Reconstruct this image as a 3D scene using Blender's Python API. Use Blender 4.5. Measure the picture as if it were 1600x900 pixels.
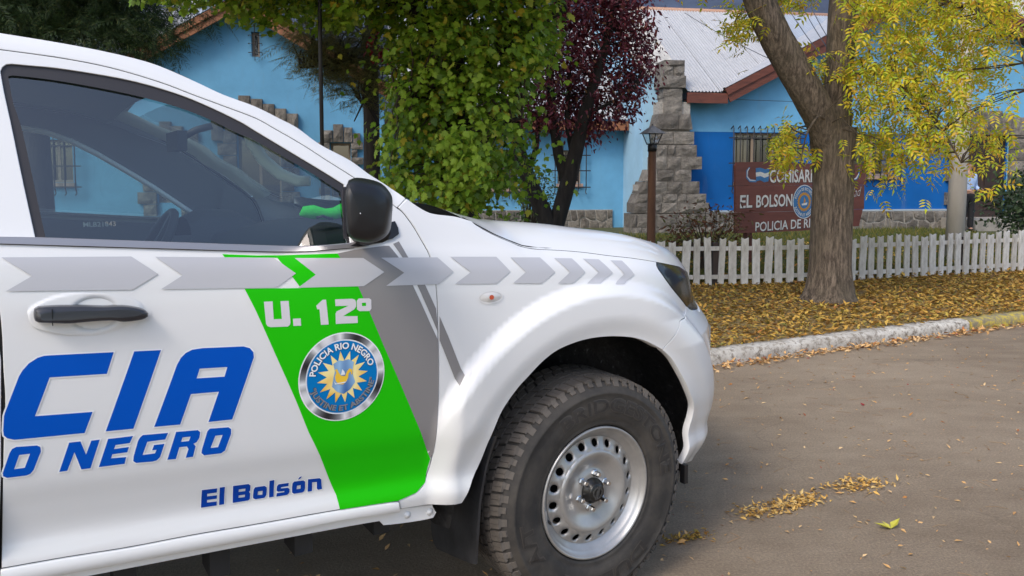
import bpy, bmesh, math, random
import numpy as np
from mathutils import Vector, Matrix
from mathutils.geometry import delaunay_2d_cdt

for _o in list(bpy.data.objects): bpy.data.objects.remove(_o)
SC = bpy.context.scene
COL = SC.collection
rng = random.Random(7)
nrg = np.random.default_rng(7)

# ------------------------------------------------------------------ camera, sky, sun, exposure
EYE = 1.43
cam = bpy.data.cameras.new('camera')
cam_o = bpy.data.objects.new('camera', cam); COL.objects.link(cam_o)
cam.sensor_fit = 'HORIZONTAL'; cam.sensor_width = 36.0; cam.lens = 27.0
cam.shift_y = -86.0 / 1600.0
cam.clip_start = .05; cam.clip_end = 3000
cam_o.location = (0, 0, EYE)
cam_o.rotation_euler = (math.radians(86), 0, 0)
SC.camera = cam_o

SUN_FROM = Vector((-.52, -.72, .95)).normalized()
world = bpy.data.worlds.new("World"); SC.world = world; world.use_nodes = True
wn = world.node_tree.nodes; wl = world.node_tree.links
bg = wn['Background']
sky = wn.new('ShaderNodeTexSky'); sky.sky_type = 'NISHITA'; sky.sun_disc = False
sky.sun_elevation = math.asin(SUN_FROM.z); sky.sun_rotation = math.atan2(SUN_FROM.x, SUN_FROM.y)
sky.air_density = 1.0; sky.dust_density = 2.5; sky.ozone_density = 1.0
wl.new(sky.outputs[0], bg.inputs[0]); bg.inputs[1].default_value = .15
sun = bpy.data.lights.new('sun', 'SUN'); sun.energy = .8; sun.angle = math.radians(16); sun.color = (1, .95, .87)
sun_o = bpy.data.objects.new('sun', sun); COL.objects.link(sun_o)
sun_o.rotation_euler = (-SUN_FROM).to_track_quat('-Z', 'Y').to_euler()
SC.view_settings.view_transform = 'Standard'; SC.view_settings.look = 'None'
SC.view_settings.exposure = .94; SC.view_settings.gamma = 1.0
try: SC.view_settings.use_curve_mapping = False
except Exception: pass
SC.cycles.max_bounces = 10; SC.cycles.transparent_max_bounces = 16
try: SC.cycles.use_denoising = True
except Exception: pass

# ------------------------------------------------------------------ materials
def lin(c):
    return tuple(((v / 255) / 12.92 if v / 255 <= .04045 else ((v / 255 + .055) / 1.055) ** 2.4) for v in c)

class NT:
    def __init__(s, name):
        s.m = bpy.data.materials.new(name); s.m.use_nodes = True
        s.n = s.m.node_tree.nodes; s.l = s.m.node_tree.links
        s.b = s.n['Principled BSDF']; s.out = s.n['Material Output']
    def node(s, t, **kw):
        k = s.n.new(t)
        for a, v in kw.items():
            if a in k.inputs: k.inputs[a].default_value = v
            else: setattr(k, a, v)
        return k
    def coord(s, scale=(1, 1, 1), kind='Object'):
        tc = s.n.new('ShaderNodeTexCoord'); mp = s.n.new('ShaderNodeMapping'); mp.inputs['Scale'].default_value = scale
        s.l.new(tc.outputs[kind], mp.inputs[0]); return mp.outputs[0]
    def noise(s, scale, detail=4, rough=.6, stretch=(1, 1, 1)):
        k = s.n.new('ShaderNodeTexNoise'); k.inputs['Scale'].default_value = scale; k.inputs['Detail'].default_value = detail; k.inputs['Roughness'].default_value = rough
        s.l.new(s.coord(stretch), k.inputs['Vector']); return k.outputs['Fac']
    def ramp(s, fac, stops):
        k = s.n.new('ShaderNodeValToRGB'); e = k.color_ramp.elements
        while len(e) < len(stops): e.new(.5)
        for q, (p, c) in zip(e, stops): q.position = p; q.color = (*c, 1) if len(c) == 3 else c
        s.l.new(fac, k.inputs[0]); return k.outputs[0]
    def mix(s, fac, a, b, mode='MIX'):
        k = s.n.new('ShaderNodeMix'); k.data_type = 'RGBA'; k.blend_type = mode
        for sock, v in ((k.inputs[0], fac), (k.inputs[6], a), (k.inputs[7], b)):
            if hasattr(v, 'links') or hasattr(v, 'is_linked'): s.l.new(v, sock)
            elif isinstance(v, (int, float)): sock.default_value = v
            else: sock.default_value = (*v, 1)
        return k.outputs[2]
    def bump(s, h, strength=.4, dist=.01):
        k = s.n.new('ShaderNodeBump'); k.inputs['Strength'].default_value = strength; k.inputs['Distance'].default_value = dist
        s.l.new(h, k.inputs['Height']); s.l.new(k.outputs[0], s.b.inputs['Normal'])
    def base(s, c): s.l.new(c, s.b.inputs['Base Color'])

def mat(name, c, rough=.5, metal=0., coat=0., spec=.5, var=0., vscale=8., bump=0., bscale=60., bdist=.004, stretch=(1, 1, 1), trans=0.):
    t = NT(name); b = t.b
    b.inputs['Base Color'].default_value = (*c, 1); b.inputs['Roughness'].default_value = rough; b.inputs['Metallic'].default_value = metal
    b.inputs['Coat Weight'].default_value = coat; b.inputs['Coat Roughness'].default_value = .04; b.inputs['Specular IOR Level'].default_value = spec
    if var:
        t.base(t.ramp(t.noise(vscale, 5, .6, stretch), [(.3, tuple(max(0, v * (1 - var)) for v in c)), (.7, tuple(min(1, v * (1 + var)) for v in c))]))
    if bump: t.bump(t.noise(bscale, 4, .6, stretch), bump, bdist)
    return t.m

def leaf_mat(name, stops, rough=.5, trans=.35):
    """Leaf colour differs from leaf to leaf (random per mesh island)."""
    t = NT(name); g = t.n.new('ShaderNodeNewGeometry')
    c = t.ramp(g.outputs['Random Per Island'], stops); t.base(c)
    t.b.inputs['Roughness'].default_value = rough; t.b.inputs['Specular IOR Level'].default_value = .3
    tr = t.n.new('ShaderNodeBsdfTranslucent'); t.l.new(c, tr.inputs[0])
    mx = t.n.new('ShaderNodeMixShader'); mx.inputs[0].default_value = trans
    t.l.new(t.b.outputs[0], mx.inputs[1]); t.l.new(tr.outputs[0], mx.inputs[2]); t.l.new(mx.outputs[0], t.out.inputs[0])
    return t.m

def glass_mat(name, tint, refl=1.0):
    t = NT(name); t.n.remove(t.b)
    tr = t.n.new('ShaderNodeBsdfTransparent'); tr.inputs[0].default_value = (*tint, 1)
    gl = t.n.new('ShaderNodeBsdfGlossy'); gl.inputs['Roughness'].default_value = .0; gl.inputs[0].default_value = (refl, refl, refl, 1)
    lw = t.n.new('ShaderNodeLayerWeight'); lw.inputs[0].default_value = .5            # Schlick's approximation for thin glass, the same from both sides
    pw = t.n.new('ShaderNodeMath'); pw.operation = 'POWER'; pw.inputs[1].default_value = 5; t.l.new(lw.outputs['Facing'], pw.inputs[0])
    ml = t.n.new('ShaderNodeMath'); ml.operation = 'MULTIPLY_ADD'; ml.inputs[1].default_value = .92; ml.inputs[2].default_value = .12; t.l.new(pw.outputs[0], ml.inputs[0])
    mx = t.n.new('ShaderNodeMixShader'); t.l.new(ml.outputs[0], mx.inputs[0]); t.l.new(tr.outputs[0], mx.inputs[1]); t.l.new(gl.outputs[0], mx.inputs[2])
    t.l.new(mx.outputs[0], t.out.inputs[0]); return t.m

# ------------------------------------------------------------------ objects
def obj(name, me, parent=None, m=None, loc=None, rot=None, label=None, cat=None, group=None, kind=None):
    o = bpy.data.objects.new(name, me); COL.objects.link(o)
    if parent is not None: o.parent = parent
    if m is not None and me is not None: me.materials.clear(); me.materials.append(m)
    if loc is not None: o.location = loc
    if rot is not None: o.rotation_euler = rot
    return tag(o, label, cat, group, kind)
def tag(o, label=None, cat=None, group=None, kind=None):
    for k, v in (('label', label), ('category', cat), ('group', group), ('kind', kind)):
        if v: o[k] = v
    return o
def empty(name, loc=(0, 0, 0), rz=0, **kw):
    return obj(name, None, None, None, loc, (0, 0, rz), **kw)

class MB:
    """Collects shapes into one mesh."""
    def __init__(s): s.v = []; s.f = []; s.sm = []
    def add(s, v, f, smooth=False):
        k = len(s.v); s.v += [tuple(p) for p in v]; s.f += [tuple(i + k for i in q) for q in f]; s.sm += [smooth] * len(f); return s
    def box(s, x0, x1, y0, y1, z0, z1):
        v = [(x, y, z) for x in (x0, x1) for y in (y0, y1) for z in (z0, z1)]
        return s.add(v, [(0, 1, 3, 2), (4, 6, 7, 5), (0, 4, 5, 1), (2, 3, 7, 6), (0, 2, 6, 4), (1, 5, 7, 3)])
    def bar(s, a, b, w, h=None):
        """Square bar from a to b."""
        a, b = Vector(a), Vector(b); d = (b - a).normalized(); h = h or w
        u = d.cross(Vector((0, 0, 1)));  u = Vector((1, 0, 0)) if u.length < .05 else u.normalized()
        t = u.cross(d)
        v = [p + u * (i * w / 2) + t * (j * h / 2) for p in (a, b) for i, j in ((-1, -1), (1, -1), (1, 1), (-1, 1))]
        return s.add(v, [(3, 2, 1, 0), (4, 5, 6, 7), (0, 1, 5, 4), (1, 2, 6, 5), (2, 3, 7, 6), (3, 0, 4, 7)])
    def tube(s, pts, rad, n=8, cap=True, jit=0., smooth=True):
        pts = [Vector(p) for p in pts]; R = rad if hasattr(rad, '__len__') else [rad] * len(pts)
        v = []; up = Vector((.13, .2, 1)).normalized(); prev = None
        for i, p in enumerate(pts):
            d = (pts[min(i + 1, len(pts) - 1)] - pts[max(i - 1, 0)]).normalized()
            if prev is None:
                u = d.cross(Vector((1, .1, .05)) if abs(d.x) < .8 else Vector((.05, 1, .1))).normalized()
            else: u = (prev - d * prev.dot(d)).normalized()
            prev = u; w = d.cross(u)
            for k in range(n):
                a = 2 * math.pi * k / n; r = R[i] * (1 + (jit * rng.uniform(-1, 1) if jit else 0))
                v.append(p + (u * math.cos(a) + w * math.sin(a)) * r)
        f = [(i * n + k, i * n + (k + 1) % n, (i + 1) * n + (k + 1) % n, (i + 1) * n + k) for i in range(len(pts) - 1) for k in range(n)]
        if cap: f += [tuple(range(n))[::-1], tuple((len(pts) - 1) * n + k for k in range(n))]
        return s.add(v, f, smooth)
    def lathe(s, prof, n, axis='y', c=(0, 0, 0), smooth=True, closed=False):
        """prof: (radius, offset along axis)."""
        v = []
        for r, o in prof:
            for k in range(n):
                a = 2 * math.pi * k / n; p, q = r * math.cos(a), r * math.sin(a)
                v.append((c[0] + p, c[1] + o, c[2] + q) if axis == 'y' else (c[0] + p, c[1] + q, c[2] + o) if axis == 'z' else (c[0] + o, c[1] + p, c[2] + q))
        m = len(prof)
        f = [(i * n + k, i * n + (k + 1) % n, ((i + 1) % m) * n + (k + 1) % n, ((i + 1) % m) * n + k) for i in range(m if closed else m - 1) for k in range(n)]
        return s.add(v, f, smooth)
    def grid(s, rows, smooth=True, flip=False):
        m, n = len(rows), len(rows[0]); v = [p for r in rows for p in r]
        f = [(i * n + k, i * n + k + 1, (i + 1) * n + k + 1, (i + 1) * n + k) for i in range(m - 1) for k in range(n - 1)]
        if flip: f = [q[::-1] for q in f]
        return s.add(v, f, smooth)
    def mesh(s, name='mesh', recalc=False):
        me = bpy.data.meshes.new(name); me.from_pydata(s.v, [], s.f)
        me.polygons.foreach_set('use_smooth', s.sm)
        if recalc:
            bm = bmesh.new(); bm.from_mesh(me); bmesh.ops.recalc_face_normals(bm, faces=bm.faces); bm.to_mesh(me); bm.free()
        me.update(); return me
    def build(s, name, m, parent=None, recalc=True, **kw):
        return obj(name, s.mesh(name, recalc), parent, m, **kw)

def area(loop): return sum(a[0] * b[1] - b[0] * a[1] for a, b in zip(loop, loop[1:] + loop[:1])) / 2
def inset(loop, d):
    """Moves a closed outline inwards by d."""
    sgn = 1 if area(loop) > 0 else -1; out = []; n = len(loop)
    for i in range(n):
        a, b, c = loop[i - 1], loop[i], loop[(i + 1) % n]
        e1 = (b[0] - a[0], b[1] - a[1]); e2 = (c[0] - b[0], c[1] - b[1])
        l1 = math.hypot(*e1) or 1e-9; l2 = math.hypot(*e2) or 1e-9
        n1 = (-e1[1] / l1, e1[0] / l1); n2 = (-e2[1] / l2, e2[0] / l2)
        m = (n1[0] + n2[0], n1[1] + n2[1]); q = max(.35, (m[0] ** 2 + m[1] ** 2) / 2)
        out.append((b[0] + sgn * d * m[0] / q, b[1] + sgn * d * m[1] / q))
    return out
def inside(loops, P):
    """Even-odd test of points P (n,2)."""
    r = np.zeros(len(P), bool)
    for L in loops:
        A = np.array(L); B = np.roll(A, -1, 0)
        for (x1, y1), (x2, y2) in zip(A, B):
            if y1 == y2: continue
            k = ((y1 > P[:, 1]) != (y2 > P[:, 1])) & (P[:, 0] < (x2 - x1) * (P[:, 1] - y1) / (y2 - y1) + x1)
            r ^= k
    return r
def triangulate(loops, step=0.):
    """2-D triangulation of outlines with holes; interior points every step."""
    pts, edges = [], []
    for L in loops:
        k = len(pts); pts += [Vector(p) for p in L]; edges += [(k + i, k + (i + 1) % len(L)) for i in range(len(L))]
    nb = len(pts)
    if step:
        A = np.array([tuple(p) for p in pts]); lo, hi = A.min(0), A.max(0)
        gx, gy = np.meshgrid(np.arange(lo[0] + step / 2, hi[0], step), np.arange(lo[1] + step / 2, hi[1], step))
        G = np.stack([gx.ravel(), gy.ravel()], 1); G[:, 0] += (np.round((G[:, 1] - lo[1]) / step) % 2) * step / 2
        G = G[inside(loops, G)]
        if len(G):
            keep = np.ones(len(G), bool)
            for i in range(0, len(G), 500):
                dd = ((G[i:i + 500, None] - A[None]) ** 2).sum(2).min(1); keep[i:i + 500] = dd > (.45 * step) ** 2
            pts += [Vector(p) for p in G[keep]]
    v, e, f, ov, oe, of = delaunay_2d_cdt(pts, edges, [], 0, 1e-6)
    V = np.array([tuple(p) for p in v]); F = np.array([q for q in f if len(q) == 3])
    F = F[inside(loops, V[F].mean(1))]
    return V, F

def prism(loops, y0, y1, step=0., fn=None):
    """Flat outline (u, w) with holes given depth: front at y0, back at y1; axes u=x, w=z."""
    V, F = triangulate(loops, step); mb = MB(); P = [(p[0], y0, p[1]) for p in V]; Q = [(p[0], y1, p[1]) for p in V]
    mb.add(P, [tuple(q) if ((V[q[1]] - V[q[0]])[0] * (V[q[2]] - V[q[0]])[1] - (V[q[1]] - V[q[0]])[1] * (V[q[2]] - V[q[0]])[0]) * (1 if y0 < y1 else -1) > 0 else tuple(q[::-1]) for q in F])
    if y1 != y0:
        for L in loops:
            n = len(L); mb.add([(p[0], y0, p[1]) for p in L] + [(p[0], y1, p[1]) for p in L], [(i, n + i, n + (i + 1) % n, (i + 1) % n) for i in range(n)])
    return mb

def text_mesh(body, size=1., shear=0., off=0., space=1.):
    """Letters as a flat mesh: vertices (x, y) and faces."""
    c = bpy.data.curves.new('t', 'FONT'); c.body = body; c.size = size; c.shear = shear; c.offset = off; c.space_character = space; c.resolution_u = 3
    o = bpy.data.objects.new('t', c); COL.objects.link(o); bpy.context.view_layer.update()
    me = bpy.data.meshes.new_from_object(o.evaluated_get(bpy.context.evaluated_depsgraph_get()))
    v = [(p.co.x, p.co.y) for p in me.vertices]; f = [tuple(p.vertices) for p in me.polygons]
    bpy.data.objects.remove(o); bpy.data.meshes.remove(me); bpy.data.curves.remove(c)
    return v, f
def lerp_table(tab, q):
    if q <= tab[0][0]: return tab[0][1]
    for (a, b), (c, e) in zip(tab, tab[1:]):
        if q <= c: return b + (e - b) * (q - a) / (c - a)
    return tab[-1][1]

def smooth_table(tab, q):
    """Monotone cubic through the table (side profile of the body)."""
    n = len(tab)
    if q <= tab[0][0]: return tab[0][1] + (q - tab[0][0]) * (tab[1][1] - tab[0][1]) / (tab[1][0] - tab[0][0])
    if q >= tab[-1][0]: return tab[-1][1] + (q - tab[-1][0]) * (tab[-1][1] - tab[-2][1]) / (tab[-1][0] - tab[-2][0])
    for i in range(n - 1):
        if q <= tab[i + 1][0]: break
    h = tab[i + 1][0] - tab[i][0]
    def slope(j):
        if j <= 0 or j >= n - 1:
            j = 0 if j <= 0 else n - 2
            return (tab[j + 1][1] - tab[j][1]) / (tab[j + 1][0] - tab[j][0])
        return (tab[j + 1][1] - tab[j - 1][1]) / (tab[j + 1][0] - tab[j - 1][0])
    t = (q - tab[i][0]) / h
    m0, m1 = slope(i) * h, slope(i + 1) * h
    t2, t3 = t * t, t * t * t
    return (2*t3 - 3*t2 + 1) * tab[i][1] + (t3 - 2*t2 + t) * m0 + (3*t2 - 2*t3) * tab[i+1][1] + (t3 - t2) * m1

def sstep(a, b, q):
    t = min(1.0, max(0.0, (q - a) / (b - a)))
    return t * t * (3 - 2 * t)

PROFILE = [(.30, .835), (.42, .855), (.515, .884), (.575, .871), (.64, .882), (.70, .897), (.76, .903), (.88, .909), (1.0, .909),
           (1.10, .903), (1.17, .892), (1.215, .876), (1.25, .858), (1.32, .829), (1.45, .777), (1.72, .664), (1.9, .59)]
NOSE_START = [(.30, .20), (.36, .225), (.45, .27), (.55, .295), (.72, .295), (.85, .275), (.95, .185), (1.05, .17), (1.15, .15), (1.25, .12)]
HOOD_LINE = [(-.62, 1.405), (-.45, 1.335), (-.396, 1.302), (-.27, 1.235), (-.195, 1.213), (0, 1.185), (.35, 1.136), (.60, 1.09)]
WHEEL_Z = .3915
REAR_X = -3.15

def ysurf(x, z):
    """Half width of the pickup's side skin at length x and height z."""
    xr = max(-1.65, min(.7, x))
    y = smooth_table(PROFILE, z + .07 * (xr + .6))
    for wx in (0.0, REAR_X):
        r = ((x - wx) ** 2 + (z - WHEEL_Z) ** 2) ** .5
        if r < .8:
            y += .046 * sstep(.714, .660, r) * sstep(-.625, -.53, x - wx) - .016 * sstep(.605, .52, r)
    x0 = lerp_table(NOSE_START, z)
    if x > x0: y -= 1.0 * (x - x0) ** 2
    if x > -.62:
        t = z - lerp_table(HOOD_LINE, x) + .055
        if t > 0: y -= 6.5 * t * t * min(1.0, (x + .62) / .2)
    return y
PILLAR = [(4.14, 4.3, [-0.34, 0.18]),
 (3.93, 4.14, [-0.43, -0.1, 0.18]),
 (3.64, 3.91, [-0.44, 0.2]),
 (3.41, 3.64, [-0.36, 0.13]),
 (3.0, 3.41, [-0.34, 0.13]),
 (2.64, 3.0, [-0.58, 0.03, 0.39]),
 (2.28, 2.57, [-0.52, -0.11, 0.42]),
 (1.98, 2.25, [-0.55, -0.26, -0.05, 0.49]),
 (1.68, 1.97, [-0.59, -0.27, 0.08, 0.62]),
 (1.39, 1.66, [-0.81, -0.51, -0.09, 0.35]),
 (1.09, 1.37, [-0.98, -0.73, -0.27, 0.11, 0.56]),
 (0.86, 1.07, [-1.09, -0.72, -0.38, -0.01, 0.22, 0.73]),
 (0.62, 0.85, [-1.1, -0.75, -0.41, -0.02, 0.81]),
 (0.28, 0.59, [-1.17, -1.03, -0.53, -0.03, 0.46, 0.95]),
 (-0.01, 0.26, [-1.18, -0.91, -0.51, -0.17, 0.4, 0.96])]
TRUCK_AT = (-.20755, 3.23841)
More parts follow.
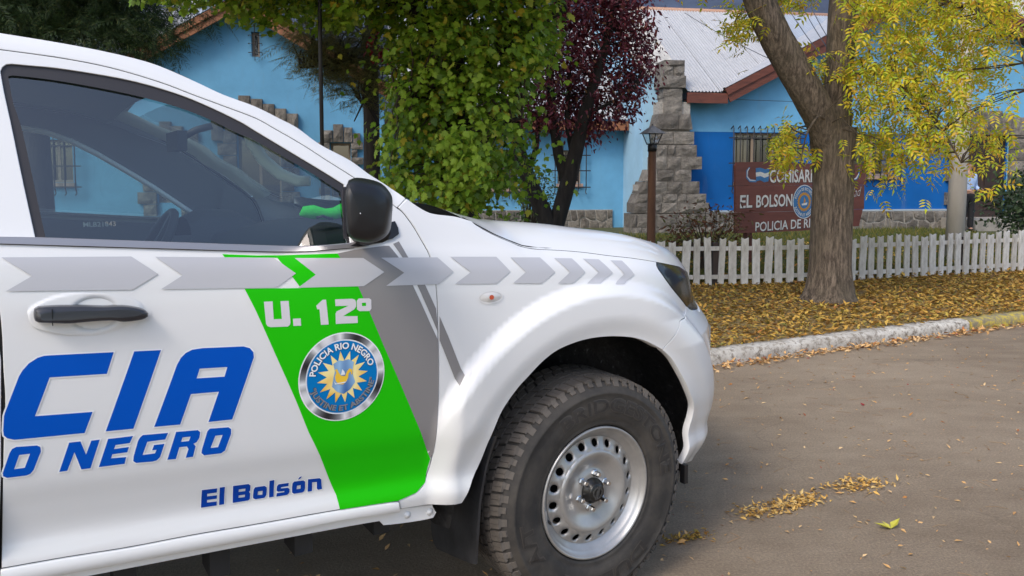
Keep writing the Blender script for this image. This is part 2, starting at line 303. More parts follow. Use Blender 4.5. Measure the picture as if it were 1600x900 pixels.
# outlines of the pickup in metres: (length, height) on its side skin
S = {
 'door':[(-1.6423,0.5905),(-1.6325,0.5899),(-1.6227,0.5893),(-1.6131,0.5887),(-1.6034,0.5881),(-1.5937,0.5875),(-1.584,0.5869),(-1.5742,0.5862),(-1.5644,0.5856),(-1.5545,0.585),(-1.5446,0.5843),(-1.5344,0.5835),(-1.5243,0.5828),(-1.5139,0.582),(-1.5035,0.5811),(-1.493,0.5802),(-1.4825,0.5792),(-1.4719,0.5782),(-1.4612,0.5773),(-1.4504,0.5763),(-1.4396,0.5753),(-1.4286,0.5744),(-1.4176,0.5734),(-1.4065,0.5726),(-1.3954,0.5718),(-1.3841,0.5711),(-1.3728,0.5704),(-1.3614,0.5698),(-1.35,0.5693),(-1.3384,0.5688),(-1.3268,0.5682),(-1.3151,0.5677),(-1.3033,0.5672),(-1.2914,0.5666),(-1.2795,0.566),(-1.2674,0.5654),(-1.2553,0.5647),(-1.2434,0.5639),(-1.2314,0.5631),(-1.2197,0.5623),(-1.208,0.5614),(-1.1961,0.5605),(-1.1842,0.5596),(-1.1717,0.5586),(-1.1593,0.5577),(-1.1458,0.5567),(-1.1324,0.5557),(-1.1176,0.5546),(-1.1028,0.5536),(-1.0917,0.5528),(-1.0805,0.5521),(-1.0693,0.5513),(-1.0569,0.5505),(-1.0446,0.5497),(-1.0322,0.5489),(-1.0192,0.5481),(-1.0062,0.5472),(-0.9932,0.5464),(-0.9801,0.5455),(-0.967,0.5447),(-0.9539,0.5438),(-0.9412,0.5429),(-0.9286,0.5421),(-0.916,0.5412),(-0.9044,0.5404),(-0.8927,0.5395),(-0.8811,0.5387),(-0.8707,0.5378),(-0.8602,0.537),(-0.8497,0.5362),(-0.835,0.5349),(-0.8204,0.5336),(-0.8064,0.5324),(-0.7925,0.5311),(-0.7789,0.5298),(-0.7653,0.5286),(-0.7517,0.5273),(-0.7381,0.526),(-0.7241,0.5248),(-0.7101,0.5235),(-0.7004,0.5252),(-0.6902,0.5269),(-0.6801,0.5285),(-0.6703,0.5303),(-0.6613,0.5322),(-0.6473,0.5364),(-0.6376,0.5405),(-0.63,0.5464),(-0.6224,0.5563),(-0.6153,0.5702),(-0.6094,0.5859),(-0.6053,0.6017),(-0.6031,0.6178),(-0.6018,0.635),(-0.6012,0.6443),(-0.6006,0.6538),(-0.6001,0.6635),(-0.5997,0.6736),(-0.5993,0.6843),(-0.5988,0.6958),(-0.5982,0.7082),(-0.5972,0.7209),(-0.5959,0.7334),(-0.5946,0.7468),(-0.5933,0.7618),(-0.5922,0.7794),(-0.5919,0.7899),(-0.5915,0.8005),(-0.5913,0.8138),(-0.5912,0.8272),(-0.5912,0.8378),(-0.5912,0.8484),(-0.5912,0.859),(-0.5913,0.8705),(-0.5913,0.882),(-0.5914,0.8935),(-0.5915,0.905),(-0.5916,0.9165),(-0.5917,0.928),(-0.5918,0.9386),(-0.5919,0.9492),(-0.5919,0.9598),(-0.592,0.9731),(-0.592,0.9864),(-0.592,0.9967),(-0.5919,1.0071),(-0.5917,1.0241),(-0.5915,1.0384),(-0.5913,1.0512),(-0.5911,1.0638),(-0.5911,1.0773),(-0.5913,1.092),(-0.5915,1.1071),(-0.5918,1.1219),(-0.5922,1.1358),(-0.5927,1.1482),(-0.5932,1.1585),(-0.5944,1.1712),(-0.5968,1.1811),(-0.5982,1.1908),(-0.5991,1.2024),(-0.6007,1.2147),(-0.6042,1.2277),(-0.6094,1.2417),(-0.6153,1.2558),(-0.6208,1.2688),(-0.626,1.281),(-0.6317,1.2929),(-0.6384,1.3052),(-0.6464,1.3187),(-0.6543,1.3308),(-0.6608,1.339),(-0.6685,1.345),(-0.6734,1.3484),(-0.6834,1.3578),(-0.6935,1.3671),(-0.7013,1.3733),(-0.7092,1.3796),(-0.7208,1.3881),(-0.7349,1.398),(-0.7426,1.4033),(-0.7504,1.4086),(-0.7583,1.4141),(-0.7662,1.4195),(-0.7739,1.4246),(-0.7815,1.4298),(-0.7951,1.439),(-0.807,1.4471),(-0.8181,1.4544),(-0.8285,1.4612),(-0.8386,1.4678),(-0.8486,1.4744),(-0.8588,1.4811),(-0.8689,1.488),(-0.8787,1.4949),(-0.8885,1.5017),(-0.8983,1.5085),(-0.9085,1.5153),(-0.9192,1.5223),(-0.9309,1.5296),(-0.9434,1.5372),(-0.9563,1.5449),(-0.9689,1.5523),(-0.9809,1.5593),(-0.9917,1.5656),(-1.0007,1.571),(-1.015,1.5799),(-1.0297,1.588),(-1.0391,1.5924),(-1.0504,1.5971),(-1.0631,1.6019),(-1.0767,1.6068),(-1.0907,1.6116),(-1.1045,1.6165),(-1.1179,1.6212),(-1.1308,1.6258),(-1.1435,1.6303),(-1.1563,1.6348),(-1.1689,1.6392),(-1.1815,1.6436),(-1.194,1.6481),(-1.206,1.6526),(-1.2174,1.657),(-1.2288,1.6615),(-1.2406,1.6659),(-1.2533,1.6704),(-1.2674,1.6749),(-1.2832,1.6796),(-1.3005,1.6846),(-1.3096,1.6871),(-1.3187,1.6896),(-1.328,1.692),(-1.3373,1.6944),(-1.3465,1.6966),(-1.3558,1.6988),(-1.3647,1.7008),(-1.3736,1.7028),(-1.3904,1.7061),(-1.4067,1.7089),(-1.4229,1.7115),(-1.4394,1.7137),(-1.4565,1.7158),(-1.4657,1.7169),(-1.4748,1.7179),(-1.485,1.7189),(-1.4952,1.7199),(-1.5065,1.7208),(-1.5177,1.7218),(-1.5293,1.7226),(-1.5408,1.7235),(-1.5521,1.7243),(-1.5634,1.725),(-1.5737,1.7257),(-1.5841,1.7264),(-1.6015,1.7275),(-1.6152,1.7283),(-1.6261,1.7289),(-1.643,1.7294),(-1.66,1.73),(-1.6593,1.7171),(-1.6587,1.7042),(-1.658,1.6913),(-1.6574,1.6783),(-1.6567,1.6653),(-1.656,1.6522),(-1.6554,1.6392),(-1.6547,1.6262),(-1.6541,1.6131),(-1.6534,1.6002),(-1.6527,1.5873),(-1.6521,1.5744),(-1.6514,1.5618),(-1.6507,1.5492),(-1.6501,1.5366),(-1.6494,1.5244),(-1.6487,1.5122),(-1.648,1.5),(-1.6473,1.4882),(-1.6466,1.4763),(-1.6459,1.4645),(-1.6452,1.4529),(-1.6445,1.4414),(-1.6437,1.4298),(-1.643,1.4185),(-1.6423,1.4072),(-1.6416,1.3959),(-1.6408,1.3849),(-1.6401,1.3739),(-1.6394,1.3629),(-1.6386,1.3523),(-1.6379,1.3416),(-1.6372,1.3309),(-1.6364,1.3206),(-1.6357,1.3103),(-1.635,1.3),(-1.6342,1.2899),(-1.6335,1.2799),(-1.6327,1.2698),(-1.6315,1.255),(-1.6302,1.2402),(-1.629,1.2258),(-1.6278,1.2115),(-1.6266,1.1979),(-1.6255,1.1843),(-1.6245,1.1715),(-1.6235,1.1587),(-1.6228,1.147),(-1.6221,1.1353),(-1.6217,1.1249),(-1.6213,1.1144),(-1.6211,1.105),(-1.621,1.0956),(-1.621,1.0786),(-1.6213,1.0629),(-1.6215,1.0481),(-1.6215,1.0338),(-1.6213,1.0204),(-1.6211,1.0084),(-1.6208,0.9974),(-1.6206,0.9867),(-1.6206,0.9761),(-1.6208,0.965),(-1.6212,0.9545),(-1.6219,0.9451),(-1.6227,0.9357),(-1.6236,0.9252),(-1.6246,0.9124),(-1.6257,0.8963),(-1.6263,0.8862),(-1.6269,0.876),(-1.6275,0.8643),(-1.6282,0.8525),(-1.6289,0.8396),(-1.6296,0.8267),(-1.6303,0.8132),(-1.631,0.7997),(-1.6318,0.7861),(-1.6325,0.7726),(-1.6332,0.7594),(-1.6339,0.7463),(-1.6346,0.7335),(-1.6353,0.7207),(-1.636,0.7077),(-1.6367,0.6948),(-1.6374,0.6818),(-1.6381,0.6688),(-1.6388,0.6557),(-1.6395,0.6427),(-1.6402,0.6296),(-1.6409,0.6165),(-1.6416,0.6035)],
 'window_opening':[(-1.6009,1.6742),(-1.5969,1.6844),(-1.5898,1.6909),(-1.5809,1.6927),(-1.5678,1.6925),(-1.5534,1.692),(-1.5439,1.6918),(-1.5333,1.6917),(-1.5214,1.6916),(-1.5081,1.6912),(-1.4932,1.6905),(-1.4764,1.6892),(-1.4666,1.6883),(-1.4568,1.6874),(-1.4456,1.6863),(-1.4344,1.6851),(-1.4224,1.6838),(-1.4104,1.6825),(-1.3981,1.681),(-1.3859,1.6795),(-1.374,1.6779),(-1.3622,1.6763),(-1.3513,1.6745),(-1.3405,1.6727),(-1.3305,1.6708),(-1.3205,1.6689),(-1.3108,1.6667),(-1.3012,1.6646),(-1.2919,1.6623),(-1.2827,1.66),(-1.2738,1.6576),(-1.265,1.6552),(-1.2483,1.6504),(-1.2326,1.6456),(-1.2183,1.6409),(-1.2054,1.6363),(-1.1935,1.6316),(-1.182,1.6268),(-1.1704,1.6217),(-1.1583,1.6164),(-1.1453,1.6105),(-1.1317,1.6041),(-1.1181,1.5975),(-1.1049,1.591),(-1.0928,1.5848),(-1.0823,1.5793),(-1.0742,1.5748),(-1.0633,1.5679),(-1.0523,1.5604),(-1.0441,1.555),(-1.0334,1.5483),(-1.021,1.5405),(-1.0076,1.532),(-0.9935,1.5231),(-0.9794,1.5142),(-0.9658,1.5055),(-0.9522,1.497),(-0.9383,1.4882),(-0.9243,1.4794),(-0.9106,1.4708),(-0.8974,1.4624),(-0.885,1.4545),(-0.8737,1.4472),(-0.8631,1.4403),(-0.8531,1.4337),(-0.8434,1.4273),(-0.8337,1.4209),(-0.8237,1.4143),(-0.8243,1.4053),(-0.8249,1.3962),(-0.8255,1.3872),(-0.8261,1.3781),(-0.8272,1.3603),(-0.8284,1.3429),(-0.8295,1.3258),(-0.8305,1.3088),(-0.8312,1.2919),(-0.8318,1.275),(-0.8324,1.2581),(-0.8432,1.2578),(-0.8539,1.2574),(-0.8646,1.257),(-0.8754,1.2566),(-0.8862,1.2561),(-0.8969,1.2557),(-0.9076,1.2553),(-0.9184,1.255),(-0.929,1.2547),(-0.9396,1.2545),(-0.9502,1.2545),(-0.9607,1.2545),(-0.9701,1.2546),(-0.9795,1.2547),(-0.9958,1.2551),(-1.0119,1.2558),(-1.0211,1.2563),(-1.0302,1.2569),(-1.0417,1.2576),(-1.0532,1.2584),(-1.0632,1.2591),(-1.0731,1.2598),(-1.0831,1.2604),(-1.0963,1.2614),(-1.1096,1.2624),(-1.1228,1.2633),(-1.1349,1.2642),(-1.1469,1.2651),(-1.1589,1.266),(-1.171,1.2669),(-1.1841,1.268),(-1.1973,1.269),(-1.2105,1.27),(-1.2237,1.271),(-1.2371,1.2721),(-1.2505,1.2732),(-1.2638,1.2742),(-1.2772,1.2753),(-1.2898,1.2763),(-1.3025,1.2774),(-1.3151,1.2784),(-1.3277,1.2794),(-1.3386,1.2803),(-1.3495,1.2813),(-1.3604,1.2822),(-1.3713,1.2831),(-1.3834,1.2842),(-1.3954,1.2853),(-1.4074,1.2863),(-1.4179,1.2873),(-1.4285,1.2884),(-1.439,1.2894),(-1.4532,1.2908),(-1.4675,1.2923),(-1.481,1.2937),(-1.4945,1.2951),(-1.508,1.2965),(-1.5215,1.2979),(-1.5357,1.2993),(-1.55,1.3008),(-1.5515,1.3114),(-1.553,1.322),(-1.5546,1.3326),(-1.5561,1.3433),(-1.5577,1.354),(-1.5592,1.3646),(-1.5608,1.3752),(-1.5623,1.3858),(-1.5638,1.3963),(-1.5653,1.4068),(-1.5668,1.417),(-1.5682,1.4273),(-1.5696,1.4376),(-1.571,1.4478),(-1.5724,1.4581),(-1.5738,1.4684),(-1.5751,1.4786),(-1.5765,1.4888),(-1.5778,1.4987),(-1.5791,1.5085),(-1.5803,1.5179),(-1.5816,1.5273),(-1.5839,1.5446),(-1.5861,1.5605),(-1.5883,1.5753),(-1.5903,1.5891),(-1.5922,1.6019),(-1.5939,1.6139),(-1.5954,1.625),(-1.5967,1.635),(-1.5985,1.6516),(-1.6001,1.6664)],
 'glass':[(-1.5903,1.666),(-1.5803,1.6697),(-1.5712,1.6694),(-1.5621,1.6692),(-1.5485,1.6685),(-1.5328,1.6675),(-1.5154,1.6662),(-1.5062,1.6653),(-1.497,1.6645),(-1.4874,1.6634),(-1.4779,1.6624),(-1.4677,1.6611),(-1.4574,1.6598),(-1.4461,1.6582),(-1.4349,1.6567),(-1.423,1.6549),(-1.4112,1.6532),(-1.3993,1.6513),(-1.3874,1.6495),(-1.3758,1.6475),(-1.3643,1.6456),(-1.3536,1.6436),(-1.3429,1.6417),(-1.333,1.6397),(-1.3231,1.6376),(-1.3135,1.6355),(-1.3039,1.6334),(-1.2947,1.6312),(-1.2854,1.629),(-1.2766,1.6268),(-1.2679,1.6245),(-1.2512,1.62),(-1.2355,1.6155),(-1.2213,1.611),(-1.2085,1.6066),(-1.1966,1.6022),(-1.1851,1.5976),(-1.1736,1.5928),(-1.1616,1.5876),(-1.1486,1.5817),(-1.1351,1.5751),(-1.1216,1.5682),(-1.1085,1.5615),(-1.0965,1.5553),(-1.086,1.5502),(-1.0717,1.5439),(-1.0616,1.5399),(-1.047,1.5327),(-1.0363,1.5267),(-1.0239,1.5196),(-1.0104,1.5117),(-0.9963,1.5033),(-0.9822,1.4948),(-0.9686,1.4865),(-0.955,1.4781),(-0.941,1.4693),(-0.9269,1.4604),(-0.9131,1.4516),(-0.9001,1.4432),(-0.888,1.4354),(-0.8773,1.4282),(-0.8676,1.4216),(-0.8586,1.4153),(-0.8499,1.4092),(-0.8412,1.4031),(-0.8322,1.3969),(-0.8334,1.3802),(-0.8345,1.3635),(-0.8351,1.3541),(-0.8356,1.3432),(-0.8361,1.3307),(-0.8366,1.3168),(-0.837,1.302),(-0.8374,1.2868),(-0.8378,1.2715),(-0.8383,1.2568),(-0.8485,1.2564),(-0.8587,1.256),(-0.869,1.2555),(-0.8792,1.2551),(-0.8894,1.2546),(-0.8997,1.2542),(-0.9099,1.2538),(-0.9201,1.2534),(-0.9303,1.2532),(-0.9406,1.2529),(-0.9508,1.2529),(-0.961,1.2529),(-0.9702,1.253),(-0.9795,1.2531),(-0.9957,1.2535),(-1.0118,1.2542),(-1.0211,1.2548),(-1.0303,1.2553),(-1.0418,1.2561),(-1.0534,1.2568),(-1.0634,1.2575),(-1.0734,1.2582),(-1.0834,1.2589),(-1.0967,1.2599),(-1.1099,1.2608),(-1.1232,1.2618),(-1.1354,1.2627),(-1.1475,1.2636),(-1.1596,1.2646),(-1.1717,1.2655),(-1.185,1.2665),(-1.1983,1.2675),(-1.2116,1.2686),(-1.2249,1.2696),(-1.2383,1.2707),(-1.2517,1.2717),(-1.2651,1.2728),(-1.2785,1.2739),(-1.2911,1.2749),(-1.3036,1.276),(-1.3162,1.277),(-1.3287,1.278),(-1.3394,1.2789),(-1.3501,1.2798),(-1.3608,1.2808),(-1.3714,1.2817),(-1.3829,1.2827),(-1.3944,1.2838),(-1.4059,1.2849),(-1.4205,1.2863),(-1.4351,1.2878),(-1.4479,1.2892),(-1.4608,1.2906),(-1.4728,1.2919),(-1.4848,1.2933),(-1.4968,1.2946),(-1.5088,1.296),(-1.5217,1.2974),(-1.5346,1.2988),(-1.5363,1.3116),(-1.5381,1.3244),(-1.5399,1.3375),(-1.5417,1.3507),(-1.5435,1.3639),(-1.5453,1.377),(-1.5471,1.3898),(-1.5489,1.4026),(-1.5505,1.4147),(-1.5522,1.4267),(-1.5537,1.4377),(-1.5553,1.4486),(-1.5566,1.4584),(-1.558,1.4682),(-1.5592,1.4772),(-1.5605,1.4862),(-1.5628,1.5026),(-1.565,1.5178),(-1.5671,1.5319),(-1.5694,1.5451),(-1.5717,1.557),(-1.5741,1.5673),(-1.5765,1.5764),(-1.5788,1.5851),(-1.581,1.594),(-1.5829,1.6035),(-1.5844,1.6137),(-1.5858,1.624),(-1.5869,1.6345),(-1.588,1.645),(-1.5891,1.6555)],
 'belt_molding':[(-1.6384,1.3079),(-1.6122,1.3066),(-1.5861,1.3052),(-1.5699,1.3042),(-1.5499,1.3028),(-1.5265,1.301),(-1.5009,1.299),(-1.4728,1.2966),(-1.4574,1.2953),(-1.442,1.294),(-1.425,1.2926),(-1.4081,1.2912),(-1.3895,1.2896),(-1.3708,1.2881),(-1.349,1.2863),(-1.3272,1.2844),(-1.3103,1.283),(-1.2935,1.2816),(-1.2767,1.2802),(-1.2588,1.2787),(-1.241,1.2773),(-1.2231,1.2758),(-1.2055,1.2743),(-1.1879,1.2729),(-1.1703,1.2714),(-1.1463,1.2694),(-1.1222,1.2675),(-1.1023,1.2659),(-1.0825,1.2643),(-1.0674,1.2631),(-1.0524,1.2619),(-1.0292,1.26),(-1.0106,1.2586),(-0.9944,1.2575),(-0.9784,1.2567),(-0.9604,1.256),(-0.9399,1.2556),(-0.9187,1.2556),(-0.8977,1.2557),(-0.8778,1.2561),(-0.8601,1.2566),(-0.8347,1.2577),(-0.8174,1.2603),(-0.8076,1.2621),(-0.7825,1.2491),(-0.7975,1.2484),(-0.8202,1.2476),(-0.85,1.2467),(-0.8681,1.2462),(-0.8866,1.2458),(-0.9041,1.2454),(-0.9194,1.2451),(-0.9423,1.2448),(-0.9614,1.2447),(-0.9844,1.2453),(-1.0082,1.2462),(-1.036,1.2477),(-1.0566,1.2491),(-1.0845,1.2512),(-1.1033,1.2527),(-1.1221,1.2541),(-1.1451,1.256),(-1.1681,1.2578),(-1.1852,1.2592),(-1.2022,1.2606),(-1.2193,1.262),(-1.237,1.2635),(-1.2548,1.265),(-1.2725,1.2664),(-1.2898,1.2678),(-1.3072,1.2693),(-1.3245,1.2707),(-1.3483,1.2726),(-1.3721,1.2746),(-1.395,1.2764),(-1.4179,1.2783),(-1.4414,1.2802),(-1.4649,1.2821),(-1.4879,1.284),(-1.5108,1.2858),(-1.5319,1.2875),(-1.5529,1.2892),(-1.5709,1.2907),(-1.589,1.2922),(-1.6163,1.2944),(-1.6329,1.2958),(-1.6387,1.2968)],
 'belt_strip':[(-1.6386,1.3),(-1.6125,1.2986),(-1.5864,1.2972),(-1.5702,1.2962),(-1.5503,1.2947),(-1.527,1.293),(-1.5014,1.291),(-1.4734,1.2887),(-1.458,1.2874),(-1.4426,1.2862),(-1.4256,1.2848),(-1.4087,1.2834),(-1.3901,1.2818),(-1.3716,1.2803),(-1.3498,1.2784),(-1.328,1.2766),(-1.3112,1.2751),(-1.2944,1.2737),(-1.2776,1.2722),(-1.2598,1.2707),(-1.242,1.2692),(-1.2242,1.2676),(-1.2066,1.2661),(-1.1891,1.2646),(-1.1715,1.2631),(-1.1475,1.2611),(-1.1235,1.2591),(-1.1037,1.2574),(-1.0838,1.2558),(-1.0541,1.2535),(-1.0313,1.2516),(-1.0132,1.2503),(-0.9973,1.2493),(-0.981,1.2486),(-0.9619,1.2481),(-0.9404,1.2479),(-0.9183,1.2481),(-0.896,1.2487),(-0.8735,1.2493),(-0.851,1.25),(-0.8287,1.2505),(-0.8242,1.2461),(-0.8405,1.2456),(-0.8572,1.2451),(-0.8739,1.2446),(-0.8901,1.2442),(-0.9056,1.2438),(-0.9319,1.2433),(-0.9519,1.2431),(-0.9721,1.2433),(-0.9971,1.2441),(-1.0208,1.2452),(-1.0362,1.2462),(-1.0568,1.2476),(-1.0848,1.2497),(-1.1035,1.2511),(-1.1223,1.2526),(-1.1453,1.2545),(-1.1683,1.2563),(-1.1854,1.2577),(-1.2024,1.2591),(-1.2195,1.2606),(-1.2372,1.262),(-1.2549,1.2635),(-1.2727,1.265),(-1.29,1.2664),(-1.3073,1.2678),(-1.3246,1.2693),(-1.3484,1.2712),(-1.3722,1.2732),(-1.3951,1.275),(-1.418,1.2769),(-1.4415,1.2788),(-1.465,1.2807),(-1.4879,1.2826),(-1.5109,1.2845),(-1.5319,1.2862),(-1.553,1.2879),(-1.571,1.2894),(-1.589,1.2909),(-1.6164,1.2931),(-1.6329,1.2945),(-1.6388,1.2955)],
 'fender':[(-0.6734,1.3484),(-0.6645,1.3551),(-0.6556,1.3617),(-0.6467,1.3684),(-0.6377,1.375),(-0.6295,1.3687),(-0.6213,1.3624),(-0.6127,1.3563),(-0.6037,1.3502),(-0.5945,1.3443),(-0.585,1.3392),(-0.5767,1.3354),(-0.5683,1.3323),(-0.5554,1.3293),(-0.5461,1.3278),(-0.535,1.3264),(-0.5228,1.325),(-0.5102,1.3235),(-0.498,1.3219),(-0.4869,1.32),(-0.4769,1.3178),(-0.4675,1.3154),(-0.4584,1.3128),(-0.4495,1.3102),(-0.4406,1.3075),(-0.4315,1.305),(-0.4251,1.297),(-0.4177,1.2913),(-0.4042,1.2829),(-0.3957,1.278),(-0.3866,1.2728),(-0.377,1.2677),(-0.3673,1.2628),(-0.3569,1.258),(-0.3455,1.253),(-0.3336,1.2479),(-0.322,1.2431),(-0.3112,1.2387),(-0.302,1.2349),(-0.2891,1.2293),(-0.2797,1.2253),(-0.2682,1.2216),(-0.2537,1.2179),(-0.2371,1.2144),(-0.227,1.2127),(-0.2154,1.2111),(-0.2017,1.2095),(-0.186,1.208),(-0.1691,1.2065),(-0.1516,1.205),(-0.1341,1.2034),(-0.1173,1.2018),(-0.1012,1.2001),(-0.0851,1.1984),(-0.0691,1.1966),(-0.0531,1.1947),(-0.037,1.1927),(-0.0208,1.1906),(-0.0044,1.1883),(0.012,1.1857),(0.0284,1.1831),(0.045,1.1804),(0.0617,1.1777),(0.0785,1.1751),(0.0952,1.1728),(0.1117,1.1706),(0.1284,1.1684),(0.1455,1.1662),(0.1545,1.1649),(0.1634,1.1637),(0.1729,1.1623),(0.1825,1.1609),(0.1927,1.1592),(0.2029,1.1576),(0.2138,1.1558),(0.2246,1.1539),(0.2358,1.152),(0.2471,1.1501),(0.2585,1.1481),(0.27,1.1461),(0.2814,1.1441),(0.2928,1.1421),(0.3041,1.1402),(0.3153,1.1383),(0.3061,1.1323),(0.2969,1.1262),(0.2973,1.1149),(0.3031,1.106),(0.3116,1.0952),(0.3226,1.0831),(0.329,1.0767),(0.3355,1.0702),(0.3427,1.0636),(0.3499,1.057),(0.3576,1.0505),(0.3653,1.0439),(0.3739,1.0374),(0.3826,1.0309),(0.3923,1.0241),(0.402,1.0174),(0.4125,1.0105),(0.423,1.0036),(0.4338,0.9966),(0.4447,0.9896),(0.4556,0.9826),(0.4664,0.9756),(0.4769,0.9687),(0.4874,0.9617),(0.4795,0.9536),(0.4716,0.9454),(0.4552,0.9399),(0.4406,0.939),(0.4311,0.9392),(0.4216,0.9394),(0.4111,0.9399),(0.4006,0.9404),(0.3901,0.9409),(0.3796,0.9414),(0.3703,0.9417),(0.361,0.9419),(0.347,0.9411),(0.3333,0.9366),(0.327,0.9254),(0.3177,0.9155),(0.3051,0.903),(0.2984,0.8964),(0.2918,0.8897),(0.2793,0.8775),(0.2672,0.8659),(0.2552,0.8544),(0.2492,0.8486),(0.2378,0.8545),(0.2265,0.8605),(0.2152,0.8666),(0.2038,0.8725),(0.1923,0.878),(0.1807,0.8832),(0.1693,0.8878),(0.1581,0.8921),(0.1469,0.8961),(0.1352,0.8998),(0.1227,0.9033),(0.109,0.9066),(0.0937,0.9097),(0.0772,0.9127),(0.0598,0.9154),(0.042,0.9178),(0.0242,0.9198),(0.007,0.9213),(-0.01,0.9224),(-0.027,0.9232),(-0.044,0.9235),(-0.0608,0.9234),(-0.0775,0.9228),(-0.0939,0.9217),(-0.1104,0.9201),(-0.1271,0.9178),(-0.1437,0.9151),(-0.1596,0.912),(-0.1746,0.9086),(-0.1882,0.9049),(-0.2003,0.901),(-0.2109,0.8968),(-0.2206,0.8924),(-0.2297,0.8875),(-0.2388,0.8822),(-0.2482,0.8764),(-0.2581,0.8698),(-0.2681,0.8624),(-0.278,0.8545),(-0.2876,0.8466),(-0.2967,0.839),(-0.3051,0.8322),(-0.3124,0.8265),(-0.3246,0.8171),(-0.3363,0.8069),(-0.3431,0.8001),(-0.3509,0.792),(-0.3594,0.7828),(-0.3681,0.7729),(-0.3768,0.7625),(-0.3851,0.7517),(-0.3924,0.7406),(-0.3987,0.7294),(-0.4044,0.7178),(-0.4096,0.7057),(-0.4145,0.6934),(-0.4193,0.6807),(-0.4241,0.6677),(-0.429,0.654),(-0.4336,0.6393),(-0.4381,0.6243),(-0.4426,0.6096),(-0.4472,0.5957),(-0.4522,0.5834),(-0.4575,0.5728),(-0.4631,0.5635),(-0.4688,0.5552),(-0.4745,0.5472),(-0.4802,0.5393),(-0.4857,0.531),(-0.491,0.5223),(-0.4962,0.5136),(-0.5013,0.5049),(-0.5064,0.4962),(-0.5115,0.4875),(-0.5166,0.4788),(-0.5294,0.4799),(-0.5418,0.481),(-0.5543,0.4821),(-0.5671,0.4832),(-0.5806,0.4844),(-0.5952,0.4857),(-0.6111,0.4871),(-0.6282,0.4885),(-0.6459,0.49),(-0.6549,0.4908),(-0.664,0.4916),(-0.673,0.4923),(-0.6821,0.4931),(-0.6998,0.4946),(-0.703,0.5086),(-0.7062,0.5226),(-0.7101,0.5235),(-0.7004,0.5252),(-0.6902,0.5269),(-0.6801,0.5285),(-0.6703,0.5303),(-0.6613,0.5322),(-0.6473,0.5364),(-0.6376,0.5405),(-0.63,0.5464),(-0.6224,0.5563),(-0.6153,0.5702),(-0.6094,0.5859),(-0.6053,0.6017),(-0.6031,0.6178),(-0.6018,0.635),(-0.6012,0.6443),(-0.6006,0.6538),(-0.6001,0.6635),(-0.5997,0.6736),(-0.5993,0.6843),(-0.5988,0.6958),(-0.5982,0.7082),(-0.5972,0.7209),(-0.5959,0.7334),(-0.5946,0.7468),(-0.5933,0.7618),(-0.5922,0.7794),(-0.5919,0.7899),(-0.5915,0.8005),(-0.5913,0.8138),(-0.5912,0.8272),(-0.5912,0.8378),(-0.5912,0.8484),(-0.5912,0.859),(-0.5913,0.8705),(-0.5913,0.882),(-0.5914,0.8935),(-0.5915,0.905),(-0.5916,0.9165),(-0.5917,0.928),(-0.5918,0.9386),(-0.5919,0.9492),(-0.5919,0.9598),(-0.592,0.9731),(-0.592,0.9864),(-0.592,0.9967),(-0.5919,1.0071),(-0.5917,1.0241),(-0.5915,1.0384),(-0.5913,1.0512),(-0.5911,1.0638),(-0.5911,1.0773),(-0.5913,1.092),(-0.5915,1.1071),(-0.5918,1.1219),(-0.5922,1.1358),(-0.5927,1.1482),(-0.5932,1.1585),(-0.5944,1.1712),(-0.5968,1.1811),(-0.5982,1.1908),(-0.5991,1.2024),(-0.6007,1.2147),(-0.6042,1.2277),(-0.6094,1.2417),(-0.6153,1.2558),(-0.6208,1.2688),(-0.626,1.281),(-0.6317,1.2929),(-0.6384,1.3052),(-0.6464,1.3187),(-0.6543,1.3308),(-0.6608,1.339),(-0.6685,1.345)],
 'hood_line':[(-0.4869,1.32),(-0.4566,1.3124),(-0.4315,1.305),(-0.4116,1.2874),(-0.3866,1.2728),(-0.3569,1.258),(-0.3336,1.2479),(-0.3112,1.2387),(-0.2891,1.2293),(-0.261,1.2197),(-0.2371,1.2144),(-0.2017,1.2095),(-0.1691,1.2065),(-0.1341,1.2034),(-0.1012,1.2001),(-0.0691,1.1966),(-0.037,1.1927),(-0.0044,1.1883),(0.0284,1.1831),(0.0617,1.1777),(0.0953,1.1728),(0.1287,1.1684),(0.1637,1.1637),(0.2014,1.1578),(0.2393,1.1514),(0.2615,1.1475),(0.2837,1.1436),(0.3107,1.1387),(0.3422,1.133),(0.3776,1.1265),(0.4155,1.1195),(0.4548,1.1123),(0.494,1.105),(0.532,1.098)],
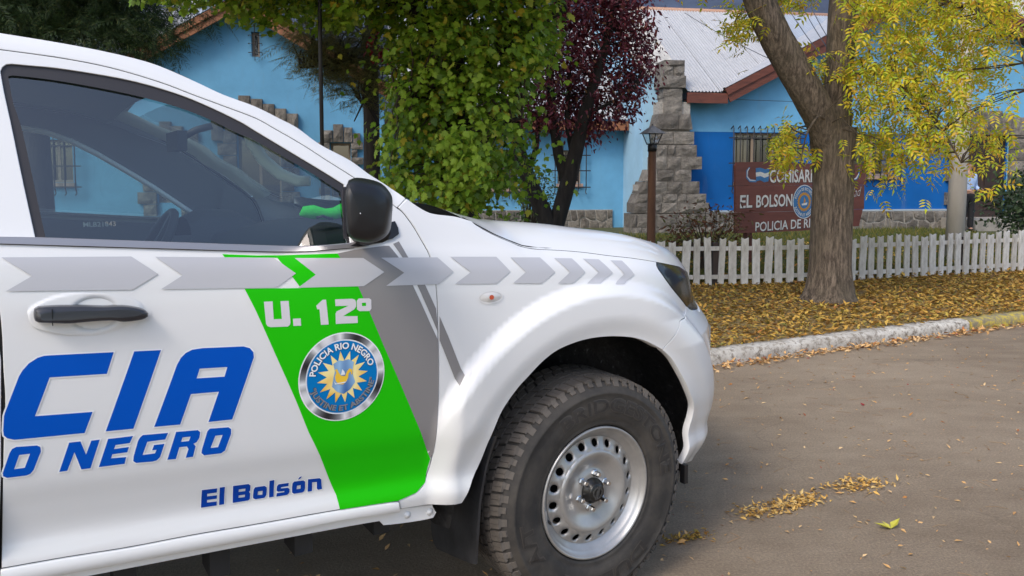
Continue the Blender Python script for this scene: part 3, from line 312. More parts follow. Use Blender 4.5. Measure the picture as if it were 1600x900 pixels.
 'headlight':[(0.3153,1.1383),(0.3061,1.1323),(0.2969,1.1262),(0.2973,1.1149),(0.3031,1.106),(0.3116,1.0952),(0.3226,1.0831),(0.329,1.0767),(0.3355,1.0702),(0.3427,1.0636),(0.3499,1.057),(0.3576,1.0505),(0.3653,1.0439),(0.3739,1.0374),(0.3826,1.0309),(0.3923,1.0241),(0.402,1.0174),(0.4125,1.0105),(0.423,1.0036),(0.4338,0.9966),(0.4447,0.9896),(0.4556,0.9826),(0.4664,0.9756),(0.4769,0.9687),(0.4874,0.9617),(0.4957,0.957),(0.5096,0.9471),(0.5179,0.9423),(0.5289,0.9378),(0.5441,0.9336),(0.5547,0.9315),(0.5653,0.9295),(0.5784,0.9273),(0.5916,0.9251),(0.6061,0.923),(0.6206,0.921),(0.6353,0.9193),(0.65,0.9176),(0.6636,0.9165),(0.6773,0.9155),(0.6886,0.9152),(0.7,0.915),(0.7177,0.9166),(0.7323,0.9201),(0.7447,0.9248),(0.7561,0.9301),(0.7675,0.9353),(0.78,0.94),(0.7776,0.9576),(0.7769,0.9669),(0.7763,0.9763),(0.7756,0.9856),(0.775,0.995),(0.7726,1.0126),(0.768,1.028),(0.76,1.04),(0.7483,1.0478),(0.7336,1.0519),(0.7168,1.0539),(0.7076,1.0544),(0.6984,1.055),(0.6888,1.0558),(0.6792,1.0565),(0.6696,1.0583),(0.66,1.06),(0.6501,1.0627),(0.6403,1.0655),(0.6298,1.0687),(0.6193,1.0719),(0.6085,1.0753),(0.5976,1.0788),(0.5866,1.0822),(0.5756,1.0857),(0.5646,1.089),(0.5535,1.0923),(0.5428,1.0952),(0.532,1.098),(0.5212,1.1005),(0.5104,1.1029),(0.4994,1.1051),(0.4884,1.1073),(0.4774,1.1093),(0.4664,1.1114),(0.4557,1.1132),(0.4449,1.1151),(0.4347,1.1168),(0.4245,1.1186),(0.415,1.1203),(0.4055,1.122),(0.3884,1.1251),(0.3728,1.128),(0.3581,1.1306),(0.344,1.1331),(0.3299,1.1357)],
 'bumper':[(0.4874,0.9617),(0.4795,0.9536),(0.4716,0.9454),(0.4552,0.9399),(0.4406,0.939),(0.4311,0.9392),(0.4216,0.9394),(0.4111,0.9399),(0.4006,0.9404),(0.3901,0.9409),(0.3796,0.9414),(0.3703,0.9417),(0.361,0.9419),(0.347,0.9411),(0.3333,0.9366),(0.327,0.9254),(0.3177,0.9155),(0.3051,0.903),(0.2984,0.8964),(0.2918,0.8897),(0.2793,0.8775),(0.2672,0.8659),(0.2552,0.8544),(0.2492,0.8486),(0.257,0.8423),(0.2646,0.8363),(0.2723,0.8304),(0.28,0.8241),(0.2879,0.8171),(0.2961,0.8091),(0.3047,0.7998),(0.3135,0.7894),(0.3225,0.7784),(0.3316,0.767),(0.3407,0.7555),(0.3495,0.7442),(0.3582,0.7332),(0.3668,0.7223),(0.3754,0.7114),(0.3839,0.7002),(0.3924,0.6886),(0.401,0.6766),(0.4102,0.6639),(0.4201,0.6507),(0.4301,0.6372),(0.4393,0.6235),(0.4469,0.6099),(0.4523,0.5966),(0.4547,0.5835),(0.4549,0.5706),(0.4535,0.5577),(0.4514,0.5449),(0.4493,0.5323),(0.448,0.52),(0.4476,0.5079),(0.4474,0.496),(0.4472,0.4843),(0.4468,0.4727),(0.4462,0.4613),(0.445,0.45),(0.4432,0.4389),(0.4409,0.428),(0.4382,0.4172),(0.4354,0.4065),(0.4326,0.3958),(0.43,0.385),(0.444,0.3805),(0.458,0.376),(0.4718,0.3712),(0.4856,0.3663),(0.4993,0.3614),(0.5131,0.3566),(0.5271,0.3521),(0.5411,0.3476),(0.5555,0.3439),(0.5699,0.3402),(0.58,0.3384),(0.59,0.3367),(0.6,0.335),(0.6105,0.3342),(0.6211,0.3334),(0.6316,0.3327),(0.6425,0.3326),(0.6535,0.3326),(0.6644,0.3326),(0.6757,0.3331),(0.6869,0.3336),(0.6981,0.3341),(0.7095,0.3348),(0.7209,0.3356),(0.7322,0.3363),(0.7436,0.337),(0.755,0.3378),(0.7663,0.3385),(0.7775,0.339),(0.7888,0.3395),(0.8,0.34),(0.8071,0.3488),(0.8141,0.3576),(0.8217,0.366),(0.8293,0.3744),(0.8368,0.3828),(0.8444,0.3912),(0.8514,0.4001),(0.8585,0.4089),(0.8646,0.4185),(0.8707,0.4282),(0.8754,0.4391),(0.88,0.45),(0.8831,0.4624),(0.8862,0.4747),(0.8881,0.4883),(0.89,0.5019),(0.8909,0.5162),(0.8919,0.5306),(0.892,0.5455),(0.8922,0.5604),(0.892,0.5704),(0.8917,0.5804),(0.8915,0.5904),(0.8907,0.6052),(0.89,0.62),(0.8893,0.63),(0.8886,0.64),(0.8879,0.65),(0.8869,0.6604),(0.8858,0.6707),(0.8848,0.6811),(0.8834,0.6916),(0.882,0.702),(0.8806,0.7125),(0.8788,0.7228),(0.877,0.7331),(0.8752,0.7433),(0.8729,0.7531),(0.8706,0.763),(0.8684,0.7728),(0.8642,0.7864),(0.86,0.8),(0.8548,0.8123),(0.8496,0.8246),(0.8433,0.8358),(0.837,0.847),(0.8301,0.8576),(0.8231,0.8681),(0.8158,0.8783),(0.8085,0.8885),(0.8012,0.8987),(0.7939,0.9089),(0.787,0.9195),(0.78,0.93),(0.7669,0.9253),(0.7541,0.9198),(0.7412,0.9144),(0.7281,0.9096),(0.7145,0.9063),(0.7,0.905),(0.6846,0.9062),(0.6686,0.9094),(0.652,0.914),(0.635,0.9193),(0.6263,0.9221),(0.6176,0.9249),(0.6088,0.9274),(0.6,0.93),(0.591,0.9325),(0.582,0.9349),(0.5727,0.9375),(0.5634,0.9401),(0.5539,0.9428),(0.5445,0.9455),(0.5349,0.9482),(0.5254,0.9509),(0.5158,0.9536),(0.5063,0.9564),(0.4968,0.9591)],
 'roof_rail':[(-1.66,1.733),(-1.643,1.7313),(-1.6261,1.7296),(-1.6152,1.7287),(-1.6015,1.7275),(-1.5841,1.7262),(-1.5737,1.7255),(-1.5634,1.7248),(-1.5521,1.7241),(-1.5408,1.7233),(-1.5293,1.7225),(-1.5177,1.7217),(-1.5065,1.7208),(-1.4952,1.7199),(-1.485,1.7189),(-1.4748,1.7179),(-1.4657,1.7169),(-1.4565,1.7158),(-1.4394,1.7137),(-1.4229,1.7115),(-1.4067,1.7089),(-1.3904,1.7061),(-1.3736,1.7028),(-1.3647,1.7008),(-1.3558,1.6988),(-1.3465,1.6966),(-1.3373,1.6944),(-1.328,1.692),(-1.3187,1.6896),(-1.3096,1.6871),(-1.3005,1.6846),(-1.2832,1.6796),(-1.2674,1.6749),(-1.2533,1.6704),(-1.2406,1.6659),(-1.2288,1.6615),(-1.2174,1.657),(-1.206,1.6526),(-1.194,1.6481),(-1.1815,1.6436),(-1.1689,1.6392),(-1.1563,1.6348),(-1.1435,1.6303),(-1.1308,1.6258),(-1.1179,1.6212),(-1.1045,1.6165),(-1.0907,1.6116),(-1.0767,1.6068),(-1.0631,1.6019),(-1.0504,1.5971),(-1.0391,1.5924),(-1.0297,1.588),(-1.015,1.5799),(-1.0007,1.571),(-0.9917,1.5656),(-0.9809,1.5593),(-0.9689,1.5523),(-0.9563,1.5449),(-0.9434,1.5372),(-0.9309,1.5296),(-0.9192,1.5223),(-0.9085,1.5153),(-0.8983,1.5085),(-0.8885,1.5017),(-0.8787,1.4949),(-0.8689,1.488),(-0.8588,1.4811),(-0.8486,1.4744),(-0.8386,1.4678),(-0.8285,1.4612),(-0.8181,1.4544),(-0.807,1.4471),(-0.7951,1.439),(-0.7815,1.4298),(-0.7739,1.4246),(-0.7662,1.4195),(-0.7583,1.4141),(-0.7504,1.4086),(-0.7426,1.4033),(-0.7349,1.398),(-0.7208,1.3881),(-0.7092,1.3796),(-0.7003,1.3728),(-0.6881,1.3622),(-0.6788,1.3533),(-0.6734,1.3484),(-0.6645,1.3551),(-0.6556,1.3617),(-0.6467,1.3684),(-0.6377,1.375),(-0.6513,1.386),(-0.6648,1.3969),(-0.672,1.4025),(-0.6799,1.4082),(-0.6885,1.4141),(-0.6978,1.42),(-0.7076,1.4261),(-0.7174,1.4322),(-0.7271,1.4384),(-0.7364,1.4446),(-0.7448,1.451),(-0.7526,1.4574),(-0.7601,1.4638),(-0.7681,1.4704),(-0.7769,1.4771),(-0.7871,1.4839),(-0.7994,1.4909),(-0.8132,1.498),(-0.828,1.5052),(-0.8429,1.5125),(-0.857,1.5198),(-0.8696,1.5272),(-0.8806,1.5347),(-0.8907,1.5427),(-0.9001,1.5507),(-0.909,1.5584),(-0.9175,1.5655),(-0.9259,1.5717),(-0.9337,1.5767),(-0.9475,1.584),(-0.9617,1.5906),(-0.9702,1.5947),(-0.9796,1.5994),(-0.9896,1.6046),(-1.0002,1.61),(-1.0113,1.6154),(-1.0228,1.6207),(-1.0346,1.6258),(-1.0472,1.6306),(-1.0607,1.6352),(-1.0746,1.6397),(-1.0884,1.6442),(-1.1017,1.6487),(-1.1141,1.6533),(-1.1254,1.658),(-1.136,1.6629),(-1.1461,1.6678),(-1.1559,1.6727),(-1.1654,1.6774),(-1.1748,1.6818),(-1.1839,1.686),(-1.1928,1.6901),(-1.2013,1.694),(-1.2098,1.6978),(-1.2182,1.7015),(-1.2267,1.7051),(-1.2352,1.7086),(-1.2436,1.7121),(-1.2603,1.7186),(-1.2689,1.7216),(-1.2778,1.7244),(-1.2868,1.727),(-1.296,1.7294),(-1.3054,1.7315),(-1.315,1.7336),(-1.3249,1.7356),(-1.3353,1.7376),(-1.3463,1.7396),(-1.3578,1.7416),(-1.3696,1.7435),(-1.3816,1.7454),(-1.3936,1.7472),(-1.4052,1.7489),(-1.4166,1.7505),(-1.4279,1.752),(-1.4392,1.7534),(-1.4504,1.7548),(-1.4615,1.7561),(-1.4726,1.7574),(-1.4836,1.7586),(-1.4945,1.7597),(-1.5054,1.7608),(-1.5162,1.7619),(-1.5269,1.7629),(-1.5375,1.7639),(-1.5481,1.7649),(-1.5587,1.7659),(-1.5691,1.7668),(-1.5795,1.7677),(-1.5899,1.7686),(-1.6001,1.7695),(-1.6102,1.7704),(-1.6203,1.7713),(-1.6302,1.7722),(-1.6401,1.7732),(-1.65,1.7741),(-1.66,1.775)],
 'drip_line':[(-0.6734,1.3484),(-0.6935,1.3671),(-0.7208,1.3881),(-0.7504,1.4086),(-0.7815,1.4298),(-0.807,1.4471),(-0.8285,1.4612),(-0.8486,1.4744),(-0.8689,1.488),(-0.8885,1.5017),(-0.9085,1.5153),(-0.9309,1.5296),(-0.9563,1.5449),(-0.9809,1.5593),(-1.0007,1.571),(-1.0219,1.5839),(-1.0504,1.5971),(-1.0767,1.6068),(-1.1045,1.6165),(-1.1308,1.6258),(-1.1563,1.6348),(-1.1815,1.6436),(-1.206,1.6526),(-1.2288,1.6615),(-1.2533,1.6704),(-1.2832,1.6796),(-1.3187,1.6896),(-1.3558,1.6988),(-1.3904,1.7061),(-1.4229,1.7115),(-1.4565,1.7158),(-1.4952,1.7199),(-1.5177,1.7218),(-1.5408,1.7235),(-1.5634,1.725),(-1.6015,1.7275),(-1.6261,1.7289),(-1.651,1.7297),(-1.66,1.73)],
 'rail_top':[(-0.6377,1.375),(-0.6579,1.3914),(-0.6799,1.4082),(-0.7076,1.4261),(-0.7271,1.4384),(-0.7526,1.4574),(-0.7769,1.4771),(-0.7994,1.4909),(-0.828,1.5052),(-0.857,1.5198),(-0.8806,1.5347),(-0.9001,1.5507),(-0.9175,1.5655),(-0.9408,1.5807),(-0.9617,1.5906),(-0.9896,1.6046),(-1.0113,1.6154),(-1.0346,1.6258),(-1.0607,1.6352),(-1.0884,1.6442),(-1.1141,1.6533),(-1.136,1.6629),(-1.1654,1.6774),(-1.1928,1.6901),(-1.2182,1.7015),(-1.2436,1.7121),(-1.2689,1.7216),(-1.296,1.7294),(-1.3249,1.7356),(-1.3578,1.7416),(-1.3816,1.7454),(-1.4052,1.7489),(-1.4279,1.752),(-1.4504,1.7548),(-1.4836,1.7586),(-1.5162,1.7619),(-1.5481,1.7649),(-1.5795,1.7677),(-1.6102,1.7704),(-1.6401,1.7732),(-1.66,1.775)],
 'sill':[(-1.6424,0.5891),(-1.6228,0.5878),(-1.6034,0.5866),(-1.584,0.5854),(-1.5645,0.5841),(-1.5446,0.5828),(-1.5243,0.5813),(-1.5036,0.5796),(-1.4826,0.5777),(-1.4612,0.5757),(-1.4396,0.5737),(-1.4177,0.5718),(-1.3954,0.5702),(-1.3729,0.5688),(-1.35,0.5677),(-1.3269,0.5666),(-1.3034,0.5656),(-1.2796,0.5644),(-1.2554,0.5631),(-1.2315,0.5615),(-1.208,0.5598),(-1.1842,0.558),(-1.1593,0.556),(-1.1324,0.554),(-1.1029,0.5519),(-1.0861,0.5507),(-1.0693,0.5496),(-1.0508,0.5484),(-1.0322,0.5472),(-1.0127,0.5459),(-0.9932,0.5446),(-0.9735,0.5433),(-0.9539,0.5421),(-0.9349,0.5408),(-0.916,0.5395),(-0.8986,0.5382),(-0.8812,0.5369),(-0.8654,0.5356),(-0.8497,0.5344),(-0.8204,0.5318),(-0.7925,0.5293),(-0.7652,0.5267),(-0.738,0.5241),(-0.7101,0.5216),(-0.703,0.4891),(-0.7185,0.4911),(-0.734,0.4932),(-0.7493,0.4954),(-0.7646,0.4976),(-0.78,0.4998),(-0.7953,0.502),(-0.8108,0.5041),(-0.8263,0.5061),(-0.8421,0.5079),(-0.858,0.5097),(-0.8743,0.5111),(-0.8906,0.5125),(-0.907,0.5133),(-0.9234,0.5141),(-0.9398,0.5144),(-0.9561,0.5146),(-0.9728,0.5147),(-0.9894,0.5147),(-1.0068,0.5146),(-1.0242,0.5146),(-1.0428,0.5148),(-1.0613,0.515),(-1.0814,0.5157),(-1.1015,0.5163),(-1.1239,0.5175),(-1.1463,0.5187),(-1.1706,0.5202),(-1.195,0.5217),(-1.2121,0.5229),(-1.2291,0.5241),(-1.2461,0.5252),(-1.2633,0.5265),(-1.2805,0.5277),(-1.2978,0.5289),(-1.3146,0.5301),(-1.3314,0.5313),(-1.3482,0.5325),(-1.3718,0.5341),(-1.3955,0.5357),(-1.4176,0.5372),(-1.4397,0.5386),(-1.4608,0.54),(-1.482,0.5414),(-1.5025,0.5428),(-1.5231,0.5441),(-1.5433,0.5455),(-1.5635,0.5468),(-1.5837,0.5481),(-1.604,0.5495),(-1.6245,0.5508),(-1.645,0.5522)],
 'sill_flange':[(-1.645,0.5522),(-1.6245,0.5508),(-1.604,0.5495),(-1.5837,0.5481),(-1.5635,0.5468),(-1.5433,0.5455),(-1.5231,0.5441),(-1.5025,0.5428),(-1.482,0.5414),(-1.4608,0.54),(-1.4397,0.5386),(-1.4176,0.5372),(-1.3955,0.5357),(-1.3718,0.5341),(-1.3482,0.5325),(-1.3314,0.5313),(-1.3146,0.5301),(-1.2978,0.5289),(-1.2805,0.5277),(-1.2633,0.5265),(-1.2461,0.5252),(-1.2291,0.5241),(-1.2121,0.5229),(-1.195,0.5217),(-1.1706,0.5202),(-1.1463,0.5187),(-1.1239,0.5175),(-1.1015,0.5163),(-1.0814,0.5157),(-1.0613,0.515),(-1.0428,0.5148),(-1.0242,0.5146),(-1.0068,0.5146),(-0.9894,0.5147),(-0.9728,0.5147),(-0.9561,0.5146),(-0.9398,0.5144),(-0.9234,0.5141),(-0.907,0.5133),(-0.8906,0.5125),(-0.8738,0.5111),(-0.8571,0.5096),(-0.8403,0.5077),(-0.8235,0.5058),(-0.8071,0.5037),(-0.7906,0.5015),(-0.7748,0.4993),(-0.7591,0.497),(-0.7296,0.4928),(-0.703,0.4891),(-0.6799,0.486),(-0.6599,0.4833),(-0.642,0.4808),(-0.6251,0.4784),(-0.6083,0.476),(-0.5904,0.4735),(-0.5898,0.469),(-0.5792,0.4503),(-0.5884,0.4375),(-0.6069,0.4375),(-0.634,0.4395),(-0.6497,0.4411),(-0.6655,0.4427),(-0.6813,0.4447),(-0.6971,0.4467),(-0.7248,0.4506),(-0.7442,0.4538),(-0.756,0.469),(-0.775,0.4708),(-0.7939,0.4726),(-0.8111,0.474),(-0.8282,0.4753),(-0.8454,0.4767),(-0.8656,0.4781),(-0.8859,0.4796),(-0.9061,0.481),(-0.928,0.4825),(-0.9498,0.484),(-0.9717,0.4855),(-0.9937,0.4869),(-1.0157,0.4884),(-1.0377,0.4898),(-1.0585,0.4912),(-1.0792,0.4926),(-1.0999,0.494),(-1.1204,0.4953),(-1.1408,0.4967),(-1.1612,0.498),(-1.1828,0.4994),(-1.2043,0.5008),(-1.2258,0.5021),(-1.2475,0.5035),(-1.2691,0.5048),(-1.2908,0.5062),(-1.3117,0.5074),(-1.3327,0.5087),(-1.3536,0.51),(-1.3729,0.5112),(-1.3922,0.5124),(-1.4115,0.5136),(-1.4283,0.5147),(-1.445,0.5158),(-1.4617,0.5168),(-1.4822,0.5182),(-1.5027,0.5196),(-1.5195,0.5208),(-1.5363,0.5219),(-1.565,0.524),(-1.5911,0.5259),(-1.6173,0.5278),(-1.646,0.5299)],
 'arrows':[[(-1.6151,1.2654),(-1.5944,1.2644),(-1.5737,1.2634),(-1.5531,1.2624),(-1.5324,1.2614),(-1.5118,1.2605),(-1.4911,1.2595),(-1.4704,1.2585),(-1.4498,1.2575),(-1.4291,1.2566),(-1.4085,1.2556),(-1.3878,1.2546),(-1.3671,1.2536),(-1.3493,1.2393),(-1.3314,1.225),(-1.3135,1.2106),(-1.332,1.2001),(-1.3505,1.1895),(-1.3689,1.179),(-1.389,1.1803),(-1.4091,1.1816),(-1.4291,1.1829),(-1.4492,1.1842),(-1.4693,1.1855),(-1.4893,1.1868),(-1.5094,1.1881),(-1.5295,1.1894),(-1.5496,1.1907),(-1.5696,1.192),(-1.5897,1.1933),(-1.6098,1.1946),(-1.5937,1.2041),(-1.5777,1.2137),(-1.5617,1.2233),(-1.5795,1.2373),(-1.5973,1.2513)],[(-1.3175,1.2502),(-1.2979,1.2489),(-1.2784,1.2477),(-1.2588,1.2464),(-1.2393,1.2452),(-1.2198,1.2439),(-1.2002,1.2426),(-1.1807,1.2414),(-1.1611,1.2401),(-1.1416,1.2389),(-1.1221,1.2376),(-1.1025,1.2364),(-1.083,1.2351),(-1.0634,1.2339),(-1.0439,1.2326),(-1.0264,1.2186),(-1.0089,1.2045),(-0.9914,1.1905),(-1.009,1.1798),(-1.0266,1.169),(-1.0443,1.1583),(-1.0647,1.1596),(-1.0851,1.1609),(-1.1056,1.1622),(-1.126,1.1635),(-1.1465,1.1648),(-1.1669,1.1661),(-1.1873,1.1673),(-1.2078,1.1686),(-1.2282,1.1699),(-1.2487,1.1712),(-1.2691,1.1725),(-1.2895,1.1738),(-1.31,1.1751),(-1.2937,1.1848),(-1.2774,1.1944),(-1.2611,1.2041),(-1.2752,1.2156),(-1.2893,1.2271),(-1.3034,1.2386)],[(-0.9902,1.2288),(-0.9695,1.2276),(-0.9489,1.2265),(-0.9282,1.2253),(-0.9075,1.2241),(-0.8868,1.223),(-0.8661,1.2218),(-0.8454,1.2206),(-0.8247,1.2195),(-0.804,1.2183),(-0.7855,1.2048),(-0.767,1.1912),(-0.7485,1.1777),(-0.7641,1.1694),(-0.7797,1.1611),(-0.7953,1.1528),(-0.8109,1.1445),(-0.8307,1.1456),(-0.8505,1.1466),(-0.8703,1.1477),(-0.8901,1.1488),(-0.9099,1.1498),(-0.9297,1.1509),(-0.9495,1.1519),(-0.9694,1.153),(-0.9892,1.154),(-0.9728,1.164),(-0.9563,1.1739),(-0.9399,1.1838),(-0.9567,1.1988),(-0.9735,1.2138)],[(-0.7519,1.2162),(-0.7326,1.2152),(-0.7133,1.2143),(-0.6941,1.2133),(-0.6748,1.2123),(-0.6555,1.2113),(-0.6363,1.2103),(-0.617,1.2093),(-0.5977,1.2084),(-0.5785,1.2074),(-0.5637,1.1933),(-0.5489,1.1793),(-0.5341,1.1653),(-0.5512,1.1545),(-0.5683,1.1436),(-0.5855,1.1328),(-0.6056,1.1338),(-0.6257,1.1347),(-0.6458,1.1357),(-0.6659,1.1366),(-0.686,1.1376),(-0.7061,1.1386),(-0.7262,1.1395),(-0.7463,1.1405),(-0.7274,1.151),(-0.7085,1.1615),(-0.6896,1.172),(-0.7051,1.1831),(-0.7207,1.1941),(-0.7363,1.2052)],[(-0.5364,1.2068),(-0.5168,1.2057),(-0.4971,1.2046),(-0.4774,1.2035),(-0.4578,1.2024),(-0.4381,1.2014),(-0.4185,1.2003),(-0.3988,1.1992),(-0.3791,1.1981),(-0.3656,1.1829),(-0.3521,1.1677),(-0.3386,1.1525),(-0.3567,1.1418),(-0.3748,1.131),(-0.393,1.1203),(-0.4131,1.1215),(-0.4332,1.1228),(-0.4533,1.124),(-0.4735,1.1252),(-0.4936,1.1265),(-0.5137,1.1277),(-0.5339,1.1289),(-0.5149,1.1392),(-0.4959,1.1495),(-0.477,1.1597),(-0.4918,1.1715),(-0.5067,1.1833),(-0.5216,1.195)],[(-0.3291,1.1934),(-0.3104,1.1923),(-0.2918,1.1912),(-0.2731,1.1902),(-0.2545,1.1891),(-0.2358,1.188),(-0.2172,1.1869),(-0.2019,1.1711),(-0.1866,1.1553),(-0.1713,1.1395),(-0.1909,1.1291),(-0.2104,1.1186),(-0.23,1.1082),(-0.2507,1.1099),(-0.2715,1.1117),(-0.2923,1.1134),(-0.313,1.1151),(-0.3338,1.1169),(-0.3168,1.1269),(-0.2999,1.1369),(-0.2829,1.1469),(-0.2983,1.1624),(-0.3137,1.1779)],[(-0.1617,1.1817),(-0.1436,1.1803),(-0.1254,1.179),(-0.1072,1.1777),(-0.089,1.1764),(-0.0764,1.1614),(-0.0638,1.1465),(-0.0512,1.1316),(-0.0702,1.1208),(-0.0891,1.11),(-0.1081,1.0992),(-0.1275,1.1006),(-0.1468,1.102),(-0.1662,1.1035),(-0.1486,1.1142),(-0.131,1.1249),(-0.1134,1.1357),(-0.1295,1.151),(-0.1456,1.1663)],[(-0.0437,1.1727),(-0.021,1.1707),(0.0016,1.1687),(0.0243,1.1666),(0.0376,1.1517),(0.0509,1.1368),(0.0643,1.1219),(0.0433,1.1119),(0.0223,1.1019),(0.0014,1.0919),(-0.016,1.093),(-0.0334,1.0941),(-0.0509,1.0953),(-0.0324,1.1061),(-0.0139,1.117),(0.0046,1.1279),(-0.0115,1.1428),(-0.0276,1.1578)],[(0.0733,1.1607),(0.0906,1.1593),(0.1079,1.1579),(0.1251,1.1565),(0.1364,1.1407),(0.1477,1.125),(0.1589,1.1092),(0.1396,1.1003),(0.1202,1.0915),(0.1008,1.0826),(0.0807,1.0842),(0.0606,1.0858),(0.0783,1.0953),(0.096,1.1048),(0.1137,1.1144),(0.1003,1.1298),(0.0868,1.1452)]],
 'green':[[(-1.1668,1.2479),(-1.1466,1.246),(-1.1264,1.2441),(-1.1062,1.2423),(-1.086,1.2404),(-1.0647,1.2394),(-1.0434,1.2384),(-1.0221,1.2374),(-1.0024,1.2369),(-0.9826,1.2365),(-0.9629,1.236),(-0.9432,1.2355),(-0.9235,1.235),(-0.9038,1.2346),(-0.8739,1.2338),(-0.8685,1.2236),(-0.8599,1.2073),(-0.8514,1.1911),(-0.8428,1.1748),(-0.8342,1.1585),(-0.8256,1.1423),(-0.8181,1.1237),(-0.8107,1.1051),(-0.8032,1.0866),(-0.7957,1.068),(-0.7883,1.0494),(-0.7808,1.0308),(-0.7734,1.0123),(-0.7659,0.9937),(-0.7584,0.9751),(-0.7508,0.9575),(-0.7432,0.9398),(-0.7355,0.9222),(-0.7279,0.9045),(-0.7203,0.8869),(-0.7126,0.8692),(-0.705,0.8516),(-0.6974,0.8339),(-0.6898,0.8163),(-0.6824,0.7994),(-0.6751,0.7825),(-0.6677,0.7657),(-0.6604,0.7488),(-0.653,0.732),(-0.6456,0.7151),(-0.6381,0.6969),(-0.6305,0.6788),(-0.6229,0.6606),(-0.6153,0.6424),(-0.6077,0.6243),(-0.6122,0.6017),(-0.6166,0.5791),(-0.6211,0.5565),(-0.6373,0.5458),(-0.6535,0.5351),(-0.6724,0.5319),(-0.6913,0.5286),(-0.7102,0.5254),(-0.7292,0.5271),(-0.7482,0.5287),(-0.7671,0.5304),(-0.7861,0.5321),(-0.8051,0.5338),(-0.8241,0.5354),(-0.8431,0.5371),(-0.8621,0.5388),(-0.8811,0.5404),(-0.8843,0.5597),(-0.8874,0.579),(-0.8944,0.5967),(-0.9013,0.6143),(-0.9082,0.6319),(-0.9152,0.6496),(-0.9221,0.6672),(-0.929,0.6848),(-0.936,0.7024),(-0.9442,0.7206),(-0.9524,0.7388),(-0.9606,0.7569),(-0.9688,0.7751),(-0.9755,0.7933),(-0.9822,0.8116),(-0.9888,0.8298),(-0.9955,0.848),(-1.0022,0.8663),(-1.0093,0.8843),(-1.0165,0.9023),(-1.0236,0.9204),(-1.0308,0.9384),(-1.0379,0.9565),(-1.0451,0.9745),(-1.0522,0.9925),(-1.0595,1.0112),(-1.0668,1.0299),(-1.074,1.0486),(-1.0813,1.0673),(-1.0886,1.086),(-1.0959,1.1047),(-1.1042,1.1238),(-1.1125,1.1428),(-1.1209,1.1619),(-1.1009,1.1605),(-1.0809,1.1592),(-1.0609,1.1579),(-1.0409,1.1566),(-1.0209,1.1552),(-1.0009,1.1539),(-0.981,1.1526),(-0.9916,1.1685),(-1.0023,1.1844),(-1.0129,1.2003),(-1.0236,1.2162),(-1.0342,1.2321),(-1.0555,1.2334),(-1.0767,1.2347),(-1.098,1.236),(-1.1192,1.2374),(-1.1404,1.2387),(-1.1617,1.24)]],
 'grey':[[(-0.8739,1.2338),(-0.8565,1.2362),(-0.8391,1.2386),(-0.8217,1.241),(-0.8001,1.2424),(-0.7785,1.2439),(-0.7569,1.2454),(-0.7353,1.2468),(-0.72,1.2461),(-0.7099,1.231),(-0.6998,1.2159),(-0.6913,1.1957),(-0.6828,1.1756),(-0.6742,1.1554),(-0.6657,1.1353),(-0.6576,1.117),(-0.6496,1.0987),(-0.6416,1.0804),(-0.6335,1.0621),(-0.6255,1.0438),(-0.6175,1.0255),(-0.6094,1.0082),(-0.6013,0.9909),(-0.5933,0.9737),(-0.5932,0.9544),(-0.5931,0.9352),(-0.593,0.916),(-0.5929,0.8968),(-0.5929,0.8776),(-0.5928,0.8583),(-0.5927,0.8391),(-0.5926,0.8199),(-0.5925,0.8007),(-0.5938,0.7822),(-0.5951,0.7637),(-0.5964,0.7452),(-0.5976,0.7267),(-0.5989,0.7082),(-0.5999,0.6869),(-0.601,0.6656),(-0.602,0.6443),(-0.6079,0.6263),(-0.6154,0.6441),(-0.623,0.6618),(-0.6305,0.6796),(-0.6381,0.6974),(-0.6456,0.7151),(-0.653,0.732),(-0.6604,0.7488),(-0.6677,0.7657),(-0.6751,0.7825),(-0.6824,0.7994),(-0.6898,0.8163),(-0.6974,0.8339),(-0.705,0.8516),(-0.7126,0.8692),(-0.7203,0.8869),(-0.7279,0.9045),(-0.7355,0.9222),(-0.7432,0.9398),(-0.7508,0.9575),(-0.7584,0.9751),(-0.7659,0.9937),(-0.7734,1.0123),(-0.7808,1.0308),(-0.7883,1.0494),(-0.7957,1.068),(-0.8032,1.0866),(-0.8107,1.1051),(-0.8181,1.1237),(-0.8256,1.1423),(-0.8342,1.1585),(-0.8428,1.1748),(-0.8514,1.1911),(-0.8599,1.2073),(-0.8685,1.2236)]],
 'grey_stripe':[[(-0.7071,1.2506),(-0.6879,1.2567),(-0.6792,1.2355),(-0.6706,1.2143),(-0.6621,1.1982),(-0.6535,1.1822),(-0.645,1.1662),(-0.6365,1.1502),(-0.628,1.1342),(-0.6204,1.1169),(-0.6129,1.0997),(-0.6054,1.0825),(-0.5978,1.0652),(-0.5962,1.042),(-0.5945,1.0188),(-0.5929,0.9956),(-0.6003,1.0129),(-0.6076,1.0303),(-0.615,1.0476),(-0.6224,1.0649),(-0.6298,1.0822),(-0.6372,1.0996),(-0.6445,1.1169),(-0.6519,1.1342),(-0.661,1.1545),(-0.6701,1.1747),(-0.6791,1.195),(-0.6882,1.2152),(-0.6976,1.2329)]],
 'grey_stripe2':[[(-0.5875,1.0425),(-0.5788,1.0226),(-0.57,1.0028),(-0.5613,0.9829),(-0.5532,0.9632),(-0.5451,0.9435),(-0.537,0.9238),(-0.5288,0.9041),(-0.5207,0.8844),(-0.5126,0.8647),(-0.5222,0.8506),(-0.5318,0.8365),(-0.54,0.8563),(-0.5482,0.876),(-0.5564,0.8958),(-0.5646,0.9156),(-0.5728,0.9354),(-0.581,0.9552),(-0.5892,0.975),(-0.5886,0.9975),(-0.5881,1.02)]],
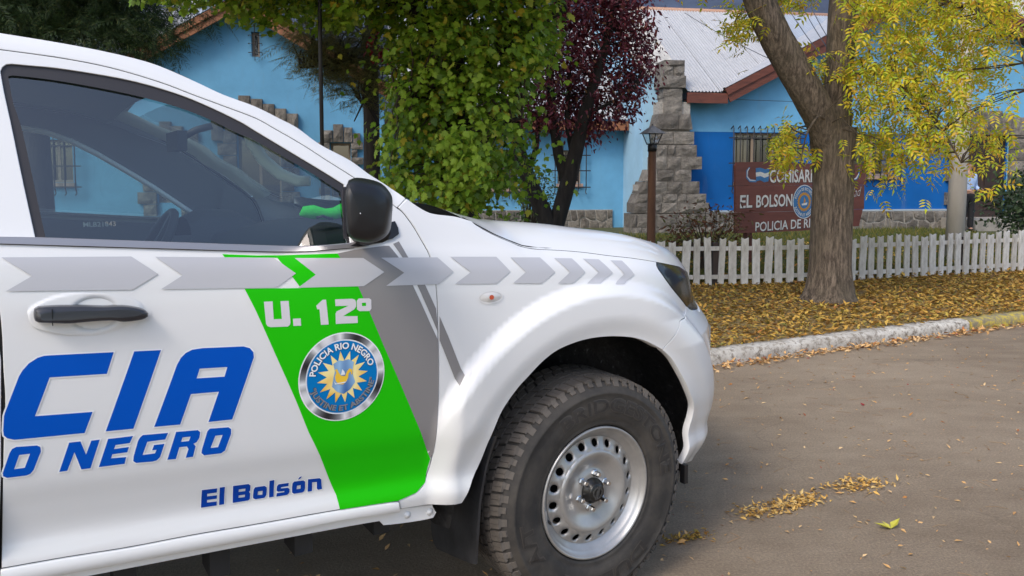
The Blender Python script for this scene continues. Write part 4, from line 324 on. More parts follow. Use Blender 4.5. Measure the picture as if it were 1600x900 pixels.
 'letters_big':[[[(-1.536,1.0502),(-1.5052,1.0482),(-1.4743,1.0461),(-1.4435,1.0441),(-1.4127,1.042),(-1.4204,1.0184),(-1.428,0.9948),(-1.4555,0.9966),(-1.4829,0.9984),(-1.5103,1.0003),(-1.5378,1.0021),(-1.5478,0.9751),(-1.5578,0.9482),(-1.5678,0.9213),(-1.5406,0.9191),(-1.5133,0.9169),(-1.4861,0.9147),(-1.4588,0.9125),(-1.4673,0.8896),(-1.4759,0.8668),(-1.5042,0.8688),(-1.5326,0.8707),(-1.561,0.8727),(-1.5893,0.8746),(-1.6066,0.8761),(-1.6192,0.8817),(-1.6249,0.8891),(-1.6256,0.8998),(-1.623,0.9307),(-1.6207,0.939),(-1.6116,0.9634),(-1.6025,0.9877),(-1.5934,1.0121),(-1.5867,1.0239),(-1.5746,1.0378),(-1.5582,1.0478),(-1.5463,1.0505)]],[[(-1.3711,1.0387),(-1.3431,1.0367),(-1.3151,1.0348),(-1.3256,1.0055),(-1.3361,0.9762),(-1.3465,0.9469),(-1.357,0.9176),(-1.3674,0.8883),(-1.3779,0.859),(-1.4061,0.8609),(-1.4342,0.8629),(-1.4237,0.8922),(-1.4132,0.9215),(-1.4027,0.9508),(-1.3921,0.9801),(-1.3816,1.0094)]],[[(-1.2473,1.0273),(-1.224,1.0283),(-1.1925,1.0259),(-1.161,1.0236),(-1.1295,1.0212),(-1.1144,1.0151),(-1.1062,1.0041),(-1.1053,0.9912),(-1.1162,0.9615),(-1.127,0.9319),(-1.1379,0.9022),(-1.1487,0.8726),(-1.1596,0.8429),(-1.1871,0.8445),(-1.2146,0.8461),(-1.2063,0.8699),(-1.1979,0.8936),(-1.1895,0.9173),(-1.2213,0.9192),(-1.253,0.9212),(-1.2656,0.8861),(-1.2782,0.8511),(-1.3062,0.8532),(-1.3343,0.8553),(-1.3238,0.8833),(-1.3133,0.9113),(-1.3028,0.9394),(-1.2923,0.9674),(-1.2818,0.9954),(-1.2726,1.0113),(-1.2617,1.0214)],[(-1.2319,0.9798),(-1.2002,0.9775),(-1.1685,0.9752),(-1.1758,0.9525),(-1.2075,0.9549),(-1.2393,0.9572)]],[[(-1.6043,0.8597),(-1.5666,0.8556),(-1.5603,0.8511),(-1.5597,0.8408),(-1.5744,0.8021),(-1.5806,0.7943),(-1.588,0.7922),(-1.6226,0.7944),(-1.6295,0.7995),(-1.6301,0.8068),(-1.6162,0.8485),(-1.6116,0.8565)],[(-1.5993,0.8408),(-1.5795,0.8397),(-1.5902,0.8102),(-1.6096,0.8111)]],[[(-1.5061,0.8504),(-1.4845,0.8492),(-1.4745,0.8164),(-1.4633,0.8466),(-1.4465,0.846),(-1.4566,0.8144),(-1.4667,0.7827),(-1.4845,0.7839),(-1.4967,0.8264),(-1.5117,0.7867),(-1.527,0.787),(-1.5165,0.8187)]],[[(-1.4299,0.8444),(-1.4046,0.843),(-1.3793,0.8417),(-1.3863,0.8262),(-1.4152,0.8272),(-1.4186,0.8184),(-1.3882,0.8174),(-1.3918,0.8054),(-1.4222,0.8066),(-1.4253,0.7977),(-1.3943,0.7944),(-1.398,0.7789),(-1.4241,0.7804),(-1.4502,0.7819),(-1.44,0.8131)]],[[(-1.3586,0.8401),(-1.3317,0.8378),(-1.3047,0.8355),(-1.3112,0.8207),(-1.3496,0.8222),(-1.3603,0.7925),(-1.3339,0.7911),(-1.3303,0.799),(-1.3399,0.7997),(-1.3355,0.8117),(-1.3132,0.8105),(-1.3231,0.7798),(-1.33,0.7734),(-1.3386,0.772),(-1.3741,0.7759),(-1.38,0.7818),(-1.3788,0.7932),(-1.369,0.8278),(-1.3644,0.8358)]],[[(-1.2873,0.8347),(-1.2632,0.8324),(-1.2392,0.8302),(-1.2339,0.824),(-1.2359,0.8104),(-1.2422,0.8008),(-1.2495,0.7982),(-1.2445,0.7908),(-1.2509,0.7659),(-1.2671,0.7663),(-1.2607,0.7872),(-1.2642,0.7943),(-1.2809,0.7955),(-1.289,0.7677),(-1.3076,0.7699),(-1.2974,0.8023)],[(-1.2734,0.8183),(-1.2556,0.8173),(-1.2594,0.8069),(-1.2771,0.8083)]],[[(-1.2119,0.8288),(-1.1692,0.8247),(-1.1625,0.819),(-1.1626,0.8068),(-1.1773,0.7665),(-1.1867,0.7614),(-1.2255,0.7643),(-1.2317,0.7713),(-1.2301,0.7811),(-1.2175,0.823)],[(-1.1993,0.8087),(-1.1825,0.8076),(-1.1933,0.7787),(-1.2107,0.7801)]]],
 'letters_small':[[[(-1.2292,0.6714),(-1.1933,0.6679),(-1.194,0.6564),(-1.2163,0.6581),(-1.2166,0.6514),(-1.1933,0.6489),(-1.1937,0.6394),(-1.2165,0.6414),(-1.2169,0.6349),(-1.1937,0.6323),(-1.1942,0.6216),(-1.2309,0.6245),(-1.2301,0.6479)]],[[(-1.1875,0.6687),(-1.1751,0.6677),(-1.1759,0.6441),(-1.1766,0.6206),(-1.1884,0.6211),(-1.1879,0.6449)]],[[(-1.1555,0.6655),(-1.118,0.6621),(-1.113,0.6568),(-1.113,0.6431),(-1.1161,0.6394),(-1.1128,0.6345),(-1.1138,0.6203),(-1.1171,0.6164),(-1.1559,0.6191),(-1.1557,0.6423)],[(-1.1413,0.6523),(-1.1251,0.6509),(-1.1256,0.6441),(-1.1415,0.6455)],[(-1.1413,0.6357),(-1.1258,0.6344),(-1.1262,0.628),(-1.1417,0.6293)]],[[(-1.1012,0.649),(-1.078,0.6473),(-1.0723,0.6422),(-1.0714,0.6357),(-1.0725,0.6201),(-1.0774,0.6141),(-1.0996,0.6153),(-1.1057,0.6196),(-1.1061,0.6268),(-1.1047,0.6436)],[(-1.0935,0.6355),(-1.082,0.6345),(-1.0827,0.6242),(-1.0947,0.6253)]],[[(-1.0656,0.659),(-1.0533,0.6584),(-1.0536,0.6349),(-1.0539,0.6115),(-1.0656,0.6121),(-1.0656,0.6355)]],[[(-1.0421,0.6434),(-1.0154,0.6415),(-1.0159,0.6322),(-1.0349,0.6334),(-1.0353,0.6302),(-1.0176,0.6281),(-1.0124,0.6232),(-1.0128,0.6146),(-1.0163,0.6094),(-1.022,0.6084),(-1.0471,0.6101),(-1.046,0.6194),(-1.0266,0.6178),(-1.0264,0.6207),(-1.0426,0.6226),(-1.0465,0.6269),(-1.046,0.6385)]],[[(-1.0009,0.642),(-0.9771,0.6398),(-0.972,0.6348),(-0.9713,0.6161),(-0.9738,0.6081),(-0.979,0.6057),(-1.0012,0.6072),(-1.0059,0.6118),(-1.0065,0.6255),(-1.0054,0.6379)],[(-0.9934,0.628),(-0.9836,0.6278),(-0.9838,0.6178),(-0.9943,0.6182)]],[[(-0.9919,0.6455),(-0.9871,0.6521),(-0.9811,0.6523),(-0.9861,0.6462)]],[[(-0.9647,0.64),(-0.9337,0.6363),(-0.9286,0.6318),(-0.9266,0.6121),(-0.9254,0.6032),(-0.9362,0.6034),(-0.9398,0.6077),(-0.9403,0.6267),(-0.953,0.6283),(-0.953,0.6038),(-0.9649,0.6044)]]],
 'letters_unit':[[[(-1.0763,1.1263),(-1.0546,1.1254),(-1.0543,1.1029),(-1.0539,1.0804),(-1.0336,1.0793),(-1.0351,1.1241),(-1.0145,1.123),(-1.0133,1.0955),(-1.0121,1.0681),(-1.0139,1.0621),(-1.0191,1.0586),(-1.0622,1.0615),(-1.07,1.065),(-1.0733,1.0723),(-1.0748,1.0993)]],[[(-1.0056,1.0772),(-0.9857,1.076),(-0.9849,1.0571),(-1.0049,1.0586)]],[[(-0.926,1.1184),(-0.917,1.1176),(-0.9148,1.0852),(-0.9126,1.0527),(-0.9334,1.0538),(-0.9356,1.0945),(-0.9416,1.095),(-0.9437,1.1045)]],[[(-0.8926,1.1166),(-0.869,1.1153),(-0.8453,1.114),(-0.8376,1.1108),(-0.8351,1.1032),(-0.8356,1.0926),(-0.8411,1.0857),(-0.8728,1.0707),(-0.8329,1.0668),(-0.8324,1.0486),(-0.8628,1.0504),(-0.8931,1.0521),(-0.8932,1.079),(-0.8897,1.085),(-0.8562,1.0966),(-0.8924,1.0988)]],[[(-0.8274,1.1131),(-0.7979,1.1113),(-0.7919,1.1069),(-0.7924,1.0833),(-0.7972,1.0773),(-0.8267,1.0795),(-0.8332,1.085),(-0.8333,1.1073)],[(-0.819,1.1007),(-0.8072,1.1003),(-0.8076,1.0916),(-0.8189,1.0922)]]],
 'badge':[(-0.8774,0.9097)],
 'indicator':[(-0.416,1.0825)],
 'handle_bar':[(-1.5609,1.1549),(-1.5528,1.1592),(-1.541,1.1592),(-1.5341,1.159),(-1.527,1.1587),(-1.52,1.1584),(-1.5129,1.158),(-1.5054,1.1575),(-1.4977,1.1569),(-1.4899,1.1562),(-1.4821,1.1555),(-1.4746,1.1547),(-1.467,1.1538),(-1.4592,1.1528),(-1.4516,1.1517),(-1.4441,1.1506),(-1.4372,1.1497),(-1.431,1.149),(-1.421,1.1484),(-1.4129,1.1484),(-1.4055,1.1482),(-1.3987,1.1477),(-1.3926,1.1471),(-1.3861,1.1461),(-1.3785,1.1445),(-1.3706,1.1426),(-1.3634,1.1404),(-1.3571,1.138),(-1.3515,1.1355),(-1.3453,1.1313),(-1.3411,1.1251),(-1.3415,1.1187),(-1.3469,1.1147),(-1.3543,1.1123),(-1.3624,1.1114),(-1.3738,1.1108),(-1.3799,1.1107),(-1.3908,1.1111),(-1.3987,1.1125),(-1.4054,1.1145),(-1.4132,1.1162),(-1.4223,1.1172),(-1.4324,1.1178),(-1.4387,1.1181),(-1.4449,1.1183),(-1.4528,1.1184),(-1.4619,1.1184),(-1.4716,1.1184),(-1.4812,1.1184),(-1.4901,1.1184),(-1.4974,1.1186),(-1.5072,1.1194),(-1.5137,1.1205),(-1.5214,1.1218),(-1.533,1.1233),(-1.5395,1.1242),(-1.5457,1.1251),(-1.5552,1.1269),(-1.5603,1.1304),(-1.5621,1.1375),(-1.5624,1.145),(-1.5612,1.1529)],
 'handle_scoop':[(-1.4469,1.132)],
 'handle_oval':[(-1.5733,1.1475),(-1.5724,1.1565),(-1.5716,1.1655),(-1.568,1.1752),(-1.5592,1.1808),(-1.5483,1.1823),(-1.5322,1.183),(-1.523,1.1831),(-1.5134,1.1829),(-1.504,1.1827),(-1.4942,1.1823),(-1.4837,1.1817),(-1.473,1.1809),(-1.4623,1.18),(-1.452,1.179),(-1.4425,1.1777),(-1.4254,1.1747),(-1.4099,1.1711),(-1.395,1.1667),(-1.3798,1.1613),(-1.3653,1.1552),(-1.353,1.1486),(-1.3437,1.1412),(-1.3366,1.1334),(-1.331,1.1239),(-1.3344,1.1139),(-1.3443,1.1057),(-1.3534,1.1002),(-1.3636,1.096),(-1.3749,1.0928),(-1.3878,1.0902),(-1.4024,1.0878),(-1.419,1.0853),(-1.4369,1.0838),(-1.4462,1.0838),(-1.456,1.0844),(-1.4666,1.0854),(-1.4775,1.0868),(-1.4882,1.0885),(-1.4983,1.0904),(-1.5075,1.0924),(-1.5235,1.097),(-1.5372,1.1023),(-1.5486,1.1073),(-1.5574,1.1111),(-1.5664,1.1168),(-1.5713,1.1278),(-1.5723,1.1377)],
 'mirror':[(-0.9249,1.4286),(-0.918,1.4318),(-0.909,1.4339),(-0.8995,1.4336),(-0.8882,1.4322),(-0.8769,1.4301),(-0.8656,1.4275),(-0.8544,1.4241),(-0.8442,1.4194),(-0.8352,1.4124),(-0.8272,1.404),(-0.8211,1.396),(-0.8174,1.3897),(-0.8155,1.3837),(-0.8146,1.3757),(-0.8146,1.3639),(-0.8149,1.3571),(-0.8155,1.35),(-0.8161,1.3432),(-0.8168,1.3367),(-0.8173,1.3305),(-0.8178,1.3244),(-0.8184,1.3183),(-0.8204,1.3072),(-0.8247,1.2984),(-0.831,1.2918),(-0.8386,1.2867),(-0.8467,1.2827),(-0.8556,1.2798),(-0.8655,1.2783),(-0.8767,1.2783),(-0.8831,1.2788),(-0.8899,1.2798),(-0.8965,1.281),(-0.9027,1.2826),(-0.9126,1.2862),(-0.9202,1.2903),(-0.9261,1.2962),(-0.9304,1.3054),(-0.9315,1.3114),(-0.9326,1.3174),(-0.9332,1.3243),(-0.9337,1.3318),(-0.9342,1.3399),(-0.9347,1.3491),(-0.9352,1.3596),(-0.9355,1.3707),(-0.9356,1.3816),(-0.9354,1.3917),(-0.9348,1.4001),(-0.9338,1.4067),(-0.9305,1.4164),(-0.9267,1.4242)],
 'mirror_foot':[(-0.8358,1.2516),(-0.817,1.2581),(-0.793,1.269),(-0.7736,1.2786),(-0.752,1.2893),(-0.7307,1.2994),(-0.712,1.3074),(-0.6906,1.3112),(-0.6851,1.2943),(-0.6859,1.2774),(-0.7062,1.2667),(-0.7325,1.2609),(-0.7606,1.2557),(-0.7809,1.2522),(-0.8014,1.2501),(-0.8143,1.2489)],
 'mud_flap':[(0.923,0.6671),(0.899,0.6572),(0.8826,0.6302),(0.8707,0.6026),(0.8555,0.5719),(0.835,0.5369),(0.8113,0.4988),(0.7881,0.4644),(0.7669,0.4372),(0.7464,0.4136),(0.7258,0.3901),(0.6974,0.3761),(0.669,0.362),(0.6406,0.348),(0.6123,0.334),(0.5839,0.3199),(0.5555,0.3059),(0.5462,0.2767),(0.5404,0.2484),(0.5445,0.2201),(0.5539,0.1973),(0.577,0.1858),(0.5818,0.1841),(0.623,0.1925),(0.6671,0.2014),(0.7112,0.2102),(0.7524,0.2187),(0.7878,0.2264),(0.8144,0.2329),(0.8384,0.2406),(0.8416,0.2646),(0.8444,0.2906),(0.849,0.3269),(0.8521,0.3531),(0.8556,0.3822),(0.8593,0.4121),(0.8629,0.4406),(0.8664,0.4653),(0.8722,0.505),(0.878,0.5389),(0.8858,0.5715),(0.8969,0.6042),(0.9099,0.6356)],
}
# places of twigs in the crowns, metres
TW = {
 'maple_face':[(-0.97,8.36,1.94),(-0.34,8.02,1.78),(-1.33,8.2,1.41),(-0.59,8.44,1.41),(-0.31,8.71,2.69),(-1.3,8.58,1.56),(-0.71,8.41,1.48),(-1.18,8.24,2.65),(-0.32,8.55,2.39),(-0.74,8.63,2.31),(-0.4,8.66,1.29),(-1.18,8.98,1.37),(-0.18,8.92,2.6),(-0.39,8.05,2.36),(-1.23,8.38,1.48),(-1.18,8.84,2.44),(-0.17,8.96,2.38),(-1.19,7.98,1.82),(-1.07,8.65,2.21),(-1.18,8.98,2.93),(-0.9,8.89,1.18),(-0.75,8.54,2.1),(-0.29,8.57,1.86),(-0.54,8.77,2.17),(-1.05,9.07,2.45),(-0.47,7.97,1.91),(-0.64,7.97,1.85),(-0.58,8.33,1.7),(-0.98,8.62,2.12),(-0.83,8.32,2.26),(-0.74,8.28,1.84),(-1.39,8.76,1.92),(-0.9,8.89,2.58),(-0.98,8.48,2.59),(-0.2,8.36,2.72),(-0.82,8.4,1.42),(0.07,8.37,2.61),(-0.59,8.13,2.48),(-0.51,8.89,2.64),(-0.93,8.63,1.47),(-0.01,8.12,2.27),(-0.92,8.44,2.3),(-0.71,8.99,2.23),(-1.06,8.85,1.59),(-0.25,8.28,1.98),(-0.12,8.33,2.6),(-0.7,8.58,1.22),(-0.85,8.95,2.53),(-0.57,8.31,1.51),(-1.1,8.86,1.99),(-1.16,8.94,1.5),(-0.93,8.57,2.45),(-0.69,8.82,2.1),(0.07,8.57,2.78),(-0.84,8.37,2.35),(-0.76,8.36,2.57),(-1.22,8.74,1.94),(-0.71,8.21,2.74),(-0.06,8.86,2.28),(-0.32,8.38,2.14),(-0.67,8.44,1.67),(-0.78,8.78,1.3),(-1.21,8.66,1.4),(-0.38,7.96,1.48),(-1.3,8.61,2.36),(0.02,8.19,2.45),(-1.0,8.78,1.83),(-0.53,8.36,1.17),(-0.6,8.93,1.78),(-1.18,8.84,2.81),(-1.03,8.21,2.41),(-1.06,8.99,1.69),(-0.88,8.39,1.65),(-0.88,8.02,2.47),(-0.55,8.16,2.21),(-0.07,9.11,2.76),(-0.57,8.46,1.85),(-0.45,8.76,2.08),(-1.12,8.88,1.66),(0.15,8.95,2.52),(-0.88,8.78,2.19),(-1.3,8.94,2.83),(-0.38,7.95,1.69),(-0.39,8.33,1.2),(-0.45,8.31,2.69),(-1.21,8.32,1.23),(-0.27,8.21,1.47),(-1.18,8.35,2.03),(0.2,8.37,2.66),(-0.59,8.18,2.33),(-1.32,8.77,1.64),(-0.46,8.33,1.59),(-0.55,8.84,2.53),(-0.73,8.81,1.97),(-1.14,8.1,2.39),(-1.1,8.19,2.18),(-0.46,8.65,1.88),(-0.88,8.45,1.37),(-0.34,7.93,1.6),(-1.33,8.98,1.99),(-0.09,8.08,2.02),(-1.27,8.23,2.75),(-1.15,8.73,2.05),(-0.74,9.0,2.67),(-0.35,7.99,2.46),(-1.1,8.18,2.07),(-1.02,8.54,2.76),(-1.09,8.33,1.8),(-0.15,8.86,2.48),(-0.58,8.24,1.24),(-1.37,8.94,1.76),(-1.05,8.43,1.16),(-0.92,8.99,1.86),(-0.75,8.22,2.16),(-0.18,8.51,2.23),(-0.64,8.72,1.3),(-1.35,9.03,2.26),(-0.27,8.04,2.44),(-1.0,8.01,1.32),(-0.31,8.89,1.56),(-0.66,8.94,2.8),(-0.57,8.02,1.6),(-0.14,8.69,2.18),(-0.78,8.27,1.13),(-0.83,8.75,1.59),(-0.88,8.34,2.72),(-0.86,8.55,2.1),(-0.49,8.92,2.32),(-1.35,8.85,2.61),(-0.82,8.62,2.86),(-0.64,8.04,2.4),(-0.67,8.69,1.8),(-1.0,8.85,2.74),(-0.86,8.02,2.56),(-1.13,8.76,2.63),(0.17,8.75,2.78),(-0.8,8.95,2.03),(-0.98,8.94,1.19),(-1.27,8.52,2.45),(0.17,9.1,2.69),(-0.23,8.1,1.74),(-1.24,8.99,2.34),(-0.79,8.44,1.2),(-0.46,8.14,1.42),(-1.11,9.1,2.93),(-0.66,8.04,1.35),(-0.08,8.61,2.78),(0.04,9.07,2.48),(-0.79,8.25,1.75),(-0.6,8.92,2.0),(-1.27,8.34,1.38),(-0.78,8.54,2.39),(-0.28,8.56,1.34),(-1.12,8.4,2.52),(-0.47,8.5,1.26),(-0.35,8.04,2.7),(-0.93,8.54,2.23),(-0.48,8.34,1.8),(-1.08,8.95,1.44),(0.01,8.1,2.51),(-1.42,8.75,1.71),(-0.2,8.38,1.91),(-1.25,8.18,2.04),(-0.37,8.02,2.18),(0.11,8.01,2.61)],
 'maple_dark':[(-2.6,9.56,3.54),(-1.34,9.04,3.67),(-0.78,7.82,3.47),(-1.91,9.53,3.7),(-2.64,8.59,3.6),(-0.35,8.17,3.36),(-2.15,8.35,3.69),(-1.5,8.83,3.27),(-2.56,7.82,3.63),(-1.57,9.15,3.69),(-1.4,9.07,3.17),(-1.65,8.31,3.3),(-1.99,9.47,3.99),(-2.35,9.6,3.99),(-3.8,9.58,3.66),(-2.1,9.45,3.79),(-2.23,8.64,3.88),(-2.65,8.29,3.24),(-2.84,8.91,3.8),(-3.49,9.14,3.92),(-4.38,9.01,3.91),(0.25,9.04,3.47),(-1.52,8.6,3.41),(-1.28,8.33,3.77),(-0.67,8.62,3.57),(-3.1,8.94,3.53),(-2.47,8.21,3.7),(-2.82,7.94,3.49),(-2.26,9.12,3.97),(-0.63,9.08,3.55),(-2.76,8.18,3.51),(-1.04,7.91,2.87),(-0.52,8.43,3.26),(-1.69,8.11,3.25),(-0.4,9.51,3.18),(0.12,8.86,3.8),(0.37,9.32,3.7),(0.14,8.01,3.22),(-2.18,8.56,3.49),(0.23,7.79,3.37),(-3.12,9.4,3.99),(0.12,8.3,3.41),(-0.54,7.84,2.76),(0.14,8.72,2.79),(-3.24,9.49,3.75),(-2.39,8.95,3.54),(-1.26,7.98,3.42),(-1.57,9.38,4.07),(-2.49,8.36,3.61),(-3.73,8.75,3.53),(-0.5,9.15,3.47),(-1.77,8.08,3.59),(-0.13,8.44,3.26),(-2.36,8.42,3.4),(-1.91,8.56,3.27),(-3.01,8.76,3.83),(-1.72,9.41,4.0),(-4.07,9.29,3.96),(-0.68,9.13,3.23),(0.46,8.83,3.68),(-2.17,8.96,3.32),(-2.13,8.7,3.43),(-0.83,8.37,3.44),(-0.51,8.25,2.88),(-0.7,8.47,3.13),(0.38,8.14,3.25),(-3.84,8.85,3.51),(-1.13,8.95,3.4),(-1.84,8.63,3.25),(-0.23,9.2,3.8),(-3.01,8.0,3.41),(-1.95,8.26,3.13),(-1.09,8.94,2.95),(-1.99,9.22,4.0),(-2.77,8.9,3.6),(-1.52,9.31,3.43),(-2.31,7.84,3.65),(-3.74,9.33,3.96),(-0.73,7.84,2.96),(-0.67,9.59,3.85),(-3.37,8.21,3.44),(-0.07,8.77,2.92),(-0.92,9.46,4.05),(-0.61,9.27,3.17),(-3.93,8.43,3.52),(0.02,9.41,3.13),(-0.29,8.4,3.38),(0.05,9.32,3.32),(0.04,9.28,3.86),(-2.74,9.41,3.71),(-1.05,8.77,3.46),(-0.53,8.11,3.42),(-0.73,8.9,2.93),(0.53,8.81,3.8),(0.34,8.78,3.12),(-0.41,8.79,3.16),(-0.36,9.12,3.42),(-2.21,8.03,3.13),(-0.6,9.27,3.96),(-1.3,9.24,3.65),(-2.54,9.55,4.05),(-4.13,9.17,3.71),(-0.08,8.36,3.12),(-2.97,9.56,3.61),(-0.37,8.07,3.5),(-0.59,9.56,3.92),(-3.31,9.06,3.95),(-2.36,8.08,3.65),(0.01,9.24,2.95),(-0.85,8.51,3.19),(-3.91,8.23,3.67),(-2.21,9.55,3.99),(0.09,9.38,3.8),(0.07,8.46,2.89),(-1.25,8.2,3.63),(-0.25,8.42,2.98),(-1.68,9.12,3.76),(-3.64,9.02,3.67),(0.46,9.45,3.31),(-0.94,8.71,3.67),(-0.36,7.97,2.79),(-1.36,8.55,3.39),(-1.42,9.32,3.11),(-1.39,9.45,3.62),(-0.4,7.77,3.47),(-3.9,9.05,3.78),(-1.0,8.94,3.53),(0.36,8.86,2.96),(-1.16,8.8,3.13),(-0.14,9.45,3.72),(-2.42,9.15,3.84),(-2.8,9.32,3.46),(-3.66,9.36,3.8),(-1.22,8.65,3.26),(0.16,8.07,3.5),(-1.62,9.57,4.01),(-0.1,7.76,3.2),(-1.83,8.29,3.13),(-2.72,9.56,4.01),(-3.64,8.72,3.73),(-3.08,8.34,3.44),(-3.06,9.22,3.68),(-1.04,8.74,3.81),(-3.09,8.67,3.44),(-2.32,7.9,3.43),(-3.93,9.38,3.82),(-2.45,9.5,3.54),(-1.74,8.39,3.51),(-2.2,9.51,3.68),(-0.22,7.89,3.18),(-3.36,8.91,3.5),(-1.72,8.22,3.56),(-1.52,9.55,3.74),(0.31,9.04,3.84),(-1.04,9.29,3.22),(-0.36,9.42,3.94),(-2.08,8.61,3.53),(-0.22,7.92,3.55),(-0.81,9.16,3.63),(0.25,7.94,2.61),(-3.83,8.24,3.67),(-3.94,9.49,3.62),(-2.6,8.27,3.77),(-2.56,8.82,3.3),(0.31,8.24,3.69),(-1.26,9.11,3.51),(-2.64,8.21,3.45),(-0.68,8.02,3.2),(-0.17,9.19,3.22),(0.28,7.77,3.06),(0.25,8.44,2.79),(-2.13,7.76,3.42),(-0.66,7.79,2.82),(-3.71,8.13,3.38),(-0.71,8.83,3.71),(-1.64,8.87,3.34),(-0.22,9.27,3.69),(0.21,9.0,3.18),(-0.21,7.78,2.76),(-0.95,8.99,2.98),(-0.01,9.17,3.16),(-3.6,8.05,3.5),(0.36,8.38,2.81),(-0.86,8.16,2.96),(-3.02,8.88,3.29),(0.17,8.3,3.13),(-3.13,8.02,3.37),(-2.22,7.84,3.61),(0.11,9.2,2.95),(-1.21,8.6,3.75),(-1.45,9.08,3.29),(-2.76,8.77,3.25),(-1.37,8.99,3.76),(-3.01,8.31,3.47),(-2.77,8.39,3.19),(0.09,8.33,3.04),(-2.53,8.99,3.66),(-1.09,8.07,3.43),(-0.48,8.35,3.39),(-1.99,8.76,3.41),(-0.69,8.03,3.43),(-2.75,7.84,3.1),(-0.32,8.0,2.97),(-1.49,8.43,3.81),(0.39,9.46,3.16),(-3.93,8.5,3.64),(-0.05,8.22,3.56),(-1.58,7.75,3.1),(-0.73,7.77,3.23),(0.48,8.08,3.4),(-0.91,7.83,3.06),(-0.75,8.21,3.63),(-3.19,8.15,3.6),(-2.81,9.24,3.59),(0.2,7.85,2.79)],
